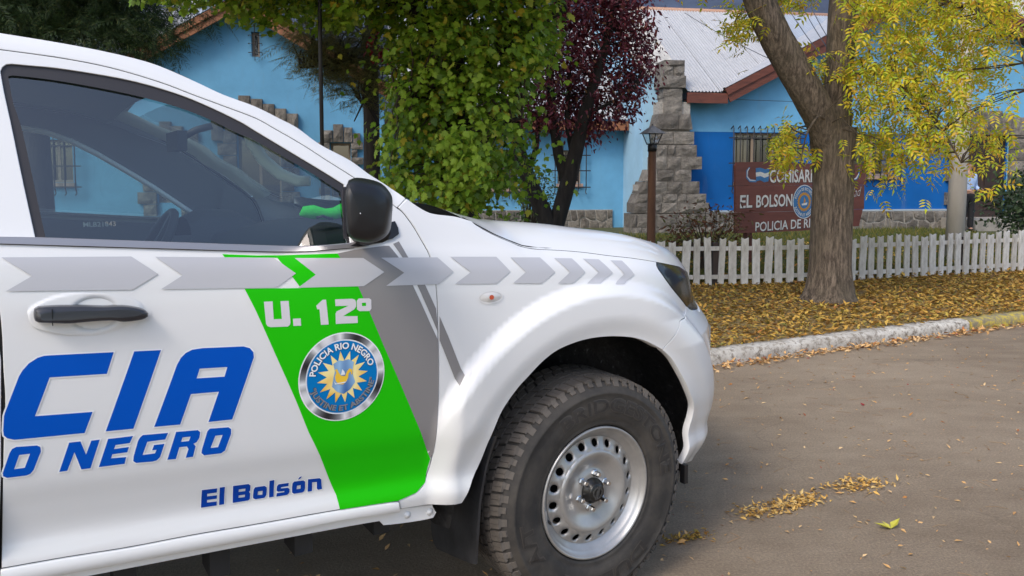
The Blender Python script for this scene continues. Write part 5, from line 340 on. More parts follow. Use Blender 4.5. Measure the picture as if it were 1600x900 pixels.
 'plum':[(0.82,11.61,3.44),(1.81,12.79,4.11),(1.49,12.12,4.0),(0.99,11.63,4.07),(0.96,12.0,4.07),(1.74,12.14,2.76),(0.67,12.9,3.39),(1.15,11.82,3.73),(0.17,12.72,2.41),(0.47,11.83,2.98),(1.72,12.64,3.81),(1.24,12.5,4.57),(1.39,11.69,4.46),(0.71,13.0,2.91),(1.07,12.57,2.49),(0.7,12.85,3.66),(1.15,12.66,3.46),(1.23,12.6,3.29),(0.67,12.26,3.49),(0.34,12.96,2.73),(1.26,12.14,3.63),(1.03,12.0,3.71),(2.02,11.91,3.7),(1.46,12.19,4.69),(1.25,11.96,2.54),(0.83,12.04,4.05),(0.94,13.0,4.52),(1.15,11.94,2.76),(1.45,11.83,2.29),(1.06,12.08,2.26),(1.31,11.87,4.48),(0.22,12.0,2.56),(1.93,11.86,3.69),(1.04,12.87,2.61),(1.29,12.41,4.1),(0.61,11.59,3.65),(1.74,12.54,4.15),(1.38,12.17,2.82),(0.73,11.81,4.41),(1.92,11.7,3.88),(1.28,12.28,4.39),(1.03,12.8,2.31),(2.04,13.13,4.85),(1.44,12.79,3.27),(0.32,12.01,2.79),(2.16,12.58,3.13),(0.37,11.92,2.29),(1.74,12.31,3.89),(1.31,11.78,3.98),(0.98,12.55,2.89),(0.57,12.8,3.07),(1.49,11.68,4.11),(1.3,12.08,3.05),(1.49,12.16,3.71),(0.82,12.82,2.85),(0.62,12.05,2.72),(1.05,12.78,4.68),(1.22,12.76,2.54),(0.91,12.25,2.6),(1.5,12.56,4.23),(0.25,11.77,2.42),(1.91,12.25,3.65),(1.29,12.74,3.37),(1.34,12.43,4.33),(1.41,12.95,3.97),(1.01,12.29,2.79),(1.45,12.46,3.88),(1.32,12.02,2.34),(1.74,12.05,4.12),(1.11,12.52,2.89),(1.54,11.81,4.24),(1.74,11.77,4.59),(0.49,12.03,2.51),(1.05,12.91,3.41),(0.9,11.74,2.97),(0.96,11.65,3.14),(0.42,11.89,3.07),(0.84,12.35,4.27),(1.77,12.59,2.88),(1.17,12.09,2.25),(1.3,12.67,2.23),(1.14,12.67,2.68),(0.74,12.73,3.77),(0.89,12.4,3.84),(0.73,12.03,3.34),(0.77,13.03,4.55),(1.68,11.64,3.27),(1.51,12.07,3.47),(0.97,12.17,3.11),(0.5,12.49,2.72),(1.77,11.8,4.23),(0.29,12.08,2.57),(1.14,11.79,3.4),(1.84,11.94,2.86),(0.73,11.63,3.93),(1.41,12.61,4.08),(1.82,12.03,3.84),(0.82,11.63,3.38),(0.88,11.76,3.81),(1.16,12.75,4.66),(0.92,12.47,2.42),(0.81,12.95,3.87),(1.67,12.81,3.21),(1.56,12.96,2.49),(1.89,12.15,3.13),(1.18,12.0,4.09),(1.18,12.16,3.56),(0.79,12.09,3.44),(1.34,12.93,2.74),(1.35,12.04,2.24),(1.16,13.06,4.0),(1.04,11.92,3.48),(0.8,11.86,3.89),(0.53,12.82,2.32),(0.86,11.7,3.25),(1.78,12.64,4.59),(1.23,11.9,3.86),(1.08,12.19,3.61),(1.01,12.9,4.37),(1.59,12.59,3.12),(1.1,11.96,2.14),(0.63,12.86,2.38),(1.07,12.95,4.53),(1.07,12.15,2.75),(0.26,11.68,2.7),(0.79,11.98,4.64),(1.4,11.8,4.37),(1.69,12.29,2.95),(0.77,12.56,2.72),(2.06,12.59,3.06),(1.42,11.74,3.56),(1.07,11.74,3.22),(1.76,12.14,4.53),(1.94,12.83,3.11),(0.17,12.1,2.5),(1.73,12.08,3.17),(1.27,13.08,4.87),(1.98,12.51,3.06),(1.6,11.94,3.52),(1.85,11.76,2.58),(0.76,12.46,4.03),(2.02,12.42,3.12),(1.46,11.64,4.0),(1.25,11.75,4.04),(1.35,11.83,4.29),(1.52,12.06,4.64),(1.95,12.57,4.02),(0.94,11.62,3.42),(0.9,12.86,2.8),(1.16,12.06,3.09),(1.7,12.85,3.3),(1.8,12.9,3.91),(1.34,11.83,3.58),(0.79,12.53,3.92),(2.17,12.56,3.29),(0.84,12.31,3.04),(1.82,12.83,3.69),(1.93,12.32,3.35),(1.68,13.03,3.49),(2.12,12.61,3.48),(1.32,11.66,4.5),(0.95,11.68,3.78),(1.61,12.07,2.45),(1.77,12.0,3.91),(0.37,12.12,2.38),(0.86,11.75,4.55),(0.94,12.64,4.52),(1.4,12.24,2.68),(1.56,12.02,2.93),(0.44,12.15,2.59),(0.55,11.72,3.53),(1.3,12.45,3.8),(0.59,11.89,2.55),(0.49,11.81,2.79),(0.43,13.04,2.98),(0.75,12.38,3.29),(1.8,12.35,3.65),(1.22,11.7,4.54),(1.98,12.25,3.69),(1.34,12.87,2.82),(1.79,12.12,3.45),(1.98,12.02,3.27),(0.18,12.66,2.79),(1.57,12.09,3.42),(1.17,12.98,3.17),(0.89,12.88,2.38),(0.83,12.36,4.61),(1.88,12.71,2.55),(0.69,11.61,2.28),(1.23,11.81,3.29),(1.1,12.0,2.32),(0.67,11.67,4.0),(0.56,12.47,3.34),(0.79,12.04,3.09),(0.23,11.67,2.93),(1.95,12.82,4.16),(0.77,12.31,3.07),(2.12,12.34,3.5),(1.22,13.04,4.24),(0.79,11.94,4.25),(1.63,11.75,4.05),(0.99,12.32,3.64),(1.57,12.0,4.07),(1.71,12.94,4.67),(1.18,11.83,2.86),(1.66,12.5,4.11),(2.04,11.78,3.1),(1.82,12.1,2.61),(1.2,13.03,4.05),(1.79,12.01,3.72),(0.69,11.95,3.1),(2.01,11.89,2.78),(0.75,11.92,4.08),(0.63,11.76,3.84),(1.97,12.99,3.21),(1.63,11.64,2.39),(1.76,12.63,4.42),(1.0,12.24,3.82),(0.96,12.1,3.4),(2.06,13.04,4.47),(0.5,12.14,2.41),(1.84,12.89,3.08),(0.87,12.77,3.01),(2.13,12.95,3.75),(2.11,12.68,3.6),(1.18,12.1,4.31),(1.52,13.06,4.5),(1.85,11.74,2.75),(0.34,11.57,2.89),(0.59,11.54,2.42),(1.77,12.6,2.62),(0.17,12.08,2.61),(1.87,12.3,4.17),(0.43,11.8,2.34),(0.92,12.6,2.52),(1.08,12.37,4.63),(1.52,12.06,3.86),(1.18,12.85,4.55),(0.99,12.41,4.65),(0.78,13.04,3.07),(1.0,11.85,3.91),(1.07,12.82,3.06),(1.61,12.43,2.65),(0.87,12.86,2.67),(1.58,11.61,3.76),(0.17,11.56,2.25),(1.93,12.78,4.35),(1.86,11.98,3.7),(1.92,11.98,3.46),(1.55,11.99,2.75)],
 'ash':[(4.57,8.52,2.02),(4.1,8.35,1.53),(3.94,7.82,2.15),(4.56,8.71,1.89),(4.96,8.82,1.94),(4.65,9.08,3.76),(3.35,7.48,2.6),(4.02,7.31,1.91),(4.58,8.53,2.86),(4.6,7.37,2.13),(3.86,7.59,2.58),(4.87,7.97,2.86),(4.21,8.75,2.58),(3.6,7.83,2.54),(3.79,8.47,2.87),(5.23,8.9,2.24),(4.46,8.9,3.22),(4.99,8.23,3.06),(4.47,8.78,2.34),(5.55,9.09,2.93),(3.74,7.6,2.5),(5.41,8.8,2.72),(5.11,8.88,3.26),(4.98,8.38,3.2),(4.11,7.46,3.4),(5.56,8.97,2.52),(4.35,8.74,3.79),(4.39,7.73,3.16),(4.54,8.44,1.7),(4.16,7.91,2.4),(4.43,8.61,3.39),(3.94,8.73,3.51),(5.55,9.04,2.69),(4.89,8.39,2.53),(5.34,9.07,3.02),(3.75,7.71,2.98),(4.08,8.42,3.61),(4.15,8.82,2.05),(4.23,8.53,2.44),(4.72,8.92,2.91),(3.57,7.29,2.33),(4.08,7.85,2.04),(4.57,8.91,2.95),(4.61,8.38,2.43),(4.58,8.63,3.13),(3.63,7.73,3.45),(4.67,8.14,2.81),(4.13,8.58,3.21),(5.38,8.61,3.49),(5.41,8.77,3.43),(3.43,7.51,3.07),(4.38,8.65,2.98),(3.72,7.57,1.76),(4.78,7.76,1.57),(4.22,8.13,3.02),(4.34,7.83,1.77),(4.46,8.14,3.08),(3.76,8.41,2.53),(4.6,8.18,1.76),(3.96,7.95,1.57),(4.08,8.57,2.62),(3.66,7.48,3.03),(4.81,8.76,2.97),(3.55,7.55,2.27),(4.04,8.53,3.53),(5.16,8.8,2.83),(5.09,8.4,1.78),(4.64,7.76,2.96),(4.35,7.83,2.97),(4.93,8.43,3.66),(3.74,7.43,3.03),(4.51,8.92,2.69),(5.03,8.79,2.07),(5.02,8.73,3.73),(4.79,7.93,3.33),(5.07,8.06,3.26),(3.54,7.75,3.46),(4.81,7.59,1.66),(4.58,8.08,2.27),(4.75,7.85,3.41),(4.02,8.68,1.68),(4.68,8.91,3.68),(4.05,7.5,1.87),(3.85,7.25,1.72),(4.06,7.97,1.87),(3.83,7.94,2.57),(4.7,8.17,2.11),(3.44,7.56,1.75),(4.4,8.36,3.63),(3.5,7.72,3.21),(4.08,8.64,2.47),(4.28,8.5,2.55),(3.94,8.0,2.72),(4.38,8.73,3.71),(3.4,7.71,2.69),(4.57,8.71,2.18),(4.8,7.79,2.27),(4.93,8.0,2.82),(3.89,7.67,2.86),(4.01,8.13,2.65),(3.29,7.39,3.25),(4.74,8.87,2.33),(4.52,8.7,2.41),(4.13,7.56,2.42),(4.67,9.09,3.33),(4.04,8.93,2.17),(3.7,8.01,2.63),(4.68,8.49,3.42),(4.81,8.54,3.0),(3.73,8.15,2.0),(4.48,8.84,2.9),(4.46,8.16,2.77),(4.77,8.59,2.75),(3.6,7.65,3.14),(4.19,8.16,1.67),(5.48,9.09,2.7),(5.14,9.13,3.36),(3.51,7.58,3.21),(5.08,8.23,3.39),(3.47,7.48,2.87),(4.41,8.65,3.17),(4.84,9.07,2.42),(3.61,8.0,2.22),(4.62,8.52,2.17),(4.25,7.68,3.08),(4.23,8.81,1.93),(3.85,8.6,3.67),(4.19,7.98,2.66),(3.43,7.6,2.32),(4.2,7.47,2.34),(4.0,8.48,2.18),(5.0,9.15,3.46),(4.28,8.77,3.59),(4.24,8.73,1.65),(4.94,8.76,3.82),(4.04,7.94,3.34),(5.13,8.16,3.0),(4.46,7.6,2.21),(5.05,8.16,1.91),(4.83,7.91,3.04),(5.09,8.76,2.09),(4.88,7.94,2.93),(5.53,9.14,3.89),(3.92,7.8,3.33),(4.12,7.63,2.38),(3.34,7.32,2.93),(3.96,7.48,3.13),(4.28,7.96,3.12),(4.48,8.97,1.98),(4.66,7.81,3.37)],
 'ash_left':[(2.7,8.18,3.27),(2.69,7.72,1.97),(2.55,8.09,3.43),(2.4,8.5,3.2),(3.19,8.28,3.39),(2.96,8.37,3.41),(2.9,8.17,1.81),(2.85,8.32,3.36),(2.36,8.12,2.95),(3.01,8.28,1.67),(2.37,8.22,3.11),(3.63,8.54,2.56),(3.31,8.26,2.53),(3.0,8.57,1.64),(3.19,8.68,3.44),(2.86,8.09,1.91),(2.5,8.29,3.12),(2.68,7.67,1.76),(3.44,8.49,2.61),(2.59,7.91,3.37),(2.97,8.57,3.48),(3.58,8.58,2.65),(3.34,7.69,2.4),(3.57,8.6,2.55),(3.02,8.17,3.47),(2.97,8.6,1.88),(3.17,8.27,1.72),(2.79,8.32,3.43),(3.17,8.04,1.65),(2.71,7.96,3.4),(3.36,8.22,2.65),(2.51,8.41,2.95),(2.47,8.49,3.07),(3.03,8.05,3.25),(2.77,8.53,3.39),(2.65,8.67,3.05),(2.4,8.04,2.95),(3.11,8.18,2.67),(2.79,7.75,3.29),(2.41,7.77,3.02),(2.95,8.09,1.78),(3.09,7.88,2.61),(3.41,7.94,2.53),(3.05,8.51,2.02),(2.45,8.35,3.1),(2.8,7.93,1.7),(3.58,8.28,2.74),(2.7,8.01,3.23)],
 'ash_high':[(1.82,8.5,4.12),(4.41,8.79,4.49),(4.09,8.72,4.79),(2.97,7.64,4.27),(4.61,8.79,6.42),(2.52,8.32,5.17),(4.54,7.75,5.43),(5.01,9.29,5.96),(5.0,9.02,6.97),(4.38,8.34,5.03),(1.88,8.23,5.72),(2.42,8.01,3.84),(4.66,9.61,6.65),(2.04,7.78,3.78),(2.85,8.24,5.36),(1.9,7.54,4.16),(2.75,7.67,6.14),(3.08,7.45,4.69),(4.47,9.92,6.46),(6.92,9.2,5.36),(2.17,9.68,5.73),(6.46,9.31,5.04),(2.41,8.02,4.62),(6.74,9.66,6.77),(4.55,7.96,4.68),(4.61,9.91,5.89),(5.9,9.86,5.15),(3.93,8.81,5.09),(3.92,9.89,7.28),(2.85,8.26,4.27),(6.74,9.33,7.02),(6.67,9.4,4.65),(4.84,7.58,4.91),(2.64,8.37,4.44),(3.51,8.21,5.82),(6.72,9.32,5.83),(5.3,8.58,5.98),(5.65,8.87,5.04),(2.38,9.27,5.14),(2.58,9.75,6.91),(4.75,8.03,5.05),(2.39,8.49,5.74),(3.93,8.11,5.47),(4.27,7.62,5.87),(2.81,7.93,5.98),(6.38,8.93,5.98),(5.17,8.99,4.42),(3.94,9.0,6.93),(5.9,8.87,4.37),(7.07,9.38,7.03),(4.85,8.04,6.26),(4.15,9.83,4.94),(4.73,8.87,6.04),(5.49,9.76,6.8),(3.58,8.0,3.89),(5.44,8.87,6.48),(3.87,7.99,6.25),(3.53,9.26,5.62),(3.1,9.02,5.13),(6.31,9.43,6.13),(2.46,9.01,6.96),(5.54,8.19,6.33),(4.88,9.15,4.46),(3.04,7.49,5.18),(2.51,9.92,6.08),(5.21,7.67,4.68),(5.87,8.68,4.02),(5.77,9.8,4.32),(4.87,8.85,5.43),(2.82,7.49,3.75),(3.57,9.02,5.12),(1.88,8.45,4.7),(4.06,8.06,3.96),(6.08,8.27,3.88),(3.14,8.36,6.01),(2.75,8.39,6.46),(4.14,8.38,4.87),(4.72,9.3,5.77),(2.53,8.14,5.39),(3.09,9.25,6.31),(2.19,7.76,4.12),(4.19,9.43,6.84),(5.56,9.67,6.09),(6.53,8.78,4.36),(2.53,8.47,6.13),(5.09,9.22,4.79),(1.99,9.17,4.65),(4.98,9.24,5.12),(5.17,8.53,5.62),(6.25,9.79,4.95)],
 'conifer':[(-7.35,11.91,4.33),(-7.8,12.18,4.29),(-6.67,11.74,4.23),(-5.71,12.81,3.85),(-6.28,11.84,4.61),(-6.08,11.52,3.62),(-7.3,12.87,3.93),(-5.34,11.65,3.59),(-6.89,12.0,4.14),(-7.18,11.99,4.64),(-5.49,11.54,3.52),(-8.53,12.35,4.4),(-8.51,12.76,4.01),(-6.83,12.67,4.78),(-6.23,12.0,3.88),(-7.44,12.97,4.71),(-7.1,11.44,3.66),(-8.24,12.07,3.87),(-7.67,11.65,4.64),(-6.4,12.5,4.82),(-7.52,11.94,4.21),(-6.81,12.95,4.66),(-6.12,11.29,4.5),(-5.47,11.62,4.08),(-6.64,12.12,3.71),(-5.89,13.04,4.08),(-6.33,12.31,4.53),(-8.04,11.83,4.12),(-8.15,12.75,4.61),(-9.39,12.96,4.88),(-6.25,12.45,3.67),(-8.68,12.88,4.63),(-8.93,12.88,4.68),(-8.14,11.61,3.93),(-5.45,11.73,3.77),(-8.24,12.12,4.08),(-8.36,12.76,4.5),(-6.19,11.56,3.87),(-7.16,12.83,4.19),(-8.31,12.92,4.56),(-6.2,12.08,3.73),(-8.27,12.45,4.45),(-6.15,12.86,4.46),(-6.37,13.11,3.78),(-6.16,12.57,3.59),(-8.62,12.39,4.0),(-8.73,12.89,4.75),(-5.83,12.34,4.07),(-6.58,11.28,4.31),(-6.16,12.3,4.34),(-7.34,11.69,4.07),(-6.47,11.73,4.62),(-6.18,12.32,3.86),(-7.7,11.51,4.6),(-7.73,12.07,3.88),(-6.4,12.97,4.41),(-8.55,12.46,4.7),(-6.94,11.54,4.39),(-6.67,11.57,3.76),(-6.33,11.25,4.53),(-9.58,13.02,4.87),(-5.46,11.83,3.99),(-7.04,12.52,4.24),(-5.73,11.52,3.43),(-6.43,12.14,4.37),(-7.08,13.18,4.5),(-8.34,11.51,4.14),(-5.82,12.49,4.05),(-6.78,11.23,4.14),(-7.2,11.67,3.8),(-8.56,12.31,4.3),(-8.87,12.79,4.2),(-7.43,12.51,4.54),(-8.22,11.87,4.62),(-7.01,13.21,4.36),(-8.35,11.34,4.29),(-8.55,11.93,4.44),(-8.55,12.03,3.99),(-8.03,12.98,4.45),(-6.18,12.65,4.54),(-7.8,12.63,4.9),(-8.25,13.18,4.28),(-6.83,12.39,4.57),(-6.32,12.04,4.29),(-6.2,12.56,3.83),(-6.1,11.79,4.0),(-7.6,11.82,3.98),(-7.93,13.06,4.89),(-7.62,12.94,4.1),(-7.92,13.09,4.02),(-7.22,12.82,4.05),(-7.54,11.87,4.63),(-6.88,11.91,3.73),(-8.65,12.35,4.64),(-8.63,13.01,4.46),(-6.57,11.21,3.55),(-7.49,11.22,3.82),(-8.4,12.56,4.67),(-7.34,12.44,4.41),(-7.25,11.89,4.07),(-6.0,11.91,4.38),(-7.16,13.02,4.16),(-7.58,13.08,4.91),(-8.93,13.16,5.04),(-6.35,13.2,4.01),(-8.15,12.11,4.67),(-9.04,12.81,4.27),(-8.47,12.89,3.95),(-6.98,11.46,3.81),(-8.59,12.17,4.35),(-8.61,12.61,4.09),(-6.62,12.02,4.33),(-6.31,12.86,4.22),(-8.26,12.25,4.32),(-6.15,11.44,3.57),(-6.68,11.47,4.14),(-8.05,11.43,4.05),(-7.72,11.74,4.4),(-6.01,11.61,3.54),(-8.37,12.76,4.78),(-7.3,13.08,4.5),(-6.55,11.47,3.82),(-6.67,13.21,4.44),(-9.08,12.93,4.93),(-5.91,11.68,4.52),(-7.27,11.93,4.42),(-8.08,11.31,4.05),(-5.72,11.54,4.36),(-8.69,12.58,3.91),(-8.27,13.11,4.64),(-8.95,12.63,4.73),(-8.77,12.23,4.76),(-7.28,11.6,3.8),(-8.72,13.12,4.33),(-5.28,11.55,3.47),(-6.76,12.77,4.03),(-8.58,13.14,4.39),(-6.24,12.67,4.07),(-8.47,12.92,4.1),(-7.67,12.92,4.98),(-7.39,11.86,4.41),(-6.92,12.87,4.69),(-5.74,11.35,4.32),(-7.06,11.9,3.77),(-6.92,12.98,3.79),(-6.11,12.03,3.87),(-7.4,11.47,3.65),(-7.65,12.42,4.14),(-6.79,11.7,3.98),(-6.35,12.72,4.24)],
 'cedar':[(-1.64,10.05,3.14),(-1.93,11.0,3.14),(-1.96,9.98,3.25),(-2.14,10.36,3.11),(-2.1,10.93,3.29),(-2.56,11.06,3.55),(-2.09,10.36,2.65),(-2.56,11.09,2.81),(-2.01,10.94,2.74),(-2.61,10.24,3.22),(-2.12,10.08,3.29),(-2.78,10.27,3.38),(-1.82,10.54,3.3),(-2.0,10.52,3.34),(-2.57,10.88,3.45),(-2.23,10.72,3.29),(-2.87,10.92,3.05),(-1.67,10.23,3.01),(-2.4,10.16,3.22),(-2.51,10.6,2.82),(-2.58,10.16,3.33),(-2.72,10.91,3.27),(-1.83,10.92,3.25),(-2.49,10.76,3.02),(-2.68,10.14,3.35),(-1.85,10.59,2.81),(-2.09,10.18,3.37),(-2.31,10.37,3.12),(-1.81,10.5,3.22),(-2.54,10.27,3.04),(-2.53,10.94,3.24),(-2.21,10.18,2.83),(-2.04,11.0,3.1),(-2.28,11.04,2.95),(-2.83,10.94,3.14),(-1.64,9.98,3.23),(-2.69,10.03,3.11),(-2.15,10.26,2.67),(-2.32,10.83,3.58),(-2.34,10.71,3.05),(-2.17,11.01,3.07),(-2.0,10.18,2.7),(-2.76,11.13,3.51),(-2.92,10.86,3.65),(-2.72,10.7,3.16),(-2.45,10.05,2.9),(-2.84,10.78,3.62),(-1.98,10.4,3.1),(-1.9,10.84,2.63),(-1.58,10.06,2.91),(-2.01,10.47,2.62),(-1.84,10.01,2.79),(-2.62,10.87,3.58),(-2.4,10.24,2.89),(-2.34,10.4,2.95),(-1.77,9.95,3.11),(-2.46,10.79,3.11),(-2.61,10.01,3.06),(-1.8,9.94,2.85),(-2.31,10.47,3.28),(-2.33,10.44,2.81),(-2.74,10.23,3.23),(-2.05,10.24,3.02),(-2.59,11.02,3.72),(-2.91,10.94,3.12),(-2.64,11.12,3.19),(-1.98,9.97,2.82),(-2.8,11.13,2.96),(-1.74,10.69,2.95),(-2.41,10.84,3.26),(-2.3,11.07,2.84),(-2.15,10.71,3.24),(-2.33,10.18,3.52),(-1.91,9.98,2.76),(-2.62,10.51,3.46),(-2.31,10.12,2.86),(-2.57,10.59,3.18),(-1.75,10.52,2.73),(-1.74,9.99,2.83),(-2.21,10.39,2.98)],
 'shrub_brown':[(2.7,10.73,0.51),(3.01,10.99,0.59),(2.36,10.4,0.65),(2.49,11.02,0.54),(3.21,10.79,0.93),(2.24,10.62,0.58),(2.67,10.6,0.84),(2.84,10.99,0.43),(2.3,10.66,0.83),(3.08,11.15,0.41),(3.31,11.04,0.52),(2.42,10.54,0.91),(2.55,10.65,0.59),(3.05,10.68,0.77),(2.79,11.1,0.65),(3.13,11.11,0.37),(2.29,10.41,0.75),(2.54,10.59,0.92),(3.32,10.92,0.6),(2.57,11.06,0.82),(3.11,10.45,0.76),(2.82,10.97,0.6),(3.0,10.45,0.44),(2.87,10.85,0.68),(2.6,10.73,0.41),(2.6,10.86,0.77),(2.65,10.92,0.82),(2.96,10.57,0.81),(2.89,10.96,0.98),(3.06,10.45,0.6),(2.33,10.68,0.44),(2.35,10.89,0.76),(3.01,10.5,0.98),(2.41,10.97,0.59),(3.07,10.91,0.91),(2.3,10.4,0.68),(2.69,10.69,1.02),(2.77,10.47,0.86),(2.47,10.83,0.48),(2.79,10.39,0.57)],
 'shrub_green':[(0.24,13.93,1.22),(0.43,13.66,1.24),(0.32,13.39,1.41),(0.14,13.36,0.73),(0.42,13.33,1.07),(0.19,13.67,1.55),(0.16,13.95,0.96),(0.56,13.71,1.49),(0.29,13.5,0.74),(0.37,13.94,1.51),(0.23,13.3,0.85),(0.31,13.44,1.06),(0.49,13.31,0.76),(0.67,13.92,1.13),(0.63,13.33,0.85),(0.6,13.7,1.43),(0.34,13.75,1.33),(0.5,13.47,1.25),(0.28,13.98,1.13),(0.49,13.82,1.01),(0.51,13.23,0.96),(0.62,13.64,0.75),(0.15,13.39,1.41),(0.29,13.28,1.55),(0.6,13.98,1.11),(0.13,13.54,1.27),(0.42,13.45,1.54),(0.36,13.39,1.57),(0.44,13.68,1.4),(0.57,13.92,0.68),(0.32,13.91,0.93),(0.24,13.31,1.43),(0.11,13.82,1.49),(0.25,13.73,1.0),(0.66,13.37,0.94),(0.57,13.25,0.92),(0.7,13.42,1.24),(0.59,13.75,1.35),(0.43,13.41,0.97),(0.17,13.97,1.13)],
 'shrub_dark':[(9.49,14.09,0.92),(9.33,13.12,0.66),(9.32,14.07,0.92),(9.78,14.09,0.69),(9.4,13.55,1.21),(9.66,14.04,1.16),(8.76,13.44,1.09),(9.09,13.03,0.89),(10.01,14.49,0.77),(9.35,14.18,0.66),(8.85,13.45,1.1),(9.07,13.81,0.96),(10.14,14.3,0.71),(10.05,14.43,1.06),(9.57,13.9,0.97),(9.32,14.45,1.14),(8.62,13.13,0.89),(9.19,13.48,0.92),(9.14,14.08,0.91),(9.46,13.49,1.17),(9.81,14.22,1.31),(9.54,13.71,1.52),(8.84,13.25,1.35),(9.55,13.68,0.77),(9.28,13.33,1.32),(10.18,14.34,0.8),(8.87,13.09,1.17),(9.03,13.6,0.83),(9.58,14.39,0.59),(9.01,13.92,0.62),(9.2,13.71,1.15),(9.45,13.44,0.7),(9.09,13.32,0.77),(9.46,13.83,0.63),(9.01,13.81,1.34),(8.84,13.16,0.82),(9.62,14.11,1.4),(9.13,13.28,1.07),(8.71,13.54,1.03),(8.65,13.22,0.67)],
}
# ------------------------------------------------------------------ ground, road, kerb, hill
KERB = [(-14.0, -2.15), (-6, 1.95), (-2, 4.0), (1.55, 5.81), (2.84, 6.46), (4.33, 7.18), (5.05, 7.50), (6.6, 8.18), (9.0, 9.2), (16, 12.3)]
def kerb_y(x):
    return lerp_table(KERB, x)
ROAD = NT('road_asphalt')
n1 = ROAD.noise(.55, 5, .6); n2 = ROAD.noise(95, 4, .8); n3 = ROAD.noise(2.6, 6, .65, (1, 2.2, 1))
c1 = ROAD.ramp(n1, [(.35, (.265, .196, .128)), (.65, (.43, .336, .236))])
c2 = ROAD.mix(.35, c1, ROAD.ramp(n3, [(.3, (.22, .158, .108)), (.7, (.50, .40, .29))]))
c3 = ROAD.mix(.5, c2, ROAD.ramp(n2, [(.28, (.12, .12, .12)), (.5, (.55, .55, .55)), (.72, (1.3, 1.3, 1.3))]), 'MULTIPLY')
c4 = ROAD.mix(ROAD.ramp(ROAD.noise(420, 1, .5), [(.70, (0, 0, 0)), (.76, (.7, .7, .7))]), c3, (.42, .38, .34))
vo = ROAD.n.new('ShaderNodeTexVoronoi'); vo.feature = 'DISTANCE_TO_EDGE'; vo.inputs['Scale'].default_value = .42
wv = ROAD.n.new('ShaderNodeVectorMath'); wv.operation = 'MULTIPLY_ADD'; nz = ROAD.n.new('ShaderNodeTexNoise'); nz.inputs['Scale'].default_value = 2.2; nz.inputs['Detail'].default_value = 5
cc = ROAD.coord(); ROAD.l.new(cc, nz.inputs['Vector']); ROAD.l.new(nz.outputs['Color'], wv.inputs[0]); wv.inputs[1].default_value = (.9, .9, 0); ROAD.l.new(cc, wv.inputs[2]); ROAD.l.new(wv.outputs[0], vo.inputs['Vector'])
c5 = ROAD.mix(ROAD.ramp(vo.outputs['Distance'], [(.0, (.22, .22, .22)), (.004, (0, 0, 0))]), c4, (.05, .04, .032))
ROAD.base(c5); ROAD.b.inputs['Roughness'].default_value = .85; ROAD.bump(n2, 1.0, .010)
MB().grid([[(x, y, 0) for x in np.linspace(-220, 220, 12)] for y in np.linspace(-160, 420, 12)], smooth=False).build('road', ROAD.m, kind='structure')
VERGE = NT('verge_soil'); n1 = VERGE.noise(9, 6, .7); n2 = VERGE.noise(70, 4, .7)
VERGE.base(VERGE.mix(.55, VERGE.ramp(n1, [(.3, (.15, .10, .045)), (.5, (.25, .17, .065)), (.68, (.14, .13, .045))]), VERGE.ramp(n2, [(.3, (.10, .066, .03)), (.55, (.28, .19, .07)), (.75, (.36, .25, .095))])))
VERGE.b.inputs['Roughness'].default_value = .9; VERGE.bump(n2, .8, .02)
vx = list(np.linspace(-14, 16, 61))
def verge_z(x, y): return .092 + .038 * max(0., min(1., (y - kerb_y(x) - .10) / .9))
MB().grid([[(x, kerb_y(x) + .10, .092) for x in vx], [(x, kerb_y(x) + 1.0, .13) for x in vx], [(x, max(kerb_y(x) + 1.3, 13 + abs(x) * .2), .13) for x in vx], [(x * 9, 90, .13) for x in vx], [(x * 25, 420, .13) for x in vx]], smooth=False).build('verge', VERGE.m, kind='structure')
FENCE = [(-1.2, 9.05), (.6, 9.15), (2.2, 9.32), (2.92, 9.38), (4.02, 9.62), (5.45, 10.12), (7.24, 10.76), (9.2, 11.5)]
def fence_y(x): return lerp_table(FENCE, x)
LAWN = NT('lawn_soil'); n1 = LAWN.noise(6, 6, .7); LAWN.base(LAWN.ramp(n1, [(.3, (.035, .042, .012)), (.55, (.065, .070, .02)), (.72, (.12, .10, .035))])); LAWN.b.inputs['Roughness'].default_value = .9
lx = list(np.linspace(-14, 18, 33))
MB().grid([[(x, fence_y(x) + .25, .136) for x in lx], [(x * 1.6, 60, .136) for x in lx]], smooth=False).build('lawn', LAWN.m, kind='structure')
hm = MB(); hr = []
for j in range(14):
    t = j / 13; r = []
    for i in range(50):
        a = math.radians(-30 + 90 * i / 49); R = 300 + 160 * t
        r.append((R * math.sin(a), R * math.cos(a), -2 + 128 * t * (1 + .10 * math.sin(a * 9 + 1) + .05 * math.sin(a * 23)) + 3 * math.sin(i * 1.7 + j * 2.3) * t))
    hr.append(r)
hm.grid(hr).build('hill', mat('hill_forest', (.035, .05, .085), .95, var=.35, vscale=.06), kind='structure')

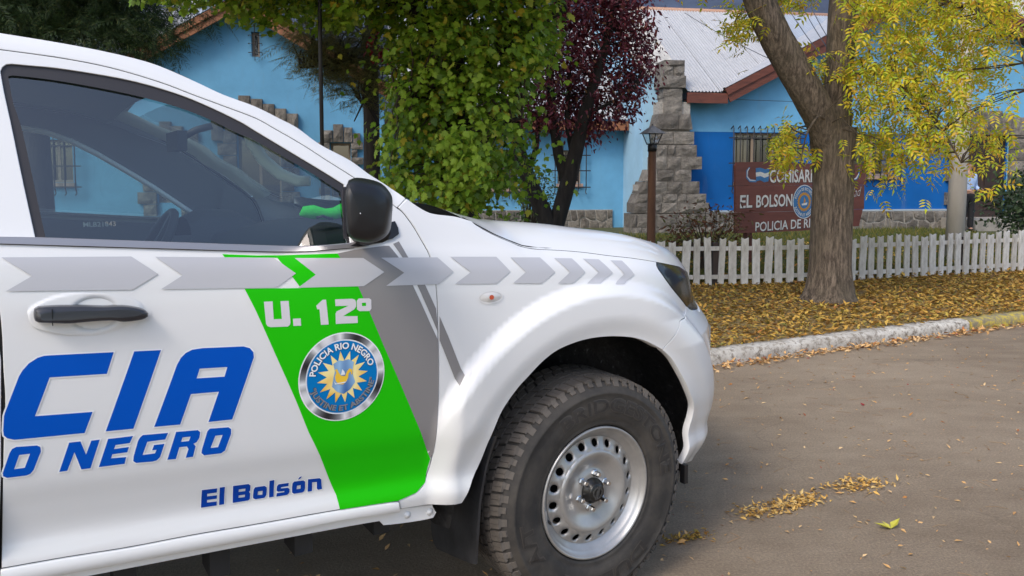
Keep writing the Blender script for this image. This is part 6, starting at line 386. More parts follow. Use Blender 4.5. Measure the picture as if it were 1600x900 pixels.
WP = NT('worn_white_paint'); n1 = WP.noise(22, 6, .75); n2 = WP.noise(5, 3, .6)
w0 = WP.ramp(n1, [(.37, (.13, .11, .09)), (.45, (.34, .31, .27)), (.53, (.58, .555, .51))]); WP.base(WP.mix(WP.ramp(n2, [(.35, (0, 0, 0)), (.7, (.55, .55, .55))]), w0, (.27, .235, .195))); WP.b.inputs['Roughness'].default_value = .85; WP.bump(n1, .6, .01)
YP = NT('worn_yellow_paint'); n1 = YP.noise(14, 6, .75); YP.base(YP.ramp(n1, [(.42, (.20, .17, .12)), (.5, (.30, .25, .10)), (.58, (.50, .38, .05))])); YP.b.inputs['Roughness'].default_value = .85; YP.bump(n1, .6, .01)
kerb = empty('kerb', kind='structure')
def kerb_stone(a, b, m):
    a, b = Vector((*a, 0)), Vector((*b, 0)); d = (b - a); L = d.length; d.normalize(); nrm = Vector((-d.y, d.x, 0)); a = a + d * .006; L -= .012
    K = max(4, int(L / .10)); rows = []
    for i in range(K + 1):
        p = a + d * (L * i / K); j = lambda s: rng.uniform(-s, s)
        rows.append([p + nrm * q + Vector((0, 0, z)) for q, z in ((.004 + j(.003), -.03), (.002 + j(.004), .04), (.005 + j(.004), .078 + j(.004)), (.030 + j(.008), .099 + j(.005)), (.09, .103 + j(.003)), (.155, .102 + j(.003)), (.16, .03))])
    mb = MB().grid(rows, flip=True); mb.add(rows[0], [tuple(range(7))]); mb.add(rows[-1], [tuple(range(7))[::-1]])
    mb.build('kerb_stone', m, kerb)
def along(tab, x0, L, n, sgn=1):
    """points every L metres along a table line, starting at x0"""
    out = [(x0, lerp_table(tab, x0))]
    for _ in range(n):
        x, y = out[-1]; st = L
        nx = x
        while math.hypot(nx - x, lerp_table(tab, nx) - y) < L: nx += .01 * sgn
        out.append((nx, lerp_table(tab, nx)))
    return out
ks = along(KERB, 4.33, 1.84, 6, -1)
for p, q in zip(ks[1:], ks): kerb_stone(p, q, WP.m)
ks = along(KERB, 4.34, 1.6, 6)
for p, q in zip(ks, ks[1:]): kerb_stone(p, q, YP.m)

# ------------------------------------------------------------------ police station
FAC = (3.9278, 19.1935); FYAW = math.radians(9)
ST = empty('police_station', (*FAC, 0), FYAW, label='blue police station with stone trim and corrugated metal roof behind the fence', cat='building')
def plaster(name, c):
    t = NT(name); a = t.noise(1.1, 6, .65); b = t.noise(60, 3, .6)
    k = t.ramp(a, [(.3, tuple(v * .84 for v in c)), (.7, tuple(min(1, v * 1.06) for v in c))]); st = t.noise(2.2, 7, .7, (1.6, 1.6, .22))
    t.base(t.mix(t.ramp(st, [(.56, (0, 0, 0)), (.74, (.42, .42, .42))]), k, tuple(.55 * v + .10 for v in c))); t.b.inputs['Roughness'].default_value = .75; t.b.inputs['Specular IOR Level'].default_value = .25; t.bump(b, .35, .006); return t.m
LB = plaster('light_blue_plaster', lin((104, 164, 202))); DB = plaster('deep_blue_plaster', lin((10, 92, 164))); PB = plaster('lit_blue_plaster', lin((150, 188, 212)))  # palest blue has the side wall's light from the left in its colour
def stone_mat(name, a, b):
    t = NT(name); q = t.noise(5, 6, .75); g = t.n.new('ShaderNodeNewGeometry'); oi = t.n.new('ShaderNodeObjectInfo')
    c = t.mix(t.ramp(q, [(.3, (0, 0, 0)), (.7, (1, 1, 1))]), a, b); k = t.ramp(oi.outputs['Random'], [(0, (.66, .64, .62)), (1, (1.2, 1.18, 1.14))]); t.base(t.mix(1.0, c, k, 'MULTIPLY'))
    t.b.inputs['Roughness'].default_value = .9; t.bump(t.noise(22, 7, .8), 1.0, .06); return t.m
STONE = stone_mat('grey_stone', (.095, .086, .076), (.31, .285, .255)); MORTAR = mat('mortar', (.30, .28, .25), .95, var=.3, vscale=20)
BROWN = mat('brown_board', (.115, .032, .018), .6, var=.35, vscale=3, bump=.2, bscale=30, stretch=(1, 1, 6)); BROWN2 = mat('orange_brown_board', (.22, .085, .035), .6, var=.35, vscale=3)
IRON = mat('dark_iron', (.018, .016, .018), .5)
DARK = mat('unlit_room_black', (.01, .01, .011), .3); 
def st_prism(name, loops, b0, b1, m, parent=ST): return prism(loops, b0, b1).build(name, m, parent)
rect = lambda a0, a1, z0, z1: [(a0, z0), (a1, z0), (a1, z1), (a0, z1)]
W1, W2, DR = rect(1.70, 3.30, 1.36, 2.60), rect(4.98, 6.12, 1.52, 2.60), rect(8.05, 9.45, .40, 2.60)
st_prism('lower_wall', [rect(-.2, 12.4, .10, 2.612), W1, W2, DR], 0, .30, DB)
st_prism('upper_wall', [[(-.2, 2.616), (12.4, 2.616), (12.4, 3.42), (7.32, 6.45), (1.25, 3.42), (-.2, 3.42)]], .004, .30, LB)
st_prism('entrance_wall', [[(7.86, .10), (8.05, .10), (8.05, 2.6), (9.45, 2.6), (9.45, .10), (12.4, .10), (12.4, 2.614), (7.86, 2.614)]], -.012, .0, LB)
COPE = mat('pale_coping', (.40, .385, .355), .9, var=.3, vscale=3, bump=.6, bscale=20, bdist=.02)
# gable side wall (facing left) with stone coping
def side_wall(a0, a1, pts, m, name='side_wall'):
    P = prism([pts], 0, a1 - a0); P.v = [(a0 + y, x, z) for x, y, z in P.v]; return P.build(name, m, ST)
side_wall(-.70, -.25, [(-.02, .10), (9, .10), (9, 3.6), (4.2, 6.75), (0, 3.95)], PB)
for k in range(6):
    b0, b1 = k * .75, k * .75 + .74; z = 3.97 + .667 * b0
    mb = MB(); jj = lambda: rng.uniform(-.02, .02)
    v = [(a, b, zz + jj()) for b, zz in ((b0, z), (b1, z + .667 * .74)) for a in (-.74, .16) for zz in (zz - .03, zz + .10)]
    mb.add(v, [(0, 1, 3, 2), (4, 6, 7, 5), (0, 4, 5, 1), (2, 3, 7, 6), (0, 2, 6, 4), (1, 5, 7, 3)]); mb.build('coping_stone', COPE, ST)
# recessed middle and left wing
RW1, RW2 = rect(-2.50, -1.86, 1.32, 2.2), rect(-4.25, -3.55, 1.2, 2.2)
st_prism('middle_wall', [rect(-7.1, -.70, .10, 2.85), RW1, RW2], 1.6, 1.9, LB)
SL, A1, A2, LW, L2 = rect(-9.95, -9.77, 4.20, 4.76), rect(-10.3, -9.35, .3, 2.45), rect(-8.24, -7.78, 1.0, 2.27), rect(-14.45, -13.80, 1.36, 2.30), rect(-12.05, -11.55, .9, 2.1)
st_prism('left_wall', [[(-19, .10), (-7.0, .10), (-7.0, 3.48), (-10.15, 5.28), (-13.4, 3.44), (-19, 3.44)], SL, A1, A2, LW, L2], 0, .3, LB)
side_wall(-7.3, -7.002, [(.302, .10), (6, .10), (6, 3.4), (.302, 3.4)], LB)
# thin black sheets standing in for the unlit interiors behind the openings
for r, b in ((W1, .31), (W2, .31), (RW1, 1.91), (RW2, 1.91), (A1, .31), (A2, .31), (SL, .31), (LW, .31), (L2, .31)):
    st_prism('room_dark_sheet', [inset(r, -.05)], b + .25, b + .27, DARK)
FRAME = mat('window_frame', (.33, .24, .17), .5); CURT = mat('beige_curtain', (.42, .34, .23), .9, var=.25, vscale=20, stretch=(8, 8, .3)); WPANE = glass_mat('window_glass', (.5, .53, .55))
SILLM = mat('tile_sill', (.36, .25, .20), .6, var=.2, vscale=12)
def window(r, b, bars=2, grill=True, out=.16, sill=True, curtain=None):
    a0, a1, z0, z1 = r[0][0], r[1][0], r[0][1], r[2][1]
    w = empty('window'); w.parent = ST
    fr = [inset(r, .001), inset(r, .055)]; prism(fr, b + .12, b + .17).build('frame', FRAME, w)
    m = MB()
    for k in range(1, bars): x = a0 + (a1 - a0) * k / bars; m.box(x - .03, x + .03, b + .125, b + .165, z0 + .05, z1 - .05)
    if bars > 1: m.build('mullion', FRAME, w)
    st_prism('pane', [inset(r, .05)], b + .142, b + .146, WPANE, w)
    if curtain:
        c0, c1 = curtain; MB().grid([[(c0 + (c1 - c0) * i / 16, b + .22 + .02 * math.sin(i * 2.1), z) for i in range(17)] for z in (z0, z1)]).build('curtain', CURT, w)
    if sill:
        n = max(3, int((a1 - a0) / .24))
        for k in range(n): x0 = a0 - .04 + (a1 - a0 + .08) * k / n; MB().box(x0 + .004, x0 + (a1 - a0 + .08) / n - .004, b - .07, b + .12, z0 - .09, z0 - .005).build('sill_tile', SILLM, w)
    if grill:
        n = int((a1 - a0 + .2) / .17); g = 0
        for k in range(n + 1):
            x = a0 - .10 + (a1 - a0 + .20) * k / n
            MB().tube([(x, b - .02, z1 + .10), (x, b - out + .03, z1 + .16), (x, b - out, z1 + .10), (x, b - out, z0 - .14), (x, b - out + .05, z0 - .24), (x, b - out - .03, z0 - .28)], .0145, 5).build('bar', IRON, w)
        for z in (z0 - .10, z0 + (z1 - z0) * .38, z1 - .14): MB().box(a0 - .22, a1 + .22, b - out - .012, b - out + .004, z - .014, z + .014).build('crossbar', IRON, w)
    return w
window(W1, 0, 3, curtain=(1.75, 2.15)); window(W2, 0, 2); window(RW1, 1.6, 2, out=.14); window(RW2, 1.6, 2, out=.14); window(LW, 0, 2, grill=True)
window(A2, 0, 1, grill=False, sill=False); window(A1, 0, 2, grill=False, sill=False); window(L2, 0, 1, grill=False, sill=False)
sw_ = window(SL, 0, 1, grill=False, sill=False)
for z in (4.28, 4.48, 4.66):
    MB().tube([(-9.70, -.10, z - .05), (-9.70, -.12, z), (-10.0, -.12, z), (-10.0, -.02, z)], .009, 5).build('bracket', IRON, sw_)
MB().box(-9.865, -9.85, -.125, -.11, 4.1, 4.9).build('bar', IRON, sw_)
# door
dw = empty('door'); dw.parent = ST
WOOD = mat('dark_door_wood', (.028, .014, .010), .5, var=.4, vscale=4)
for k in range(2):
    a0 = 8.06 + k * .695; MB().box(a0, a0 + .69, .07, .12, .42, 2.59).build('leaf', WOOD, dw)
    for z in (.60, 1.25, 1.90): MB().box(a0 + .10, a0 + .59, .055, .072, z, z + .50).build('panel', WOOD, dw)
MB().box(7.5, 10.4, -1.3, .30, .05, .42).build('porch_slab', mat('porch_concrete', (.26, .24, .21), .9, var=.25, vscale=4), ST)

def rock(a0, a1, z0, z1, b0, b1, parent=ST, m=None, name='stone', bulge=.035, n=3, slope=(0, 0)):
    """Rock-faced block: front face at b0 swells and is chipped; slope shifts the upper corners."""
    mb = MB(); g = .006; rows = []
    for j in range(n + 1):
        r = []
        for i in range(n + 1):
            u, v = i / n, j / n; edge = i in (0, n) or j in (0, n)
            a = a0 + g + (a1 - a0 - 2 * g) * u + (slope[0] * (1 - u) + slope[1] * u) * v; z = z0 + g + (z1 - z0 - 2 * g) * v
            if not edge: a += rng.uniform(-.02, .02); z += rng.uniform(-.015, .015)
            r.append((a, b0 + (rng.uniform(-.004, .012) if edge else -rng.uniform(.2, 1) * bulge), z))
        rows.append(r)
    mb.grid(rows, smooth=False)
    back = [(a0 + g, b1, z0 + g), (a1 - g, b1, z0 + g), (a1 - g + slope[1], b1, z1 - g), (a0 + g + slope[0], b1, z1 - g)]
    ringi = [rows[0][i] for i in range(n + 1)] + [rows[j][n] for j in range(1, n + 1)] + [rows[n][i] for i in range(n - 1, -1, -1)] + [rows[j][0] for j in range(n - 1, 0, -1)]
    k = len(ringi); mb.add(ringi + back, [])
    o = len(mb.v) - k - 4
    q = [0, n, 2 * n, 3 * n]
    for s in range(4):
        for i in range(n): mb.f.append((o + (q[s] + i + 1) % k, o + (q[s] + i) % k, o + k + s)); mb.sm.append(False)
        mb.f.append((o + (q[s] + n) % k, o + k + s, o + k + (s + 1) % 4)); mb.sm.append(False)
    return mb.build(name, m or STONE, parent)
pillar = empty('pillar'); pillar.parent = ST
for i, (z0, z1, A) in enumerate(PILLAR):
    for a, c in zip(A, A[1:]):
        fr = -.45 - (.05 if i in (2, 5) else 0) - .012 * i * (i > 5)
        sl = (.10, 0) if a == A[0] and 8 < i < 12 else ((.10, 0) if i == 5 and a == A[0] else (0, -.06) if i == 5 else (0, 0))
        rock(a, c, z0 - .012, z1 + .012 if i else z1, fr, .02 if i > 3 else .10, pillar, bulge=.04, slope=sl)
MB().box(-.45, .35, -.40, 0, .05, 3.3).build('mortar', MORTAR, pillar)
MB().box(-.95, .60, -.40, 0, .05, 1.3).build('mortar', MORTAR, pillar)
# rubble plinths
def plinth(a0, a1, z0, z1, b, rows=2, wmin=.16, wmax=.36):
    MB().box(a0, a1, b, b + .15, z0, z1).build('plinth_mortar', MORTAR, ST)
    zs_ = [z0 + (z1 - z0) * k / rows for k in range(rows + 1)]
    lines = []
    for k in range(rows + 1):
        lines.append(lambda a, k=k: zs_[k] + (.05 * math.sin(a * 7.3 + k * 2) + .03 * math.sin(a * 17 + k) if 0 < k < rows else 0))
    for k in range(rows):
        a = a0; sk = 0.
        while a < a1 - .05:
            w = min(rng.uniform(wmin, wmax), a1 - a); s2 = rng.uniform(-.06, .06) if a + w < a1 - .05 else 0.
            m_ = w / 2; L = [(a + .012, lines[k](a) + .012), (a + m_, lines[k](a + m_) + .012 + rng.uniform(-.01, .01)), (a + w - .012, lines[k](a + w) + .012), (a + w + s2 - .012, lines[k + 1](a + w + s2) - .012), (a + m_ + s2 / 2, lines[k + 1](a + m_) - .01), (a + sk + .012, lines[k + 1](a + sk) - .012)]
            cx_, cz_ = sum(p[0] for p in L) / 6, sum(p[1] for p in L) / 6
            f1 = [(p[0], b + .01, p[1]) for p in L]; f2 = [(cx_ + (p[0] - cx_) * .88, b - .025 + rng.uniform(-.01, .008), cz_ + (p[1] - cz_) * .85) for p in L]
            mb = MB(); mb.add(f1 + f2 + [(cx_ + rng.uniform(-.03, .03), b - .035 - rng.uniform(0, .015), cz_)], [(i, (i + 1) % 6, 6 + (i + 1) % 6, 6 + i) for i in range(6)] + [(6 + i, 6 + (i + 1) % 6, 12) for i in range(6)])
            mb.build('stone', STONE, ST); a += w; sk = s2
plinth(.80, 7.85, .08, .60, -.05)
MB().box(.80, 7.85, -.06, .0, .602, .645).build('plinth_cap', mat('pale_cap', (.34, .40, .45), .8), ST)
plinth(-7.0, -1.0, .08, .62, 1.55)
# stone surrounds
for side_, a in ((0, 7.62), (1, 9.47)):
    z = .42
    k = 0
    while z < 2.6:
        h_ = rng.uniform(.28, .36); w_ = .42 if k % 2 else .30
        a_ = a + (.42 - w_ if side_ == 0 else 0); rock(a_, a_ + w_ + (0 if side_ == 0 else .25), z, min(z + h_, 2.62), -.10, .12); z += h_; k += 1
for k in range(6):
    t0, t1 = k / 6, (k + 1) / 6; a0_ = 7.75 + 2.1 * t0; hgt = .42 + .22 * math.sin(math.pi * (t0 + t1) / 2)
    rock(a0_, a0_ + .35, 2.60, 2.60 + hgt, -.14, .05, bulge=.06)
def stair(a0, a1, z0, z1, wd, stones):
    pass
# stepped arch on the left wing
for a, z1_ in ((-10.85, 2.95), (-10.55, 3.15), (-10.25, 3.32), (-9.98, 3.25), (-9.72, 3.14), (-9.46, 3.04), (-9.20, 2.93)):
    rock(a, a + .255, 2.46 if z1_ > 3 else 2.30, z1_, -.12, .05, bulge=.05)
z = .6; k = 0
while z < 2.4:
    rock(-9.34, -9.34 + (.40 if k % 2 else .28), z, z + .27, -.10, .05); rock(-10.31 - (.42 if k % 2 else .30), -10.31, z, z + .27, -.10, .05)
    rock(-12.06 - (.40 if k % 2 else .28), -12.06, z, z + .27, -.10, .05); rock(-11.54, -11.54 + (.28 if k % 2 else .40), z, z + .27, -.10, .05); z += .275; k += 1
for a, z1_ in ((-12.2, 2.55), (-11.95, 2.72), (-11.7, 2.62)): rock(a, a + .245, 2.28 if a < -12 else 2.11, z1_, -.12, .05)
for a, w_, z1_ in ((-8.43, .25, 2.56), (-8.17, .23, 2.70), (-7.93, .20, 2.63)): rock(a, a + w_, 2.28, z1_, -.12, .05, bulge=.06)
z = .9; k = 0
while z < 2.2:
    h_ = .17; rock(-7.77, -7.77 + (.28 if k % 2 else .15), z, z + h_, -.10, .05); rock(-8.25 - (.26 if k % 2 else .16), -8.25, z, z + h_, -.10, .05); z += h_ + .004; k += 1
rock(-7.72, -7.55, 2.20, 2.50, -.11, .05)
# roofs: corrugated sheets laid side by side
def zinc(name, c, dirt):
    t = NT(name); a = t.noise(.9, 5, .65, (2.5, .4, 1)); b = t.noise(9, 5, .7, (3, .5, 1))
    t.base(t.mix(t.ramp(b, [(.45, (0, 0, 0)), (.8, (.7, .7, .7))]), t.ramp(a, [(.3, tuple(v * .85 for v in c)), (.7, c)]), dirt)); t.b.inputs['Roughness'].default_value = .45; t.b.inputs['Metallic'].default_value = .15; return t.m
ZW = zinc('white_zinc', (.46, .46, .465), (.26, .25, .24)); ZB = zinc('blue_grey_zinc', (.34, .38, .44), (.25, .265, .295))
def sheets(a0, a1, b0, z0, b1, z1, mats, w=.80, parent=None, valley=None):
    n = max(1, round((a1 - a0) / w)); w = (a1 - a0) / n; r = parent or empty('roof'); r.parent = ST
    for k in range(n):
        x0 = a0 + k * w; P = 42; rows = []; lift = .004 * (k % 2)
        for t in (0, .5, 1):
            r_ = []
            for i in range(P + 1):
                x = x0 + (w + .03) * i / P; s = (max(0., valley(x)) if valley else 0.); s = s + (1 - s) * t
                r_.append((x, b0 + (b1 - b0) * s, z0 + (z1 - z0) * s + lift + .017 * math.sin(2 * math.pi * i / P * 10.0)))
            rows.append(r_)
        MB().grid(rows).build('roof_sheet', mats[k % len(mats)], r)
    return r
rf = sheets(.28, 7.0, -.42, 3.56, 4.1, 6.50, [ZW, ZW, ZW, ZW, ZB, ZB, ZB, ZB, ZB, ZB], valley=lambda a: min(.97, (.51 * (a - 1.22) + .05) / 2.94))
sheets(-13.6, -10.2, .9, 4.10, 4.1, 6.3, [ZB, ZW, ZB], parent=rf)
sheets(-24, -13.6, -.42, 3.42, 4.1, 6.3, [ZB, ZW, ZB], parent=rf)
MB().box(-19, -13.8, -.44, -.40, 3.16, 3.40).build('fascia', BROWN2, rf)
sheets(-6.9, -.80, 1.05, 2.98, 5.4, 6.35, [ZW, ZW, ZB, ZW], parent=rf)
MB().tube([(-.8, 4.15, 6.50), (9, 4.15, 6.50)], .085, 8).build('ridge_cap', mat('copper_ridge', (.36, .20, .13), .6), rf)
MB().grid([[(.28, 4.12, 6.5), (9, 4.12, 6.5)], [(.28, 9, 3.2), (9, 9, 3.2)]]).build('rear_slope', ZB, rf)
# gable roofs with barge boards
def gable(a_l, z_l, a_p, z_p, a_r, z_r, front, back_z, m, sheet, bw):
    for s, (a, z) in ((0, (a_l, z_l)), (1, (a_r, z_r))):
        d = Vector((a_p - a, 0, z_p - z)); L = d.length; d.normalize(); nr = Vector((-d.z, 0, d.x)) * (1 if s == 0 else -1)
        for o0, o1, b in ((-bw, -bw * .45, front + .02), (-bw * .45, .02, front - .02)):
            P = [Vector((a, 0, z)) + nr * o0, Vector((a_p, 0, z_p)) + nr * o0, Vector((a_p, 0, z_p)) + nr * o1, Vector((a, 0, z)) + nr * o1]
            if nr.z < 0: P = [Vector((a, 0, z)) - nr * o0, Vector((a_p, 0, z_p)) - nr * o0, Vector((a_p, 0, z_p)) - nr * o1, Vector((a, 0, z)) - nr * o1]
            prism([[(p.x, p.z) for p in P]], b, b + .04).build('barge_board', m, rf)
        up = Vector((0, 0, .04)); n_ = 8
        rows = [[tuple(Vector((a, b, z)) + d * (L * t) + up * (1 + .4 * math.sin(i * 1.57))) for i, b in enumerate(np.linspace(front - .03, back_z, 49))] for t in (0, 1)]
        MB().grid(rows).build('roof_sheet', sheet, rf)
        MB().grid([[tuple(Vector((a, b, z - .03)) + d * (L * t)) for b in (front + .03, .02)] for t in (0, 1)]).build('soffit', m, rf)
gable(1.22, 3.62, 7.32, 6.74, 12.9, 3.5, -.45, 4.0, BROWN, ZW, .34)
gable(-13.75, 3.36, -10.15, 5.46, -6.7, 3.46, -.40, 3.0, BROWN2, ZB, .26)
MB().box(.26, 1.30, -.44, -.40, 3.28, 3.53).build('fascia', BROWN, rf)
MB().box(-7.0, -.72, 1.10, 1.14, 2.70, 2.94).build('fascia', BROWN2, rf)
MB().box(-7.0, -.72, 1.14, 1.60, 2.80, 2.86).build('soffit', BROWN2, rf)
MB().grid([[(.28, -.42, 3.30), (1.28, -.42, 3.30)], [(.28, .02, 3.42), (1.28, .02, 3.42)]]).build('soffit', BROWN, rf)
MB().box(10.4, 16, 4.5, 9, 3, 7.4).build('upper_block', plaster('pale_plaster', (.55, .55, .52)), ST)

# ------------------------------------------------------------------ picket fence
PAINT = NT('picket_paint'); n1 = PAINT.noise(9, 6, .75, (1, 1, .35)); oi = PAINT.n.new('ShaderNodeObjectInfo')
PAINT.base(PAINT.mix(1.0, PAINT.ramp(n1, [(.31, (.16, .13, .11)), (.40, (.50, .48, .45)), (.62, (.72, .71, .69))]), PAINT.ramp(oi.outputs['Random'], [(0, (.80, .78, .75)), (1, (1.05, 1.05, 1.05))]), 'MULTIPLY')); PAINT.b.inputs['Roughness'].default_value = .8
fence = empty('picket_fence', (2.2, 9.3, .13), label='low white picket fence with peeling paint along the lawn', cat='fence')
FO = Vector((2.2, 9.3, .13))
fpts = along(FENCE, -1.2, .145, 72)
for i, (x, y) in enumerate(fpts):
    w = rng.uniform(.036, .050); h = .575 + rng.uniform(-.03, .025); t = .018; ang = math.atan2(lerp_table(FENCE, x + .1) - y, .1); ln = rng.gauss(0, .019)
    L = [(-w, .015 + rng.uniform(-.01, .012)), (w, .015 + rng.uniform(-.01, .012)), (w, h), (w * .45, h - .012), (0, h - .018), (-w * .45, h - .012), (-w, h + rng.uniform(-.008, .004))]
    P = prism([L], -.022, .0); P.v = [(p[0] + p[2] * ln, p[1], p[2]) for p in P.v]
    P.build('picket', PAINT.m, fence, loc=(x - FO.x, y - FO.y, 0), rot=(0, 0, ang))
for z in (.105, .455):
    for a, b in zip(FENCE, FENCE[1:]):
        MB().bar((a[0] - FO.x, a[1] - FO.y + .018, z), (b[0] - FO.x + .02, b[1] - FO.y + .018, z), .03, .05).build('rail', PAINT.m, fence)
for x in (-1, .8, 2.5, 4.3, 6.1, 7.8):
    y = fence_y(x); MB().box(x - FO.x - .035, x - FO.x + .035, y - FO.y + .035, y - FO.y + .105, -.1, .52).build('post', mat('fence_post', (.05, .035, .03), .8) if x == -1 else bpy.data.materials['fence_post'], fence)
# ------------------------------------------------------------------ pickup truck
YAW = math.radians(33)
TRUCK = empty('pickup_truck', (TRUCK_AT[0], TRUCK_AT[1], 0), YAW, label='white police pickup with green and grey livery and black door mirror', cat='pickup truck')
WHITE = mat('white_paint', (.75, .75, .755), .4, coat=.8, spec=.35)
BLACKP = mat('black_plastic', (.012, .012, .014), .38, bump=.15, bscale=400, bdist=.0006)
RUBBER = mat('black_rubber', (.014, .014, .014), .6, bump=.2, bscale=90)
SEAL = mat('window_seal', (.03, .027, .03), .45)
GAP = mat('dark_cavity', (.006, .006, .006), .8)
CHROME = mat('chrome', (.75, .75, .76), .12, metal=1)
GREEN = mat('green_vinyl', lin((34, 192, 10)), .3, coat=.0, spec=.12)
GREY = mat('grey_vinyl', lin((134, 131, 131)), .32, coat=.2)
SILVER = mat('silver_vinyl', lin((186, 186, 191)), .3, coat=.2)
BLUE = mat('blue_vinyl', lin((0, 82, 186)), .3, coat=.0, spec=.12)
NAVY = mat('dark_blue_vinyl', lin((8, 62, 156)), .3, coat=.0, spec=.12)
PALE = mat('pale_vinyl', (.66, .64, .68), .3, coat=.6)
GLASS = glass_mat('tinted_glass', (.64, .75, .73))
CLEAR = glass_mat('clear_glass', (.86, .93, .92))
TRIM = mat('grey_trim', (.17, .175, .18), .7)
TRIMD = mat('dark_trim', (.028, .029, .034), .6)
CREAM = mat('pale_trim', (.72, .74, .66), .75)
UNDER = mat('underbody', (.012, .012, .013), .7, var=.4)

def side_normal(fn, x, z, e=.004):
    dx = (fn(x + e, z) - fn(x - e, z)) / (2 * e); dz = (fn(x, z + e) - fn(x, z - e)) / (2 * e)
    return Vector((-dx, 1, -dz)).normalized()

def skin_mesh(loops, fn, off=0., step=.03, flange=0., thin=0., side=1, curl=.0):
    """A body panel: outlines in (length, height) bent over the side skin fn; the edge returns inwards by flange."""
    V, F = triangulate(loops, step)
    s = -side                                        # local y of the right-hand side is negative
    vs, ns = [], []
    for x, z in V:
        vs.append((x, s * (fn(x, z) + off), z)); n = side_normal(fn, x, z); ns.append((n.x, s * n.y, n.z))
    fs = []
    for t in F:
        a, b, c = (Vector(vs[i]) for i in t); g = (b - a).cross(c - a)
        fs.append(tuple(t) if g.dot(Vector(ns[t[0]])) > 0 else tuple(t[::-1]))
    if flange:
        for li, L in enumerate(loops):
            n = len(L); k = len(vs); w = 1 if (area(L) > 0) == (li == 0) else -1
            for r in (0., .0025, flange):
                for i, (x, z) in enumerate(L):
                    a, c = L[i - 1], L[(i + 1) % n]; tx, tz = c[0] - a[0], c[1] - a[1]; l = math.hypot(tx, tz) or 1
                    ox, oz = tz / l * w, -tx / l * w           # outward in the outline's plane
                    vs.append((x + ox * (.0012 if r else 0), s * (fn(x, z) + off - r), z + oz * (.0012 if r else 0)))
                    q = Vector((ox, s * (.6 if r == .0025 else 0), oz))
                    if r == 0.: nn = side_normal(fn, x, z); q = Vector((nn.x + ox * .25, s * nn.y, nn.z + oz * .25))
                    q.normalize(); ns.append(tuple(q))
            for r in range(2):
                for i in range(n):
                    j = (i + 1) % n; q = (k + r * n + i, k + r * n + j, k + (r + 1) * n + j, k + (r + 1) * n + i)
                    a, b, c = (Vector(vs[t]) for t in q[:3]); g = (b - a).cross(c - a)
                    fs.append(q if g.dot(Vector(ns[q[0]]) if r else Vector(ns[q[2]])) > 0 else q[::-1])
    me = bpy.data.meshes.new('panel'); me.from_pydata(vs, [], fs)
    me.polygons.foreach_set('use_smooth', [True] * len(fs)); me.normals_split_custom_set_from_vertices(ns); me.update()
    return me
def panel(name, loops, m, parent=TRUCK, fn=ysurf, gap=.0028, both=True, **kw):
    loops = [inset(loops[0], gap)] + [inset(L, -gap) for L in loops[1:]] if gap else loops
    o = obj(name, skin_mesh(loops, fn, **kw), parent, m)
    if both: o2 = obj(name, skin_mesh(loops, fn, side=-1, **kw), parent, m); return o, o2
    return o
def truck_add(mb_fn, name, m, both=True, parent=TRUCK):
    """mb_fn(side) -> MB with right-hand y negative for side 1."""
    o = mb_fn(1).build(name, m, parent)
    if both: return o, mb_fn(-1).build(name, m, parent)
    return o

# ---- sheet metal
door, door2 = panel('door', [S['door'], S['window_opening']], WHITE, flange=.035, step=.016)
panel('fender', [S['fender']], WHITE, flange=.05, step=.013)
panel('front_bumper_corner', [S['bumper']], WHITE, flange=.03, step=.016)
hl, hl2 = panel('headlight', [S['headlight']], mat('headlight_cover', (.012, .013, .014), .16, spec=.35), flange=.03, step=.03)
sill_fn = lambda x, z: ysurf(x, z) + .012 - .9 * max(0, abs(z - (.50 - .07 * (x + .6))) - .012) ** 1.5
def sill_y(x, z):
    zc = .503 - .066 * (x + .6); t = (z - zc) / .028
    return .868 + .024 * math.sqrt(max(0.02, 1 - min(.99, t * t)))
panel('sill', [S['sill']], WHITE, fn=sill_y, flange=.02, step=.012, gap=.001)
panel('sill_flange', [S['sill_flange']], WHITE, fn=lambda x, z: .862, flange=.02, step=.05, gap=0)

def rail_y(x, z):
    t = max(0., z - lerp_table(DRIP, x)); return ysurf(x, z) - .002 - 5.5 * t * t
DRIP = sorted(S['drip_line'])
panel('roof_rail', [S['roof_rail']], WHITE, fn=rail_y, flange=.02, step=.012, gap=.0018)

# ---- rear half of the cab and the bed (beyond the left edge of the photograph)
def arc(cx, cz, r, a0, a1, n): return [(cx + r * math.cos(math.radians(a0 + (a1 - a0) * i / n)), cz + r * math.sin(math.radians(a0 + (a1 - a0) * i / n))) for i in range(n + 1)]
rear_door, rear_door2 = panel('rear_door', [[(-1.664, 1.728), (-1.652, 1.50), (-1.640, 1.30), (-1.622, 1.05), (-1.632, .80), (-1.645, .592), (-2.1, .60), (-2.52, .62), (-2.50, 1.0), (-2.50, 1.32), (-2.42, 1.55), (-2.30, 1.725)],
                           [(-1.72, 1.665), (-1.70, 1.31), (-2.40, 1.33), (-2.35, 1.50), (-2.24, 1.66)]], WHITE, flange=.035, step=.05)
panel('rear_window', [[(-1.72, 1.665), (-1.70, 1.31), (-2.40, 1.33), (-2.35, 1.50), (-2.24, 1.66)]], GLASS, off=-.012, step=.1, gap=-.01)
panel('bed_side', [[(-2.56, .62)] + [(-2.56, z) for z in (.8, 1.0, 1.2, 1.30)] + [(-3.3, 1.31), (-4.28, 1.32), (-4.30, 1.0), (-4.28, .66), (-3.75, .62)] + arc(REAR_X, WHEEL_Z + .03, .52, 22, 158, 20)], WHITE, flange=.04, step=.06)
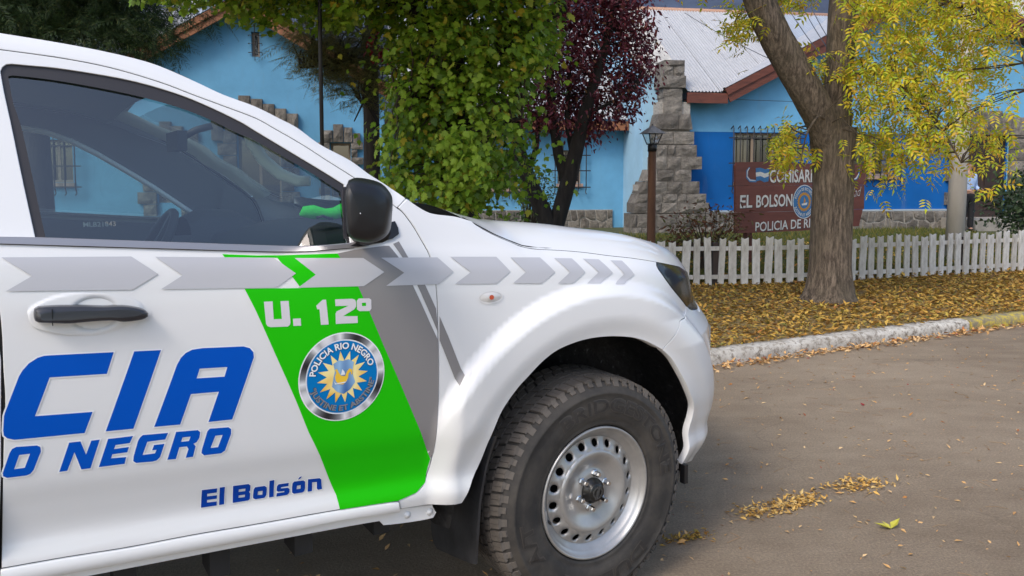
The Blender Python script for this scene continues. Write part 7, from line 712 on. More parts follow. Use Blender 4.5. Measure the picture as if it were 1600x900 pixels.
panel('cab_corner', [[(-2.304, 1.725), (-2.424, 1.55), (-2.504, 1.32), (-2.504, 1.0), (-2.524, .62), (-2.55, .62), (-2.55, 1.32), (-2.52, 1.60), (-2.45, 1.735)]], WHITE, flange=.03, step=.05)
# roof, windscreen, rear window
top = sorted(S['rail_top']) ; roof_pts = [p for p in top if p[0] < -1.16]; screen_pts = [p for p in top if p[0] >= -1.18]
if True:
    top0 = top[0]
    rows = []
    for x, z in [(-2.46, 1.74), (-2.35, 1.765), (-2.1, 1.775), (-1.85, 1.777)] + roof_pts[:-1]:
        y = rail_y(min(x, 0), z) if x > -1.66 else rail_y(-1.66, 1.775) - (.03 if x < -2.4 else 0)
        rows.append([(x, y * t, z + .035 * (1 - abs(t) ** 2.2)) for t in np.linspace(-1, 1, 21)])
    MB().grid(rows).build('roof', WHITE, TRUCK)
    rows = []
    for x, z in screen_pts:
        y = rail_y(x, z) - .01; t0 = (x - screen_pts[0][0]) / (screen_pts[-1][0] - screen_pts[0][0])
        rows.append([(x + (.05 + .08 * t0) * (1 - t * t), y * t, z + (.03 - .10 * t0) * (1 - t ** 4) - .012) for t in np.linspace(-1, 1, 17)])
    MB().grid(rows).build('windscreen', CLEAR, TRUCK)
    MB().grid([[(-2.455 - .1 * (1 - k) , y, 1.32 + .41 * k) for y in np.linspace(-.62, .62, 5)] for k in (0, .5, 1)]).build('rear_screen', GLASS, TRUCK)
    MB().box(-2.56, -2.52, -.80, .80, .60, 1.33).build('cab_back', WHITE, TRUCK)
    MB().box(-4.30, -4.26, -.80, .80, .68, 1.31).build('tailgate', WHITE, TRUCK)
    MB().box(-4.28, -2.57, -.78, .78, .82, .84).build('bed_floor', UNDER, TRUCK)
    MB().box(-4.45, -4.33, -.85, .85, .55, .68).build('rear_bumper', CHROME, TRUCK)
# hood
EDGE = sorted(S['hood_line'])
HT = [s * q for s, L in ((-1, (1, .985, .97, .95, .93, .90, .87, .84, .80, .76, .72, .65, .5, .3)), (1, (0, .3, .5, .65, .72, .76, .80, .84, .87, .90, .93, .95, .97, .985, 1))) for q in L]
HE = [(-.46, 1.312)] + [p for p in EDGE if p[0] > -.40] + [(.60, 1.075), (.66, 1.045)]
rows = []
for x, z in HE:
    y = ysurf(x, z) - .002; k = sstep(-.5, -.1, x); cr = lerp_table([(-.46, .045), (-.35, .060), (-.2, .079), (0, .080), (.3, .078), (.45, .068), (.58, .052), (.66, .035)], x)
    bow = lerp_table([(-.46, -.14), (-.35, -.03), (0, .05), (.4, .17), (.66, .26)], x)
    rows.append([(x + bow * (1 - t * t), y * t, z + cr * (1 - (max(0, abs(t) - .72) / .28) ** 2 - .10 * max(0, .72 - abs(t)) / .72)) for t in HT])
rows.append([(p[0] + .012, p[1] * .985, p[2] - .012) for p in rows[-1]]); rows.append([(p[0] + .004, p[1], p[2] - .03) for p in rows[-1]])
hood = MB().grid(rows).build('hood', WHITE, TRUCK)
MB().grid([[(x + .12 * (1 - t * t), .74 * t, z + .03 * (1 - t * t)) for t in np.linspace(-1, 1, 13)] for x, z in ((-.60, 1.17), (-.50, 1.19), (-.40, 1.20))]).build('cowl', TRIMD, TRUCK)
# front face
def nose(z): 
    x = .30
    while ysurf(x, z) > .52 and x < 1.05: x += .01
    return x
zs = [.335, .42, .52, .62, .72, .80, .90]
rows = [[(lerp_table([(0, .965), (.52, .90)], abs(y)) - .06 * (z < .4) - .09 * (z > .85), y, z) for y in np.linspace(-.56, .56, 15)] for z in zs]
MB().grid(rows).build('bumper_face', WHITE, TRUCK)
gm = MB().grid([[(.84 - .1 * y * y - .25 * (z - .9), y, z) for y in np.linspace(-.5, .5, 9)] for z in (.905, .97, 1.06)]); gr = gm.build('grille', BLACKP, TRUCK)
bars = MB()
for z in (.93, .98, 1.03): bars.tube([(.86 - .1 * y * y - .25 * (z - .9), y, z) for y in np.linspace(-.42, .42, 9)], .011, 6)
bars.build('grille_bar', CHROME, gr)
MB().box(-4.2, .62, -.62, .62, .42, .54).build('chassis', UNDER, TRUCK)
MB().box(-.60, -.58, -.80, .80, .42, 1.15).build('firewall', UNDER, TRUCK)
MB().box(-2.5, -.62, -.80, .80, .50, .56).build('cab_floor', UNDER, TRUCK)
MB().tube([(-.8, -.35, .36), (-2.3, -.38, .38), (-3.4, -.4, .45)], .04, 10).build('exhaust_pipe', UNDER, TRUCK)
for x in (-.75, -.98, -1.2, -1.42):
    for y in (-.80, .70): MB().box(x, x + .05, y, y + .10, .40, .50).build('body_mount', UNDER, TRUCK)
# flange bolts
for x, z in ((-.697, .472), (-.605, .462)):
    pass
FB = mat('painted_bolt', (.7, .71, .73), .35, coat=.5)
for bx, bz in ((-.672, .466), (-.600, .458)):
    MB().lathe([(.0, -.8675), (.006, -.867), (.0075, -.8645), (.011, -.8635), (.011, -.860)], 12, 'y', (bx, 0, bz)).build('bolt', FB, TRUCK)

# dark tubes that put the shade of the shut lines into colour
def shut(pts, name='shut_line_shade', parent=TRUCK):
    for s in (1, -1): MB().tube([(x, -s * (ysurf(x, z) - .011), z) for x, z in pts[::2]], .0055, 6, smooth=True).build(name, GAP, parent)
shut(S['door']); shut(HE[:-2]); shut([q for q in S['bumper'] if q[0] < .52 and q[1] > .88]); shut(S['drip_line'])
# ---- windows
SEALM = [S['window_opening'], S['glass']]
panel('window_seal', SEALM, SEAL, parent=TRUCK, gap=-.002, off=-.006, step=.02)
panel('side_window', [S['glass']], GLASS, gap=-.006, off=-.012, step=.06)
panel('belt_molding', [S['belt_molding']], mat('molding', (.36, .35, .36), .3, metal=.6), gap=0, off=.006, flange=.012, step=.05)
panel('belt_strip', [S['belt_strip']], SEAL, gap=0, off=.004, flange=.01, step=.05)

# ---- etched number at the foot of the glass
v_, f_ = text_mesh('MLB21843', .030, 0, .0004); a_ = min(q[0] for q in v_); b_ = max(q[0] for q in v_)
me = bpy.data.meshes.new('etching'); me.from_pydata([(-1.458 + .066 * (x - a_) / (b_ - a_), -(ysurf(-1.42, 1.325 + y * .5) - .0105), 1.322 + y * .5) for x, y in v_], [], f_); me.update()
obj('etching', me, door, mat('etched_glass', (.13, .145, .15), .6))

# ---- livery: vinyl on the door and the fender
def decal(name, loops, m, off, parent, step=.014): return obj(name, skin_mesh(loops, ysurf, off=off, step=step), parent, m)
decal('grey_vinyl', [S['grey'][0]], GREY, .0011, door); decal('grey_vinyl', [S['grey_stripe'][0]], GREY, .0011, door)
decal('grey_vinyl', [S['grey_stripe2'][0]], GREY, .0011, TRUCK)
decal('green_vinyl', [S['green'][0]], GREEN, .0014, door)
for i, L in enumerate(S['arrows']):
    decal('arrow_vinyl', [L], SILVER, .0021, door if i < 4 else TRUCK)
WED = mat('white_vinyl', (.84, .85, .87), .3, coat=.6)
for L in S['letters_big']:
    decal('lettering', [inset(L[0], -.003)] + [inset(q, .0028) for q in L[1:]], WED, .0012, door); decal('lettering', L, BLUE, .0019, door)
for L in S['letters_small']:
    decal('lettering', [inset(L[0], -.002)] + L[1:], WED, .0012, door); decal('lettering', L, NAVY, .0019, door)
for L in S['letters_unit']: decal('lettering', L, PALE, .0021, door)

# round badge on the door
bx, bz = S['badge'][0]
badge = None
def ring(r0, r1, n=64):
    o = [(bx + r1 * math.cos(2 * math.pi * i / n), bz + r1 * math.sin(2 * math.pi * i / n)) for i in range(n)]
    return [o] if not r0 else [o, [(bx + r0 * math.cos(2 * math.pi * i / n), bz + r0 * math.sin(2 * math.pi * i / n)) for i in range(n)]]
badge = decal('badge', ring(0, .1185), WED, .0022, door)
t = NT('chrome_print'); g = t.n.new('ShaderNodeTexCoord'); sp_ = t.n.new('ShaderNodeSeparateXYZ'); t.l.new(g.outputs['Object'], sp_.inputs[0])
def mth(op, a, b=None):
    k = t.n.new('ShaderNodeMath'); k.operation = op
    for i, v in enumerate((a, b)):
        if v is None: continue
        if isinstance(v, (int, float)): k.inputs[i].default_value = v
        else: t.l.new(v, k.inputs[i])
    return k.outputs[0]
an = mth('ARCTAN2', mth('SUBTRACT', sp_.outputs[2], bz), mth('SUBTRACT', sp_.outputs[0], bx))
ff = mth('ADD', mth('MULTIPLY', mth('SINE', mth('MULTIPLY', an, 4.0)), .5), .5)
t.base(t.ramp(ff, [(0, (.02, .02, .025)), (.35, (.25, .26, .28)), (.6, (.8, .8, .82)), (.85, (.4, .4, .42)), (1, (.75, .75, .78))])); t.b.inputs['Roughness'].default_value = .25; CHP = t.m
decal('badge', ring(.100, .1155), CHP, .0028, door)
DISC = mat('badge_blue', lin((4, 118, 186)), .3, coat=.0, spec=.12)
decal('badge', ring(0, .0965), DISC, .0028, door)
star = []
for i in range(32):
    a = math.radians(95) + i * math.pi / 16; r = .070 if i % 2 == 0 else .044
    star.append((bx + r * math.cos(a), bz + r * math.sin(a)))
SUNY = NT('badge_sun'); q = SUNY.noise(9, 2); SUNY.base(SUNY.ramp(q, [(.35, lin((236, 180, 40))), (.55, lin((250, 236, 170))), (.7, lin((240, 200, 80)))])); SUNY.b.inputs['Roughness'].default_value = .3
decal('badge', [star], SUNY.m, .0034, door, .02)
sh = [(-.026, .038), (-.01, .046), (.0, .043), (.016, .046), (.031, .036), (.027, .018), (.028, 0), (.034, -.018), (.02, -.036), (.002, -.046), (-.016, -.038), (-.03, -.022), (-.026, 0), (-.022, .018)]
SHD = NT('badge_shield'); q = SHD.noise(14, 1, .5, (1, 1, .15)); SHD.base(SHD.ramp(q, [(.35, lin((20, 70, 140))), (.55, lin((150, 190, 225))), (.7, lin((30, 90, 160)))])); SHD.b.inputs['Roughness'].default_value = .3
decal('badge', [[(bx + a, bz + b) for a, b in sh]], SHD.m, .0040, door, .02)
rooster = [(-.022, .024), (-.016, .026), (-.012, .016), (-.005, .006), (.006, .004), (.011, .016), (.019, .023), (.026, .018), (.026, .006), (.022, .006), (.022, .014), (.016, .010), (.014, -.002), (.008, -.012), (.000, -.018), (-.012, -.016), (-.02, -.006), (-.022, .006), (-.018, .016)]
decal('badge', [[(bx + a, bz + b - .002) for a, b in rooster]], mat('badge_gold', lin((242, 196, 60)), .3), .0046, door, .02)
decal('badge', [[(bx + a, bz + b) for a, b in ((-.024, -.008), (-.022, -.017), (.006, -.016), (.013, -.006), (.009, -.013), (-.02, -.0145))]], WED, .0051, door, .02)
decal('badge', [[(bx + a, bz + b) for a, b in ((-.006, .006), (-.002, .022), (.004, .014), (.006, .006))]], WED, .0051, door, .02)
def ring_text(body, R, a0, a1, m, off, size, out=True, parent=None, surf=None, cx=bx, cz=bz, name='badge', bold=.03, fit=True):
    v, f = text_mesh(body, size, 0, bold * size); xs = [p[0] for p in v]; lo, hi = min(xs), max(xs)
    vs = []
    for x, y in v:
        a = math.radians(a0 + (a1 - a0) * (x - lo) / (hi - lo)); r = R + y if out else R - y
        px_, pz_ = cx + r * math.cos(a), cz + r * math.sin(a); vs.append((px_, -(surf(px_, pz_) + off), pz_))
    me = bpy.data.meshes.new(name); me.from_pydata(vs, [], f); me.update()
    if sum(p.normal.y * p.area for p in me.polygons) > 0: me.flip_normals()
    return obj(name, me, parent, m)
DK = mat('badge_dark', lin((40, 50, 62)), .4)
ring_text('POLICIA RIO NEGRO', .0745, 170, 14, DK, .0036, .0235, parent=door, surf=ysurf, bold=.045)
ring_text('POLICIA RIO NEGRO', .0750, 171, 15, WED, .0040, .0235, parent=door, surf=ysurf, bold=.03)
ring_text('"JUSTINE ET ABSTINE"', .0905, 194, 352, mat('badge_grey', lin((128, 132, 140)), .4), .0040, .0205, out=False, parent=door, surf=ysurf, bold=.03)
ring_text('"JUSTINE ET ABSTINE"', .0912, 193, 351, DK, .0036, .0205, out=False, parent=door, surf=ysurf, bold=.045)

# ---- door handle and side lamp
hx, hz = S['handle_scoop'][0]
def oval_fn(x, z): return ysurf(x, z)
HOV = S['handle_oval']; hc = (sum(p[0] for p in HOV) / len(HOV), sum(p[1] for p in HOV) / len(HOV))
def emboss(x, z):
    a = (x - hc[0]) / .118; b = (z - hc[1]) / .05; r = (a * a + b * b) ** .5
    y = ysurf(x, z) + .0035 * sstep(1.0, .9, r)
    q = (((x - hx) / .056) ** 2 + ((z - hz) / .043) ** 2) ** .5
    return y - .022 * sstep(1.0, .25, q)
decal_o = obj('handle_cup', skin_mesh([HOV], emboss, off=.0008, step=.005), door, WHITE)
hb = S['handle_bar']; prof = []
for k, (sc, dy) in enumerate([(1.0, -.004), (1.0, .018), (.96, .026), (.86, .031), (.5, .034)]):
    cx_, cz_ = hc[0], sum(p[1] for p in hb) / len(hb)
    prof.append([(cx_ + (p[0] - cx_) * (1 - (1 - sc) * .25), -(ysurf(p[0], p[1]) + dy), cz_ + (p[1] - cz_) * sc) for p in hb + hb[:1]])
HB = mat('handle_black', (.028, .029, .036), .33, coat=.3, bump=.05, bscale=300, bdist=.0004)
h = MB().grid(prof); h.add([(cx_, -(ysurf(cx_, cz_) + .0345), cz_)] + prof[-1][:-1], [(0, i + 1, (i + 1) % len(hb) + 1) for i in range(len(hb))], True)
handle = h.build('handle', HB, door)
MB().box(hc[0] - .066, hc[0] - .0645, -ysurf(*hc) - .0348, -ysurf(*hc) - .01, cz_ - .017, cz_ + .019).build('handle_joint', GAP, handle)
ix, iz = S['indicator'][0]
el = lambda a, b, n=28: [(ix + a * math.cos(2 * math.pi * i / n), iz + b * math.sin(2 * math.pi * i / n)) for i in range(n)]
ind = obj('side_lamp', skin_mesh([el(.040, .0165)], lambda x, z: ysurf(x, z) + .006 * (1 - min(1, ((x - ix) / .04) ** 2 + ((z - iz) / .0165) ** 2)), off=.001, step=.008), TRUCK, mat('lamp_lens', (.62, .60, .58), .12, coat=1))
obj('bulb', skin_mesh([el(.008, .007)], ysurf, off=.0085, step=.01), ind, mat('bulb_orange', lin((190, 80, 50)), .3))
obj('lens_rim', skin_mesh([el(.0425, .019), el(.039, .0158)], ysurf, off=.003, step=.02), ind, mat('lamp_rim', (.75, .74, .74), .2))

# ---- mirrors
def mirror_mb(side):
    L = S['mirror']; c = (sum(p[0] for p in L) / len(L), sum(p[1] for p in L) / len(L)); rows = []
    for sc, y in [(.55, .935), (.86, .945), (.98, .97), (1.0, 1.02), (1.0, 1.08), (.985, 1.115), (.95, 1.14), (.88, 1.158), (.75, 1.168), (.5, 1.173), (.02, 1.175)]:
        rows.append([(c[0] + (p[0] - c[0]) * sc - .015 * (1 - sc) + .46 * (1.10 - y) + (.09 if side < 0 else 0), -side * y, c[1] + (p[1] - c[1]) * sc - (.05 if side < 0 else 0)) for p in L + L[:1]])
    return MB().grid(rows)
MSH = .46
BEZ = mat('bezel', (.05, .05, .06), .25); MSIL = mat('mirror_silver', (.8, .8, .82), .02, metal=1)
def mirror_slab(x0, x1, y0, y1, z0, z1, side):
    mb = MB().box(x0, x1, y0, y1, z0, z1); mb.v = [(x + MSH * (1.10 - y) + (.09 if side < 0 else 0), -side * y, z - (.05 if side < 0 else 0)) for x, y, z in mb.v]; return mb
for side in (1, -1):
    L = S['mirror']; mi = mirror_mb(side).build('mirror', BLACKP, door if side > 0 else door2)
    xs = min(p[0] for p in L); zc = sum(p[1] for p in L) / len(L)
    mirror_slab(xs - .001, xs + .008, .955, 1.140, zc - .060, zc + .060, side).build('mirror_bezel', BEZ, mi)
    mirror_slab(xs - .003, xs - .0012, .965, 1.130, zc - .053, zc + .053, side).build('mirror_glass', MSIL, mi)
    MB().tube([(-.80, -side * .80, 1.275), (-.80, -side * .88, 1.278), (-.79, -side * .97, 1.295)], [.03, .026, .03], 10).build('mirror_arm', BLACKP, mi)
panel('mirror_foot', [S['mirror_foot']], BLACKP, gap=0, off=.007, flange=.01, step=.03)

# ---- mud flaps, wheel wells
FLX = lambda w: -.425 + .10 * max(0, w - .45)
def flap_mb(side):
    L = [(min(p[0], .945), p[1]) for p in S['mud_flap']]; V, F = triangulate([L], .04); mb = MB()
    for dx in (0, -.008): mb.add([(FLX(p[1]) - .05 * 0 + dx, -side * p[0], p[1]) for p in V], [tuple(q) for q in F])
    n = len(L); mb.add([(FLX(p[1]), -side * p[0], p[1]) for p in L] + [(FLX(p[1]) - .008, -side * p[0], p[1]) for p in L], [(i, (i + 1) % n, n + (i + 1) % n, n + i) for i in range(n)])
    return mb
truck_add(flap_mb, 'mud_flap', mat('flap_rubber', (.034, .035, .039), .45, var=.5, vscale=9, bump=.2, bscale=40))
def well_mb(cx):
    def fn(side):
        A = [math.radians(a) for a in range(-25, 190, 11)]
        rows = [[(cx + R * math.cos(a), -side * min(y, ysurf(cx + R * math.cos(a), .425 + R * math.sin(a)) - .02), .425 + R * math.sin(a)) for a in A] for y, R in ((.905, .535), (.80, .555), (.60, .55), (.52, .50), (.52, .0))]
        return MB().grid(rows)
    return fn
LINER = NT('wheel_liner'); q = LINER.noise(45, 6, .75); LINER.base(LINER.ramp(q, [(.45, (.010, .010, .011)), (.62, (.022, .022, .023)), (.70, (.20, .20, .21))])); LINER.b.inputs['Roughness'].default_value = .55; LINER.bump(LINER.noise(14, 3), .5, .02)
truck_add(well_mb(0.0), 'wheel_liner', LINER.m); truck_add(well_mb(REAR_X), 'wheel_liner', LINER.m)
truck_add(lambda s: MB().box(.435, .452, -s * .86 - .012, -s * .86 + .012, .315, .385), 'bumper_bracket', BLACKP)

# ---- wheels
TYRE = NT('tyre_rubber'); q1 = TYRE.noise(7, 5, .7); q2 = TYRE.noise(60, 3, .6)
TYRE.base(TYRE.mix(TYRE.ramp(q1, [(.4, (0, 0, 0)), (.62, (.8, .8, .8))]), (.026, .024, .023), (.066, .058, .050))); TYRE.b.inputs['Roughness'].default_value = .72; TYRE.bump(q2, .15, .001); TYRE = TYRE.m
TREAD = NT('tread_rubber'); q1 = TREAD.noise(5, 5, .7); TREAD.base(TREAD.ramp(q1, [(.35, (.060, .053, .047)), (.65, (.15, .13, .113))])); TREAD.b.inputs['Roughness'].default_value = .8; TREAD.bump(TREAD.noise(120, 3), .2, .001); TREAD = TREAD.m
STEEL = mat('wheel_silver', (.41, .405, .40), .38, metal=.6, coat=.2, var=.16, vscale=9)
NUT = mat('nut_chrome', (.62, .62, .63), .22, metal=1)
sidewall = [(.222, .880), (.227, .899), (.236, .9045), (.241, .9025), (.250, .9085), (.275, .9150), (.305, .9165), (.330, .9125), (.3335, .9155), (.340, .9150), (.3435, .9105), (.358, .9025), (.369, .8930), (.374, .8830)]
def swy(x, z):
    r = math.hypot(x, z - WHEEL_Z); return lerp_table(sidewall, r)
wheel_cache = {}
def wheel(cx, side):
    w = empty('wheel'); w.parent = TRUCK; w.location = (cx, 0, 0)
    s = -side; Z = (0, 0, WHEEL_Z)
    t = MB(); t.lathe([(r, s * y) for r, y in sidewall] + [(.3815, s * .86), (.383, s * .78), (.3815, s * .70)] + [(r, s * (1.56 - y)) for r, y in reversed(sidewall)], 120, 'y', Z)
    tyre = t.build('tyre', TYRE, w)
    b = MB(); N = 62
    rowsT = [(.8935, .850, 0, 4.6), (.843, .812, .5, 4.7), (.806, .776, .2, 5.0), (.770, .738, .7, 4.7), (.730, .690, .1, 4.6)]
    for k in range(N):
        for y0, y1, ph, wd in rowsT:
            a0 = (k + ph) * 360 / N; da = wd + .35 * ((k * 7) % 3 - 1); sk = 1.6 if y0 > .8 else -1.6
            for piece in range(2):
                p0 = a0 + piece * da / 2 + (.18 if piece else 0); p1 = a0 + (piece + 1) * da / 2
                vv = []
                for a, y in ((p0, y0), (p1, y0), (p1 + sk, y1), (p0 + sk, y1)):
                    for r in (.374, .3885 - (.006 if y == .8935 else 0)):
                        vv.append((r * math.cos(math.radians(a)), s * y, WHEEL_Z + r * math.sin(math.radians(a))))
                b.add(vv, [(0, 2, 3, 1), (2, 4, 5, 3), (4, 6, 7, 5), (6, 0, 1, 7), (1, 3, 5, 7)])
        # shoulder lugs that run down the side
        a0 = k * 360 / N; vv = []
        for a in (a0 + .3, a0 + (3.9 if k % 2 else 3.2)):
            for r, y in ((.384, .892), (.370, .8965), (.358 if k % 2 else .364, .9045), (.350, .900), (.372, .880)): vv.append((r * math.cos(math.radians(a)), s * y, WHEEL_Z + r * math.sin(math.radians(a))))
        b.add(vv, [(0, 1, 6, 5), (1, 2, 7, 6), (0, 4, 3, 2, 1), (5, 6, 7, 8, 9), (0, 5, 9, 4), (2, 3, 8, 7)])
    b.build('tread', TREAD, tyre)
    if side > 0:
        for body, R, a0, a1, sz in (('BRIDGESTONE', .276, 122, 2, .062), ('DUELER', .276, 312, 238, .062), ('A/T', .276, 216, 186, .062)):
            ring_text(body, R - .001, a0 + .3, a1 - .3, TYRE_E, .0018, sz * 1.03, parent=tyre, surf=swy, cx=0, cz=WHEEL_Z, name='raised_lettering', bold=.045)
            ring_text(body, R, a0, a1, TYRE_L, .0026, sz, parent=tyre, surf=swy, cx=0, cz=WHEEL_Z, name='raised_lettering', bold=.012)
    r_ = MB()
    r_.lathe([(.2225, s * .896), (.2215, s * .902), (.216, s * .9035), (.2125, s * .899), (.2095, s * .890), (.2035, s * .887), (.199, s * .882), (.1945, s * .876), (.189, s * .872), (.184, s * .867), (.180, s * .864)], 96, 'y', Z)
    loop = [(.181 * math.cos(2 * math.pi * i / 108), WHEEL_Z + .181 * math.sin(2 * math.pi * i / 108)) for i in range(108)]
    inn = [(.139 * math.cos(2 * math.pi * i / 72), WHEEL_Z + .139 * math.sin(2 * math.pi * i / 72)) for i in range(72)]
    holes = []
    for k in range(18):
        a = math.radians(20 * k + 6); c = (.1605 * math.cos(a), WHEEL_Z + .1605 * math.sin(a))
        holes.append([(c[0] + .0135 * math.cos(2 * math.pi * i / 16), c[1] + .0135 * math.sin(2 * math.pi * i / 16)) for i in range(16)])
    V, F = triangulate([loop, inn] + holes, .012)
    fy = lambda x, z: .866 + .015 * sstep(.178, .142, math.hypot(x, z - WHEEL_Z))
    r_.add([(p[0], s * fy(*p), p[1]) for p in V], [tuple(q) for q in F], True)
    for L in holes: n = len(L); r_.add([(p[0], s * fy(*p), p[1]) for p in L] + [(p[0], s * (fy(*p) - .008), p[1]) for p in L], [(i, (i + 1) % n, n + (i + 1) % n, n + i) for i in range(n)], True)
    r_.lathe([(.139, s * 0.881), (.1345, s * 0.8865), (.128, s * 0.8875), (.118, s * 0.884), (.105, s * 0.876), (.090, s * 0.867), (.078, s * 0.862), (.070, s * 0.863), (.064, s * 0.869), (.050, s * 0.871), (.0, s * 0.871)], 96, 'y', Z)
    me = r_.mesh('rim'); bm = bmesh.new(); bm.from_mesh(me); bmesh.ops.remove_doubles(bm, verts=bm.verts, dist=.0006); bmesh.ops.recalc_face_normals(bm, faces=bm.faces); bm.to_mesh(me); bm.free()
    rim = obj('rim', me, w, STEEL)
    for k in range(6):
        a = math.radians(60 * k + 18); c = (.0575 * math.cos(a), 0, WHEEL_Z + .0575 * math.sin(a))
        MB().lathe([(.013, s * 0.869), (.013, s * 0.875), (.0095, s * 0.877), (.0095, s * 0.895), (.007, s * 0.899), (0, s * 0.899)], 6, 'y', c, smooth=False).build('wheel_nut', NUT, rim)
    cap = MB().lathe([(.043, s * 0.869), (.042, s * 0.881), (.033, s * 0.885), (.031, s * .898), (.028, s * .902), (.0, s * .902)], 32, 'y', Z).build('hub_cap', mat('hub_black', (.012, .012, .012), .3), rim)
    lg = MB().lathe([(.020, s * .902), (.020, s * .905), (.0155, s * .905), (.0155, s * .902)], 32, 'y', Z, smooth=False)
    lg.bar((-.008, s * .904, WHEEL_Z - .021), (.008, s * .904, WHEEL_Z + .021), .004, .009)
    lg.build('hub_emblem', mat('hub_emblem', (.05, .05, .05), .25), cap)
    MB().lathe([(.15, s * .79), (.0, s * .79)], 32, 'y', Z).build('brake_disc', UNDER, w)
    v = MB().tube([(-.17, s * .868, WHEEL_Z - .075), (-.185, s * .872, WHEEL_Z - .062)], .006, 8); v.build('tyre_valve', BLACKP, rim)
    MB().box(-.206, -.196, s * .884 - .004, s * .884 + .010, WHEEL_Z - .055, WHEEL_Z - .02).build('balance_weight', mat('lead', (.5, .5, .5), .4, metal=.5), rim)
    return w
TYRE_E = mat('lettering_edge_light', (.062, .054, .048), .6)  # lighter outline painted as light on the letters' edges
TYRE_L = mat('lettering_face_shade', (.028, .025, .0235), .6, var=.35, vscale=12)  # darker face colour in place of shading, the letters are flat
wheel(0.0, 1); wheel(0.0, -1); wheel(REAR_X, 1); wheel(REAR_X, -1)

# ---- cabin
FARARC = [(-1.60, 1.632), (-1.549, 1.626), (-1.476, 1.614), (-1.39, 1.582), (-1.3, 1.534), (-1.183, 1.46), (-1.084, 1.395), (-.966, 1.309), (-.90, 1.262)]
def resample_xz(L): return [(x, ysurf(x, z) - .052, z) for x, z in L]
ARC = FARARC
edge = MB(); edge.tube(resample_xz(ARC), .011, 10)
EDGEM = mat('bright_window_edge', (.90, .92, .92), .35, spec=.6)
edge.build('window_edge', EDGEM, door2)
dl = sorted(q for q in S['drip_line'] if -1.62 < q[0] < -.66)
obj('window_trim', skin_mesh([FARARC + [(-.75, 1.24)] + [(x, z - .02) for x, z in dl[::-1]]], lambda x, z: ysurf(x, z) - .045, step=.05, side=-1), door2, TRIM)
panel('door_trim', [inset(S['door'], .02), inset(S['window_opening'], -.02)], TRIM, gap=0, off=-.07, step=.08, fn=lambda x, z: ysurf(x, min(z, 1.72)))
MB().grid([[(x, y, z + .02 * (1 - (y / .6) ** 2)) for y in np.linspace(-.60, .60, 9)] for x, z in ((-2.42, 1.70), (-2.0, 1.725), (-1.6, 1.72), (-1.4, 1.695), (-1.25, 1.655))]).build('headliner', mat('headliner_cloth', (.30, .31, .31), .9), TRUCK)
AP = [p for p in top if p[0] > -1.27]
def apil(side):
    rows = []
    for x, z in AP: 
        y = rail_y(x, z); rows.append([(x - .015, -side * (y - .03), z - .035), (x + .01, -side * (y - .05), z - .03), (x + .03, -side * (y - .07), z - .02), (x + .04, -side * (y - .08), z - .008)])
    return MB().grid(rows)
truck_add(apil, 'pillar_trim', CREAM)
dash = [[(x, y, z - .06 * (abs(y) / .7) ** 3) for y in np.linspace(-.795, .795, 13)] for x, z in ((-.95, .72), (-.99, .95), (-1.0, 1.16), (-.96, 1.225), (-.85, 1.25), (-.66, 1.275), (-.55, 1.28))]
dsh = MB().grid(dash).build('dashboard', TRIMD, TRUCK)
MB().grid([[(x, .37 + .19 * u, 1.20 + h * math.sqrt(max(0, 1 - u * u))) for u in np.linspace(-1, 1, 11)] for x, h in ((-1.04, .085), (-.98, .115), (-.86, .11), (-.75, .05))]).build('instrument_hood', TRIMD, dsh)
sw = empty('steering_wheel'); sw.parent = TRUCK; sw.location = (-1.16, .37, 1.14); sw.rotation_euler = (0, math.radians(-62), 0)
rg = MB(); n = 32; rows = [[((.185 + .016 * math.cos(b)) * math.cos(a), (.185 + .016 * math.cos(b)) * math.sin(a), .016 * math.sin(b)) for b in np.linspace(0, 2 * math.pi, 9)] for a in np.linspace(0, 2 * math.pi, n + 1)]
rg.grid(rows).build('rim', TRIMD, sw)
sp = MB(); sp.lathe([(.0, .01), (.06, .008), (.07, -.01), (.06, -.04)], 20, 'z')
for a in (0, 180, 270): sp.bar((0, 0, 0), (.18 * math.cos(math.radians(a)), .18 * math.sin(math.radians(a)), 0), .035, .015)
sp.build('hub', TRIMD, sw)
def seat(yc):
    s = MB(); ring_ = lambda x, z, w, h: [(x, yc + w * c, z + h * d) for c, d in ((-1, -.6), (-.8, -1), (.8, -1), (1, -.6), (1, .6), (.8, 1), (-.8, 1), (-1, .6), (-1, -.6))]
    rows = [[(x, yc + w * u, z) for u in np.linspace(-1, 1, 7)] for x, z, w in ((-1.30, .80, .24), (-1.28, .90, .25), (-1.45, .93, .25), (-1.70, .90, .25), (-1.74, 1.0, .24), (-1.82, 1.25, .23), (-1.88, 1.42, .18), (-1.93, 1.44, .17), (-1.98, 1.40, .18), (-1.95, 1.0, .23), (-1.85, .75, .24))]
    s.grid(rows); s.build('seat', mat('seat_cloth', (.05, .05, .055), .9, bump=.2, bscale=200), TRUCK)
    MB().tube([(-1.90, yc - .1, 1.53), (-1.90, yc + .1, 1.53)], [.085, .085], 12).build('headrest', mat('headrest_cloth', (.05, .05, .055), .9), TRUCK)
seat(.37); seat(-.37)
MB().box(-2.45, -2.3, -.65, .65, .9, 1.42).build('rear_seat', TRIMD, TRUCK)
MB().box(-1.13, -1.10, -.11, .11, 1.525, 1.59).build('inner_mirror', TRIMD, TRUCK)
MB().tube([(-1.10, 0, 1.57), (-1.05, 0, 1.60), (-1.0, 0, 1.615)], .012, 8).build('mirror_stalk', TRIMD, TRUCK)
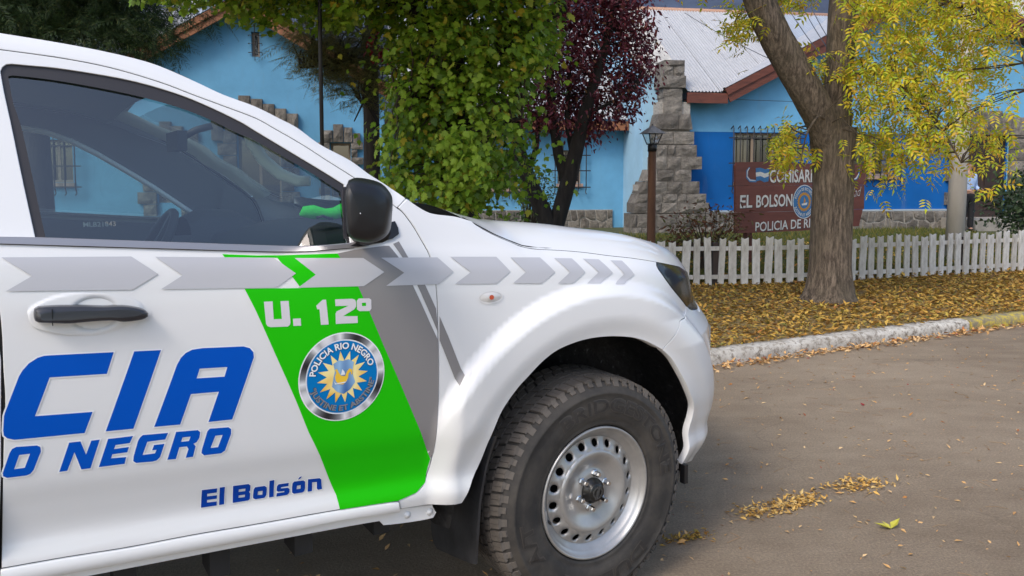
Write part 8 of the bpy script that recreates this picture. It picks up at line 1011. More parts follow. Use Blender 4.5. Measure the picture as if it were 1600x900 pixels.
def grab(side): return MB().tube([(x, -side * y, z) for x, y, z in ((-1.03, .615, 1.56), (-1.015, .60, 1.529), (-.985, .595, 1.485), (-.94, .60, 1.445), (-.895, .615, 1.425), (-.865, .635, 1.425))], [.016, .017, .018, .018, .017, .015], 10)
truck_add(grab, 'grab_handle', CREAM, both=False)
# ------------------------------------------------------------------ foliage
def fan(outline, c, z=lambda x, y: 0.):
    v = [(c[0], c[1], z(*c))] + [(x, y, z(x, y)) for x, y in outline]; n = len(outline)
    return np.array(v), [(0, i + 1, (i + 1) % n + 1) for i in range(n)]
half = [(.0, .02), (.10, -.10), (.30, -.06), (.22, .08), (.50, .14), (.40, .30), (.56, .52), (.34, .48), (.24, .60), (.20, .80)]
MAPLE = fan(half + [(0, 1.0)] + [(-x, y) for x, y in reversed(half[1:])], (0, .32), lambda x, y: -.35 * x * x - .12 * y * y)
OVAL = (np.array([(0, 0, 0), (.22, .35, .05), (0, .4, 0), (-.22, .35, .05), (.16, .75, .02), (0, 1, -.1), (-.16, .75, .02)]), [(0, 1, 2), (0, 2, 3), (1, 4, 2), (2, 4, 5), (2, 5, 6), (2, 6, 3)])
LEAFLET = (np.array([(0, 0, 0), (.17, .4, .05), (0, .45, 0), (-.17, .4, .05), (0, 1, -.08)]), [(0, 1, 2), (0, 2, 3), (1, 4, 2), (2, 4, 3)])
def frames(nrm, tip):
    """Rotation matrices whose local y is the tip direction and local z the leaf's face."""
    nrm = nrm / np.linalg.norm(nrm, axis=1, keepdims=True); tip = tip - nrm * (tip * nrm).sum(1, keepdims=True)
    tip = tip / (np.linalg.norm(tip, axis=1, keepdims=True) + 1e-9); x = np.cross(tip, nrm)
    return np.stack([x, tip, nrm], 2)
def leaf_cloud(shape, P, M, S):
    V, F = shape; n = len(V); N = len(P)
    vv = np.einsum('nij,vj->nvi', M, V) * S[:, None, None] + P[:, None]
    fl = np.array(F); ff = (fl[None] + (np.arange(N) * n)[:, None, None]).reshape(-1, fl.shape[1])
    me = bpy.data.meshes.new('leaves'); me.vertices.add(N * n); me.vertices.foreach_set('co', vv.astype(np.float32).ravel())
    k = fl.shape[1]; me.loops.add(ff.size); me.loops.foreach_set('vertex_index', ff.astype(np.int32).ravel())
    me.polygons.add(len(ff)); me.polygons.foreach_set('loop_start', np.arange(0, ff.size, k, dtype=np.int32)); me.polygons.foreach_set('loop_total', np.full(len(ff), k, np.int32))
    me.update(calc_edges=True); me.validate(); return me
def leaf_meshes(shape): 
    me = bpy.data.meshes.new('leaf'); me.from_pydata([tuple(v) for v in shape[0]], [], shape[1]); me.update(); return me
def scatter(centers, per, spread, out_from, up=.5, outw=.6, jit=.7, droop=1.0):
    C = np.array(centers); P = np.repeat(C, per, 0) + nrg.normal(0, 1, (len(C) * per, 3)) * np.array(spread)
    o = P - np.array(out_from); o /= np.linalg.norm(o, axis=1, keepdims=True) + 1e-9
    nrm = o * outw + np.array([0, 0, up]) + nrg.normal(0, jit, P.shape)
    tip = np.array([0, 0, -droop]) + nrg.normal(0, .55, P.shape) + o * .3
    return P, frames(nrm, tip)
def place_leaves(me, m, P, M, S, parent, name='leaf', origin=(0, 0, 0)):
    me.materials.clear(); me.materials.append(m)
    for p, r, s in zip(P, M, S):
        o = bpy.data.objects.new(name, me); COL.objects.link(o); o.parent = parent
        o.matrix_local = Matrix.Translation(Vector(p) - Vector(origin)) @ (Matrix([list(q) for q in r]).to_4x4()) @ Matrix.Scale(float(s), 4)
def tree_root(name, loc, label, cat, group=None): return empty(name, loc, label=label, cat=cat, group=group)
def rel(pts, loc): return [tuple(p[i] - loc[i] for i in range(3)) for p in pts]
def twigs_to(limbs, centers, r0=.012, n=4, every=1):
    """Thin branches from the nearest limb point to each twig centre."""
    mb = MB(); L = np.array(limbs)
    for c in centers[::every]:
        c = np.array(c); dd = ((L - c) ** 2).sum(1) + 3 * np.maximum(0, L[:, 2] - c[2] - 1) ** 2; a = L[dd.argmin()]
        m = (a + c) / 2 + np.array([0, 0, .12 * np.linalg.norm(a - c)]) + nrg.normal(0, .05, 3)
        mb.tube([a, (a + m) / 2 + nrg.normal(0, .02, 3), m, (m + c) / 2 + nrg.normal(0, .03, 3), c], [r0 * 1.6, r0 * 1.3, r0, r0 * .7, r0 * .3], n, cap=False)
    return mb
BARK = NT('ash_bark'); n1 = BARK.noise(38, 7, .8, (1, 1, .13)); n2 = BARK.noise(3, 4, .6)
BARK.base(BARK.mix(BARK.ramp(n2, [(.35, (0, 0, 0)), (.7, (.6, .6, .6))]), BARK.ramp(n1, [(.38, (.020, .015, .012)), (.48, (.105, .078, .058)), (.63, (.30, .232, .175))]), (.135, .110, .074))); BARK.b.inputs['Roughness'].default_value = .9; BARK.bump(n1, 1.0, .03); BARK = BARK.m
DBARK = mat('dark_bark', (.030, .024, .022), .9, var=.5, vscale=12, bump=.8, bscale=20, bdist=.02, stretch=(1, 1, .2))
TWIGM = mat('twig_bark', (.06, .045, .03), .9)
def resample(pts, rad, k):
    P = np.array(pts, float); R = np.array(rad, float); t = np.arange(len(P)); q = np.linspace(0, len(P) - 1, k)
    # smooth by cubic-ish averaging
    X = np.stack([np.interp(q, t, P[:, i]) for i in range(3)], 1); r = np.interp(q, t, R)
    for _ in range(2): X[1:-1] = (X[:-2] + 2 * X[1:-1] + X[2:]) / 4
    return [tuple(p) for p in X], list(r)
def bark_tube(mb, pts, rad, k=24, n=22, amp=.055):
    P, R = resample(pts, rad, k); i0 = len(mb.v); mb.tube(P, R, n, cap=False)
    for i in range(len(P)):
        for j in range(n):
            a = 2 * math.pi * j / n; x, y, z = mb.v[i0 + i * n + j]; c = P[i]
            s = 1 + amp * (.6 * math.sin(a * 5 + z * 1.3 + math.sin(z * 3)) + .4 * math.sin(a * 9 - z * 2.2)) + rng.uniform(-.02, .02)
            mb.v[i0 + i * n + j] = tuple(c[q] + (v - c[q]) * s for q, v in enumerate((x, y, z)))
    return P

# ---- yellow ash in front of the fence
T0 = (3.37, 8.12, .13)
ash = tree_root('ash_tree', T0, 'forked ash tree with yellow autumn leaves before the white fence', 'tree')
mb = MB()
tr_ = [(3.37, 8.12, .05), (3.375, 8.12, .14), (3.38, 8.12, .24), (3.385, 8.12, .45), (3.39, 8.12, .9), (3.39, 8.12, 1.35), (3.38, 8.12, 1.68), (3.38, 8.14, 1.95)]
LIMBS = []
LIMBS += bark_tube(mb, rel(tr_, T0), [.35, .30, .25, .215, .205, .20, .205, .235], 30, 30, .05)
stem = [(3.40, 8.14, 1.85), (3.42, 8.14, 2.2), (3.43, 8.16, 2.6), (3.47, 8.2, 3.1), (3.55, 8.25, 3.7), (3.62, 8.3, 4.6), (3.7, 8.4, 6.0)]
LIMBS += bark_tube(mb, rel(stem, T0), [.17, .14, .13, .145, .17, .13, .07], 30, 22, .06)
lb = [(3.34, 8.10, 1.80), (3.24, 8.04, 2.02), (3.08, 7.98, 2.25), (2.82, 7.92, 2.62), (2.58, 7.86, 2.98), (2.44, 7.84, 3.3), (2.30, 7.8, 3.9), (2.1, 7.8, 5.0)]
LIMBS += bark_tube(mb, rel(lb, T0), [.17, .165, .165, .16, .155, .15, .13, .08], 30, 22, .06)
for pts, rad in (([(3.47, 8.15, 3.05), (3.8, 8.0, 3.25), (4.2, 7.9, 3.3), (4.7, 7.9, 3.15), (5.1, 7.9, 2.8)], [.035, .026, .02, .014, .008]), ([(3.45, 8.1, 2.5), (3.75, 7.95, 2.55), (4.1, 7.9, 2.3), (4.4, 7.9, 1.95), (4.6, 7.9, 1.6)], [.026, .02, .015, .011, .007]),
                 ([(3.55, 8.2, 3.6), (4.1, 8.1, 4.1), (4.8, 8.2, 4.0), (5.3, 8.3, 3.3), (5.6, 8.4, 2.4)], [.04, .03, .022, .014, .008]), ([(2.5, 7.85, 3.1), (2.7, 7.8, 3.4), (3.0, 7.8, 3.4)], [.03, .025, .015]),
                 ([(3.3, 8.0, 1.95), (3.1, 7.8, 2.1), (2.95, 7.75, 1.9), (2.9, 7.75, 1.6)], [.014, .012, .009, .006])):
    LIMBS += bark_tube(mb, rel(pts, T0), rad, 14, 8, .05)
mb.build('trunk', BARK, ash)
ASHM = leaf_mat('ash_leaf', [(0, lin((214, 190, 44))), (.25, lin((196, 194, 48))), (.5, lin((160, 184, 52))), (.7, lin((228, 200, 62))), (.86, lin((196, 148, 54))), (1, lin((140, 170, 56)))], .5, .4)
def pinnate():
    V, F = [], []
    for k in range(4):
        for s in ((-1, 1) if k < 3 else (0,)):
            y = .25 + .25 * k; an = s * 1.0; L = .42 if k < 3 else .45
            c, q = math.cos(an), math.sin(an); k0 = len(V)
            for x, yy, z in LEAFLET[0]: V.append(((x * c + yy * q) * L, y + (yy * c - x * q) * L - .25, z * L - .18 * (y + yy * c * L) ** 2 * .5 - .25 * abs(s) * yy * L * .5))
            F += [tuple(i + k0 for i in f) for f in LEAFLET[1]]
    return np.array(V), F
PIN = pinnate()
cent = TW['ash'] + TW['ash_left'] + TW['ash_high']
cr = rel(cent, T0)
nA = len(TW['ash']); nB = len(TW['ash_left'])
mbt = twigs_to(LIMBS, [c for c in cr[:nA + nB] if c[0] < 2.1], .0055); mbt.build('branches', TWIGM, ash)
P1, M1 = scatter(cr[:nA], 17, (.11, .13, .15), (.3, 0, 2), .55, .35, .6, 1.0)
P2, M2 = scatter(cr[nA:nA + nB], 10, (.05, .08, .08), (.0, 0, 2), .5, .4, .6, 1.0)
P3, M3 = scatter(cr[nA + nB:], 26, (.35, .35, .28), (.3, 0, 3), .5, .4, .6, 1.0)
P = np.concatenate([P1, P2, P3]); M = np.concatenate([M1, M2, M3]); S_ = nrg.uniform(.115, .185, len(P))
sel = np.concatenate([nrg.permutation(len(P1))[:220], len(P1) + nrg.permutation(len(P2))[:75]]); k_ = np.zeros(len(P), bool); k_[sel] = True
place_leaves(leaf_meshes(PIN), ASHM, P[k_], M[k_], S_[k_], ash)
obj('crown', leaf_cloud(PIN, P[~k_], M[~k_], S_[~k_]), ash, ASHM, kind='stuff')

# ---- green maple behind the truck
T1 = (-.55, 8.75, .13)
maple = tree_root('maple_tree', T1, 'broad green maple with low hanging lobed leaves behind the pickup bonnet', 'tree')
mb = MB(); LIMBS = []
for pts, rad in (([(-.55, 8.75, .1), (-.55, 8.75, .5), (-.57, 8.8, 1.2), (-.62, 8.85, 2.0), (-.72, 8.85, 2.9), (-.85, 8.9, 4.2), (-.9, 8.9, 6)], [.26, .2, .18, .17, .15, .12, .06]),
                 ([(-.72, 8.85, 2.8), (-1.1, 8.7, 3.3), (-1.7, 8.6, 3.6), (-2.5, 8.6, 3.7), (-3.3, 8.6, 3.7)], [.09, .08, .06, .05, .03]), ([(-.62, 8.85, 2.2), (-.3, 8.7, 2.7), (.2, 8.6, 3.1), (.6, 8.6, 3.3)], [.08, .07, .05, .03]),
                 ([(-.6, 8.8, 1.9), (-.9, 8.5, 2.3), (-1.2, 8.3, 2.3)], [.05, .04, .02]), ([(-.6, 8.8, 1.5), (-.2, 8.5, 2.0), (.1, 8.4, 2.1)], [.05, .04, .02])):
    LIMBS += bark_tube(mb, rel(pts, T1), rad, 18, 12, .05)
mb.build('trunk', DBARK, maple)
MAPM = leaf_mat('maple_leaf', [(0, lin((88, 122, 38))), (.28, lin((128, 164, 50))), (.55, lin((164, 192, 66))), (.78, lin((84, 114, 46))), (.93, lin((182, 190, 74))), (1, lin((190, 166, 56)))], .45, .4)
rc = rng
high = [(-1.2 + 2.7 * a, 8.4 + 2.2 * b, 5.3 + 1.5 * c) for a, b, c in ((rc.uniform(-1, 1), rc.uniform(-1, 1), rc.uniform(-1, 1)) for _ in range(420)) if a * a + b * b + c * c < 1.2]
high += [(rc.uniform(-4.4, .9), rc.uniform(5.4, 8.4), rc.uniform(3.65, 5.2)) for _ in range(240)] + [(rc.uniform(-4.4, .9), rc.uniform(4.4, 5.8), rc.uniform(4.0, 6.0)) for _ in range(120)]  # unseen overhead clusters, added to shade the upper crown
inner = [(rc.uniform(-1.3, .1), rc.uniform(8.9, 9.6), rc.uniform(1.2, 3.4)) for _ in range(170)]
cf, cd, ch, ci = (rel(q, T1) for q in (TW['maple_face'], TW['maple_dark'], high, inner))
twigs_to(LIMBS, cf + cd, .010).build('branches', TWIGM, maple)
P1, M1 = scatter(cf, 32, (.08, .12, .075), (0, .5, 1.7), .45, .7, .45, 1.0)
P2, M2 = scatter(cd, 52, (.11, .16, .08), (0, 0, 2.5), .6, .4, .6, .8)
P3, M3 = scatter(ch + ci, 24, (.25, .25, .22), (0, 0, 3), .6, .4, .6, .8)
P = np.concatenate([P1, P2, P3]); M = np.concatenate([M1, M2, M3]); S_ = nrg.uniform(.050, .092, len(P)); S_[len(P1) + len(P2):len(P1) + len(P2) + 24 * len(ch)] *= 1.9
near = np.argsort(P1[:, 1] + T1[1] + nrg.normal(0, .1, len(P1)))[:295]; k_ = np.zeros(len(P), bool); k_[near] = True
place_leaves(leaf_meshes(MAPLE), MAPM, P[k_], M[k_], S_[k_], maple)
obj('crown', leaf_cloud(MAPLE, P[~k_], M[~k_], S_[~k_]), maple, MAPM, kind='stuff')

# ---- purple plum beside the pillar
T2 = (.62, 12.0, .13)
plum = tree_root('plum_tree', T2, 'purple leaved plum tree with several dark stems before the middle wall', 'tree')
mb = MB(); LIMBS = []
def W(u, v, t):
    """A point t metres ahead of the eye on the line through a spot of the photograph, in metres."""
    return ((u - 800) / 1200 * t, t, EYE + (280 - v) / 1200 * t)
for pts, rad in (([(.62, 12, .05), (.62, 12, .4), (.60, 12, .7), (.40, 12, 1.1), (.2, 12, 1.55), (.06, 12, 2.0), (.02, 12.1, 2.5), (.1, 12.1, 3.4)], [.17, .15, .145, .13, .12, .105, .08, .05]),
                 ([(.64, 12, .5), (.74, 12, .9), (.88, 11.95, 1.4), (1.0, 11.95, 1.9), (1.1, 11.9, 2.4), (1.25, 11.9, 2.9), (1.45, 11.9, 3.5), (1.6, 12, 4.4)], [.13, .13, .125, .115, .10, .085, .065, .03]),
                 ([(.86, 11.98, 1.35), (.72, 12, 1.8), (.64, 12, 2.3), (.58, 12.1, 3.0), (.7, 12.1, 4.2)], [.09, .085, .07, .06, .03]), ([(.95, 11.95, 1.75), (.86, 12.1, 2.3), (.9, 12.1, 3.2)], [.05, .045, .03]),
                 ([(.22, 12, 1.5), (.38, 12.1, 1.9), (.42, 12.1, 2.5)], [.05, .045, .03]), ([(1.1, 11.9, 2.4), (1.5, 11.9, 2.6), (1.9, 11.9, 2.8)], [.03, .025, .015])):
    LIMBS += bark_tube(mb, rel(pts, T2), rad, 20, 12, .05)
mb.build('trunk', DBARK, plum)
PLUMM = leaf_mat('plum_leaf', [(0, lin((84, 40, 50))), (.4, lin((108, 52, 62))), (.7, lin((136, 68, 78))), (.9, lin((138, 62, 74))), (1, lin((130, 100, 66)))], .4, .25)
cp = rel(TW['plum'], T2); twigs_to(LIMBS, cp, .008).build('branches', DBARK, plum)
hi2 = rel([(rc.uniform(-.1, 2.2), rc.uniform(11.2, 13), rc.uniform(4.2, 5.6)) for _ in range(80)], T2)
P1, M1 = scatter(cp, 56, (.13, .17, .12), (.2, 0, 2.2), .4, .5, .7, 1.0); P2, M2 = scatter(hi2, 40, (.22, .22, .2), (.2, 0, 2.2), .4, .5, .7, 1.0)
P = np.concatenate([P1, P2]); M = np.concatenate([M1, M2])
obj('crown', leaf_cloud(OVAL, P, M, nrg.uniform(.055, .10, len(P))), plum, PLUMM, kind='stuff')

# ---- conifers
NEEDLE = (np.array([(0, 0, 0), (.05, .5, 0), (0, 1, -.1), (-.05, .5, 0)]), [(0, 1, 2), (0, 2, 3)])
def spray():
    V, F = [], []
    for k in range(11):
        y = k / 11
        for s in (-1, 1):
            a = s * (.75 + .2 * (k % 2)); L = .30 * (1 - .6 * y); k0 = len(V)
            for x, yy, z in NEEDLE[0]: V.append(((x * math.cos(a) + yy * math.sin(a)) * L, y + (yy * math.cos(a) - x * math.sin(a)) * L, z * L - .1 * y * y - .06 * yy))
            F += [tuple(i + k0 for i in f) for f in NEEDLE[1]]
    return np.array(V), F
SPR = spray()
def conifer(name, loc, label, centers, limbs, rads, m, per, spread, size, bark=DBARK):
    r = tree_root(name, loc, label, 'tree'); mb = MB(); L = []
    for pts, rad in zip(limbs, rads): L += bark_tube(mb, rel(pts, loc), rad, 20, 12, .05)
    mb.build('trunk', bark, r); c = rel(centers, loc); twigs_to(L, c, .010).build('branches', bark, r)
    P, M = scatter(c, per, spread, (L[-1][0], L[-1][1], L[-1][2] - 1), .9, .25, .45, .7); obj('crown', leaf_cloud(SPR, P, M, nrg.uniform(*size, len(P))), r, m, kind='stuff'); return r
SPRM = leaf_mat('conifer_needles', [(0, lin((30, 48, 30))), (.5, lin((44, 66, 36))), (.85, lin((62, 84, 42))), (1, lin((92, 94, 52)))], .6, .2)
CEDM = leaf_mat('cedar_needles', [(0, lin((74, 80, 54))), (.5, lin((102, 106, 68))), (.8, lin((140, 136, 76))), (1, lin((84, 68, 54)))], .6, .2)
hi3 = [(-6.8 + rc.uniform(-2.4, 2.2), 12 + rc.uniform(-1.5, 1.5), rc.uniform(4.2, 7.5)) for _ in range(120)]
conifer('conifer_tree', (-7.6, 12.3, .13), 'dark green conifer above the pickup roof at the left edge', TW['conifer'] + hi3, [[(-7.6, 12.3, 0), (-7.6, 12.3, 3), (-7.6, 12.3, 8.5)]], [[.25, .2, .05]], SPRM, 48, (.25, .25, .16), (.24, .44))
conifer('cedar_tree', (-2.0, 11.0, .13), 'grey green cedar with drooping boughs between iron pole and maple', TW['cedar'], [[(-2.0, 11.0, 0), (-2.0, 11, 2.5), (-1.95, 11, 6)], [(-1.95, 11, 3.1), (-2.3, 10.6, 3.0), (-2.8, 10.3, 2.9)], [(-1.9, 11, 2.2), (-2.0, 10.5, 2.5), (-2.1, 10.3, 2.2)]], [[.13, .11, .05], [.03, .025, .01], [.02, .015, .008]], CEDM, 28, (.13, .16, .12), (.16, .30))

# ---- trees across the street, behind the eye: seen mirrored in the glass and paint
for i, (x, y, h, lb_) in enumerate(((8.5, -9.5, 10.5, 'tall green street tree across the road reflected in the door glass'), (-9.5, -7.5, 9.0, 'round green street tree across the road behind the pickup'), (15.5, -5.0, 9.0, 'broad green street tree across the road towards the right'))):
    t_ = tree_root('street_tree', (x, y, 0), lb_, 'tree', 'trees across the street')
    mb = MB(); L = bark_tube(mb, [(0, 0, 0), (.05, 0, h * .3), (0, .1, h * .6), (.1, 0, h * .9)], [.22, .18, .12, .03], 14, 10, .05); mb.build('trunk', DBARK, t_)
    cc_ = [(h * .36 * a, h * .36 * b, h * .62 + h * .36 * c) for a, b, c in ((rc.uniform(-1, 1), rc.uniform(-1, 1), rc.uniform(-1, 1)) for _ in range(260)) if a * a + b * b + c * c < 1]
    twigs_to(L, cc_, .012, every=3).build('branches', DBARK, t_); P, M = scatter(cc_, 34, (.3, .3, .25), (0, 0, h * .6), .5, .5, .6, .8)
    obj('crown', leaf_cloud(MAPLE, P, M, nrg.uniform(.15, .26, len(P))), t_, MAPM, kind='stuff')

# ---- creeper, shrubs
def shrub(name, label, loc, centers, m, shape, per, spread, size, stemm=TWIGM):
    r = tree_root(name, loc, label, 'shrub'); c = rel(centers, loc); mb = MB()
    for q in c: mb.tube([(q[0] * .15, q[1] * .15, 0), (q[0] * .5, q[1] * .5, q[2] * .6), q], [.012, .008, .004], 4, cap=False)
    mb.build('stems', stemm, r); P, M = scatter(c, per, spread, (0, 0, 0), .5, .5, .7, .2); obj('foliage', leaf_cloud(shape, P, M, nrg.uniform(*size, len(P))), r, m, kind='stuff'); return r
shrub('brown_shrub', 'low shrub with rusty brown leaves between lamp post and sign', (2.75, 10.8, .13), TW['shrub_brown'], leaf_mat('rusty_leaf', [(0, lin((88, 54, 40))), (.6, lin((110, 74, 48))), (1, lin((92, 104, 54)))], .6, .2), LEAFLET, 24, (.10, .1, .07), (.05, .11))
shrub('green_shrub', 'small leafy shrub beside the plum tree stems', (.3, 13.6, .13), TW['shrub_green'], leaf_mat('shrub_leaf', [(0, lin((70, 92, 66))), (1, lin((110, 132, 80)))], .5, .3), OVAL, 22, (.1, .1, .1), (.05, .09))
shrub('dark_shrub', 'dark green bush in front of the entrance porch at right', (9.6, 13.8, .13), TW['shrub_dark'], leaf_mat('bush_leaf', [(0, lin((36, 50, 34))), (1, lin((66, 84, 46)))], .5, .2), OVAL, 60, (.22, .2, .13), (.07, .12))
cv = [W(u, v, 9.3) for u, v in ((590, 45), (592, 58), (588, 70), (594, 80), (606, 84), (585, 88), (600, 92), (614, 86), (1005 - 395, 92))]
r = tree_root('creeper_vine', cv[4], 'crimson leaved creeper hanging beside the maple crown', 'vine'); MB().tube(rel(cv, cv[4]), .006, 5).build('stem', TWIGM, r)
P, M = scatter(rel(cv, cv[4]), 11, (.05, .06, .05), (0, .3, 0), .4, .6, .6, 1.0); obj('leaves', leaf_cloud(OVAL, P, M, nrg.uniform(.05, .085, len(P))), r, leaf_mat('crimson_leaf', [(0, lin((110, 30, 46))), (.7, lin((150, 48, 62))), (1, lin((176, 96, 96)))], .4, .3), kind='stuff')

# ------------------------------------------------------------------ fallen leaves and grass
FALL = leaf_mat('fallen_leaf', [(0, lin((146, 102, 50))), (.2, lin((186, 144, 66))), (.45, lin((206, 170, 84))), (.6, lin((140, 108, 58))), (.72, lin((190, 168, 78))), (.84, lin((112, 82, 54))), (.94, lin((124, 126, 64))), (1, lin((190, 120, 66)))], .7, .15)
DRYL = leaf_mat('dry_leaf', [(0, lin((206, 168, 120))), (.4, lin((196, 150, 92))), (.7, lin((214, 184, 140))), (.9, lin((170, 120, 66))), (1, lin((150, 60, 60)))], .7, .1)
DRYF = leaf_mat('faded_leaf', [(0, lin((206, 160, 84))), (.4, lin((214, 178, 104))), (.7, lin((176, 132, 62))), (.9, lin((216, 190, 130))), (1, lin((150, 110, 60)))], .7, .1)
def lying(xy, z, size, tilt=.35, zj=.02):
    n = len(xy); zz = np.array([verge_z(*q) for q in xy]) + .003 if z == .132 else np.full(n, z)
    P = np.column_stack([xy, zz + nrg.uniform(0, zj, n)]); nr = np.column_stack([nrg.normal(0, tilt, (n, 2)), np.ones(n)]); a = nrg.uniform(0, 2 * np.pi, n)
    return P, frames(nr, np.column_stack([np.cos(a), np.sin(a), np.zeros(n)])), nrg.uniform(*size, n)
CURL = (np.array([(0, 0, 0), (.20, .35, .12), (0, .42, .0), (-.20, .35, .12), (.03, 1, .10)]), LEAFLET[1])
xy = []
while len(xy) < 34000:
    x = rng.uniform(-.6, 9.5); y0, y1 = kerb_y(x) + .13, fence_y(x) + .5; t = rng.random(); y = y0 + (y1 - y0) * t
    if rng.random() < .96 - .25 * math.sin(x * 2.1 + y * 3) * math.sin(y * 1.7 - x): xy.append((x, y))
obj('fallen_leaves', leaf_cloud(CURL, *lying(np.array(xy), .132, (.032, .075), .35, .025)), None, FALL, kind='stuff')
def heap(pts, n, sd, size, name, m, z=.004, zj=.02):
    pts = np.array(pts); q = nrg.uniform(0, len(pts) - 1.001, n); i = q.astype(int); f = (q - i)[:, None]
    xy = pts[i] * (1 - f) + pts[i + 1] * f + nrg.normal(0, 1, (n, 2)) * np.array(sd)
    return obj(name, leaf_cloud(CURL, *lying(xy, z, size, .4, zj)), None, m, kind='stuff')
kp = [(x, kerb_y(x) - .07) for x in np.linspace(.2, 9, 40)]
heap(kp, 1500, (.04, .045), (.03, .07), 'fallen_leaves', DRYL)
heap([(1.0, 3.19), (1.15, 3.25), (1.28, 3.31), (1.36, 3.36)], 380, (.04, .03), (.014, .036), 'fallen_leaves', DRYF, zj=.006)
heap([(1.48, 3.46), (1.62, 3.50), (1.75, 3.54)], 190, (.055, .035), (.014, .038), 'fallen_leaves', DRYF, zj=.006)
heap([(.60, 2.93), (.70, 2.97), (.78, 3.01)], 120, (.03, .015), (.014, .032), 'fallen_leaves', FALL, zj=.006)
heap([(-.8, 2.6), (.2, 2.9)], 60, (.3, .2), (.02, .05), 'fallen_leaves', DRYL, zj=.01)
n = 2200; xy = np.column_stack([nrg.uniform(-.2, 6, n), nrg.uniform(2.3, 7, n)]); xy = xy[xy[:, 1] < np.array([kerb_y(x) - .05 for x in xy[:, 0]])]
obj('fallen_leaves', leaf_cloud(CURL, *lying(xy, .003, (.008, .036), .3, .006)), None, DRYL, kind='stuff')
tw = MB()
for _ in range(420):
    x = rng.uniform(.2, 5); y = rng.uniform(2.4, 6)
    if y > kerb_y(x) - .05: continue
    a = rng.uniform(0, 6.3); L = rng.uniform(.02, .09); c = rng.uniform(-.3, .3); tw.tube([(x, y, .003), (x + L / 2 * math.cos(a), y + L / 2 * math.sin(a), .005), (x + L * math.cos(a + c), y + L * math.sin(a + c), .003)], .0012, 3, cap=False)
tw.build('leaf_litter', mat('dry_stalk', (.34, .22, .12), .8), kind='stuff')
# single leaves one can pick out on the road
yl = empty('green_leaf', (1.55, 3.05, .004), .4, label='yellow green ash leaf lying spread on the road', cat='leaf')
YLM = mat('yellow_green_leaf', lin((176, 170, 62)), .55)
for k, a in enumerate((-1.3, .1, 1.2)):
    o = obj('leaflet', leaf_meshes(CURL), yl, YLM, rot=(.25, 0, a)); o.scale = (.075,) * 3 if k != 1 else (.045,) * 3
o = obj('red_leaf', leaf_meshes(CURL), None, leaf_mat('red_leaf', [(0, lin((150, 34, 50))), (1, lin((150, 34, 50)))], .5, .1), loc=(2.22, 4.76, .004), label='small crimson leaf lying alone on the road beyond the bumper', cat='leaf'); o.scale = (.05,) * 3
o = obj('red_leaf', o.data, None, None, loc=(3.95, 5.05, .004), rot=(0, 0, 1), label='small crimson leaf lying alone on the road near the right edge', cat='leaf'); o.scale = (.05,) * 3
BLADE = (np.array([(-.06, 0, 0), (.06, 0, 0), (.03, .6, .06), (0, 1, .2)]), [(0, 1, 2), (0, 2, 3)])
xy = []
while len(xy) < 30000:
    x = rng.uniform(-.5, 11); y = fence_y(min(x, 9.2)) + .15 + 8 * rng.random() ** 1.6
    xy.append((x, y))
xy = np.array(xy); n = len(xy); P = np.column_stack([xy, np.full(n, .132)]); a = nrg.uniform(0, 2 * np.pi, n); tip = np.column_stack([.5 * np.cos(a), .5 * np.sin(a), np.ones(n)]); nr = np.column_stack([np.cos(a + 1.3), np.sin(a + 1.3), nrg.normal(0, .2, n)])
obj('grass', leaf_cloud(BLADE, P, frames(nr, tip), nrg.uniform(.06, .16, n)), None, leaf_mat('grass_blade', [(0, lin((70, 84, 36))), (.6, lin((98, 104, 46))), (1, lin((140, 124, 62)))], .6, .3), kind='stuff')
xy = np.column_stack([nrg.uniform(0, 10, 3500), nrg.uniform(9.6, 15, 3500)]); obj('fallen_leaves', leaf_cloud(CURL, *lying(xy, .17, (.04, .09), .5, .05)), None, FALL, kind='stuff')

# ------------------------------------------------------------------ sign board
SA = math.atan2(1.40, 2.56)
sg = empty('police_sign', (3.24, 11.17, .13), SA, label='dark red wooden police sign board with white lettering behind the fence', cat='sign')
SIGNM = NT('sign_board'); n1 = SIGNM.noise(3, 5, .7, (.4, 1, 3)); SIGNM.base(SIGNM.ramp(n1, [(.3, (.115, .032, .021)), (.7, (.21, .060, .040))])); SIGNM.b.inputs['Roughness'].default_value = .55; SIGNM.bump(SIGNM.noise(30, 4, .6, (.15, 1, 1)), .3, .004)
zb = [.50, .813, 1.205, 1.545]
for z0, z1, l, r_ in ((.51, .81, .015, 2.83), (.814, 1.205, .008, 2.86), (1.209, 1.545, .0, 2.885)):
    L = [(l + rng.uniform(-.01, .01), z0), (1.4, z0 + rng.uniform(-.004, .004)), (r_ - (.08 if z0 < .6 else 0), z0 + (.03 if z0 < .6 else 0)), (r_ + rng.uniform(-.01, .01), z1), (1.4, z1), (l + .03 if z1 > 1.5 else l, z1)]
    if z1 > 1.5: L = L[:3] + [(r_, z1 - .02), (2.3, z1 + .012), (1.4, z1 - .005), (.7, z1 + .015), (.03, z1 + .002), (0, z1 - .05)]
    prism([L], 0, .035).build('plank', SIGNM.m, sg)
for x in (.35, 2.45): MB().box(x - .05, x + .05, .037, .12, -.1, 1.4).build('post', BROWN, sg)
SW = mat('sign_white', (.70, .69, .66), .6, var=.15, vscale=20); SBK = mat('sign_black', (.015, .02, .03), .6); SB = mat('sign_blue', lin((58, 116, 168)), .6, var=.15, vscale=20); SY = mat('sign_gold', lin((196, 140, 50)), .6)
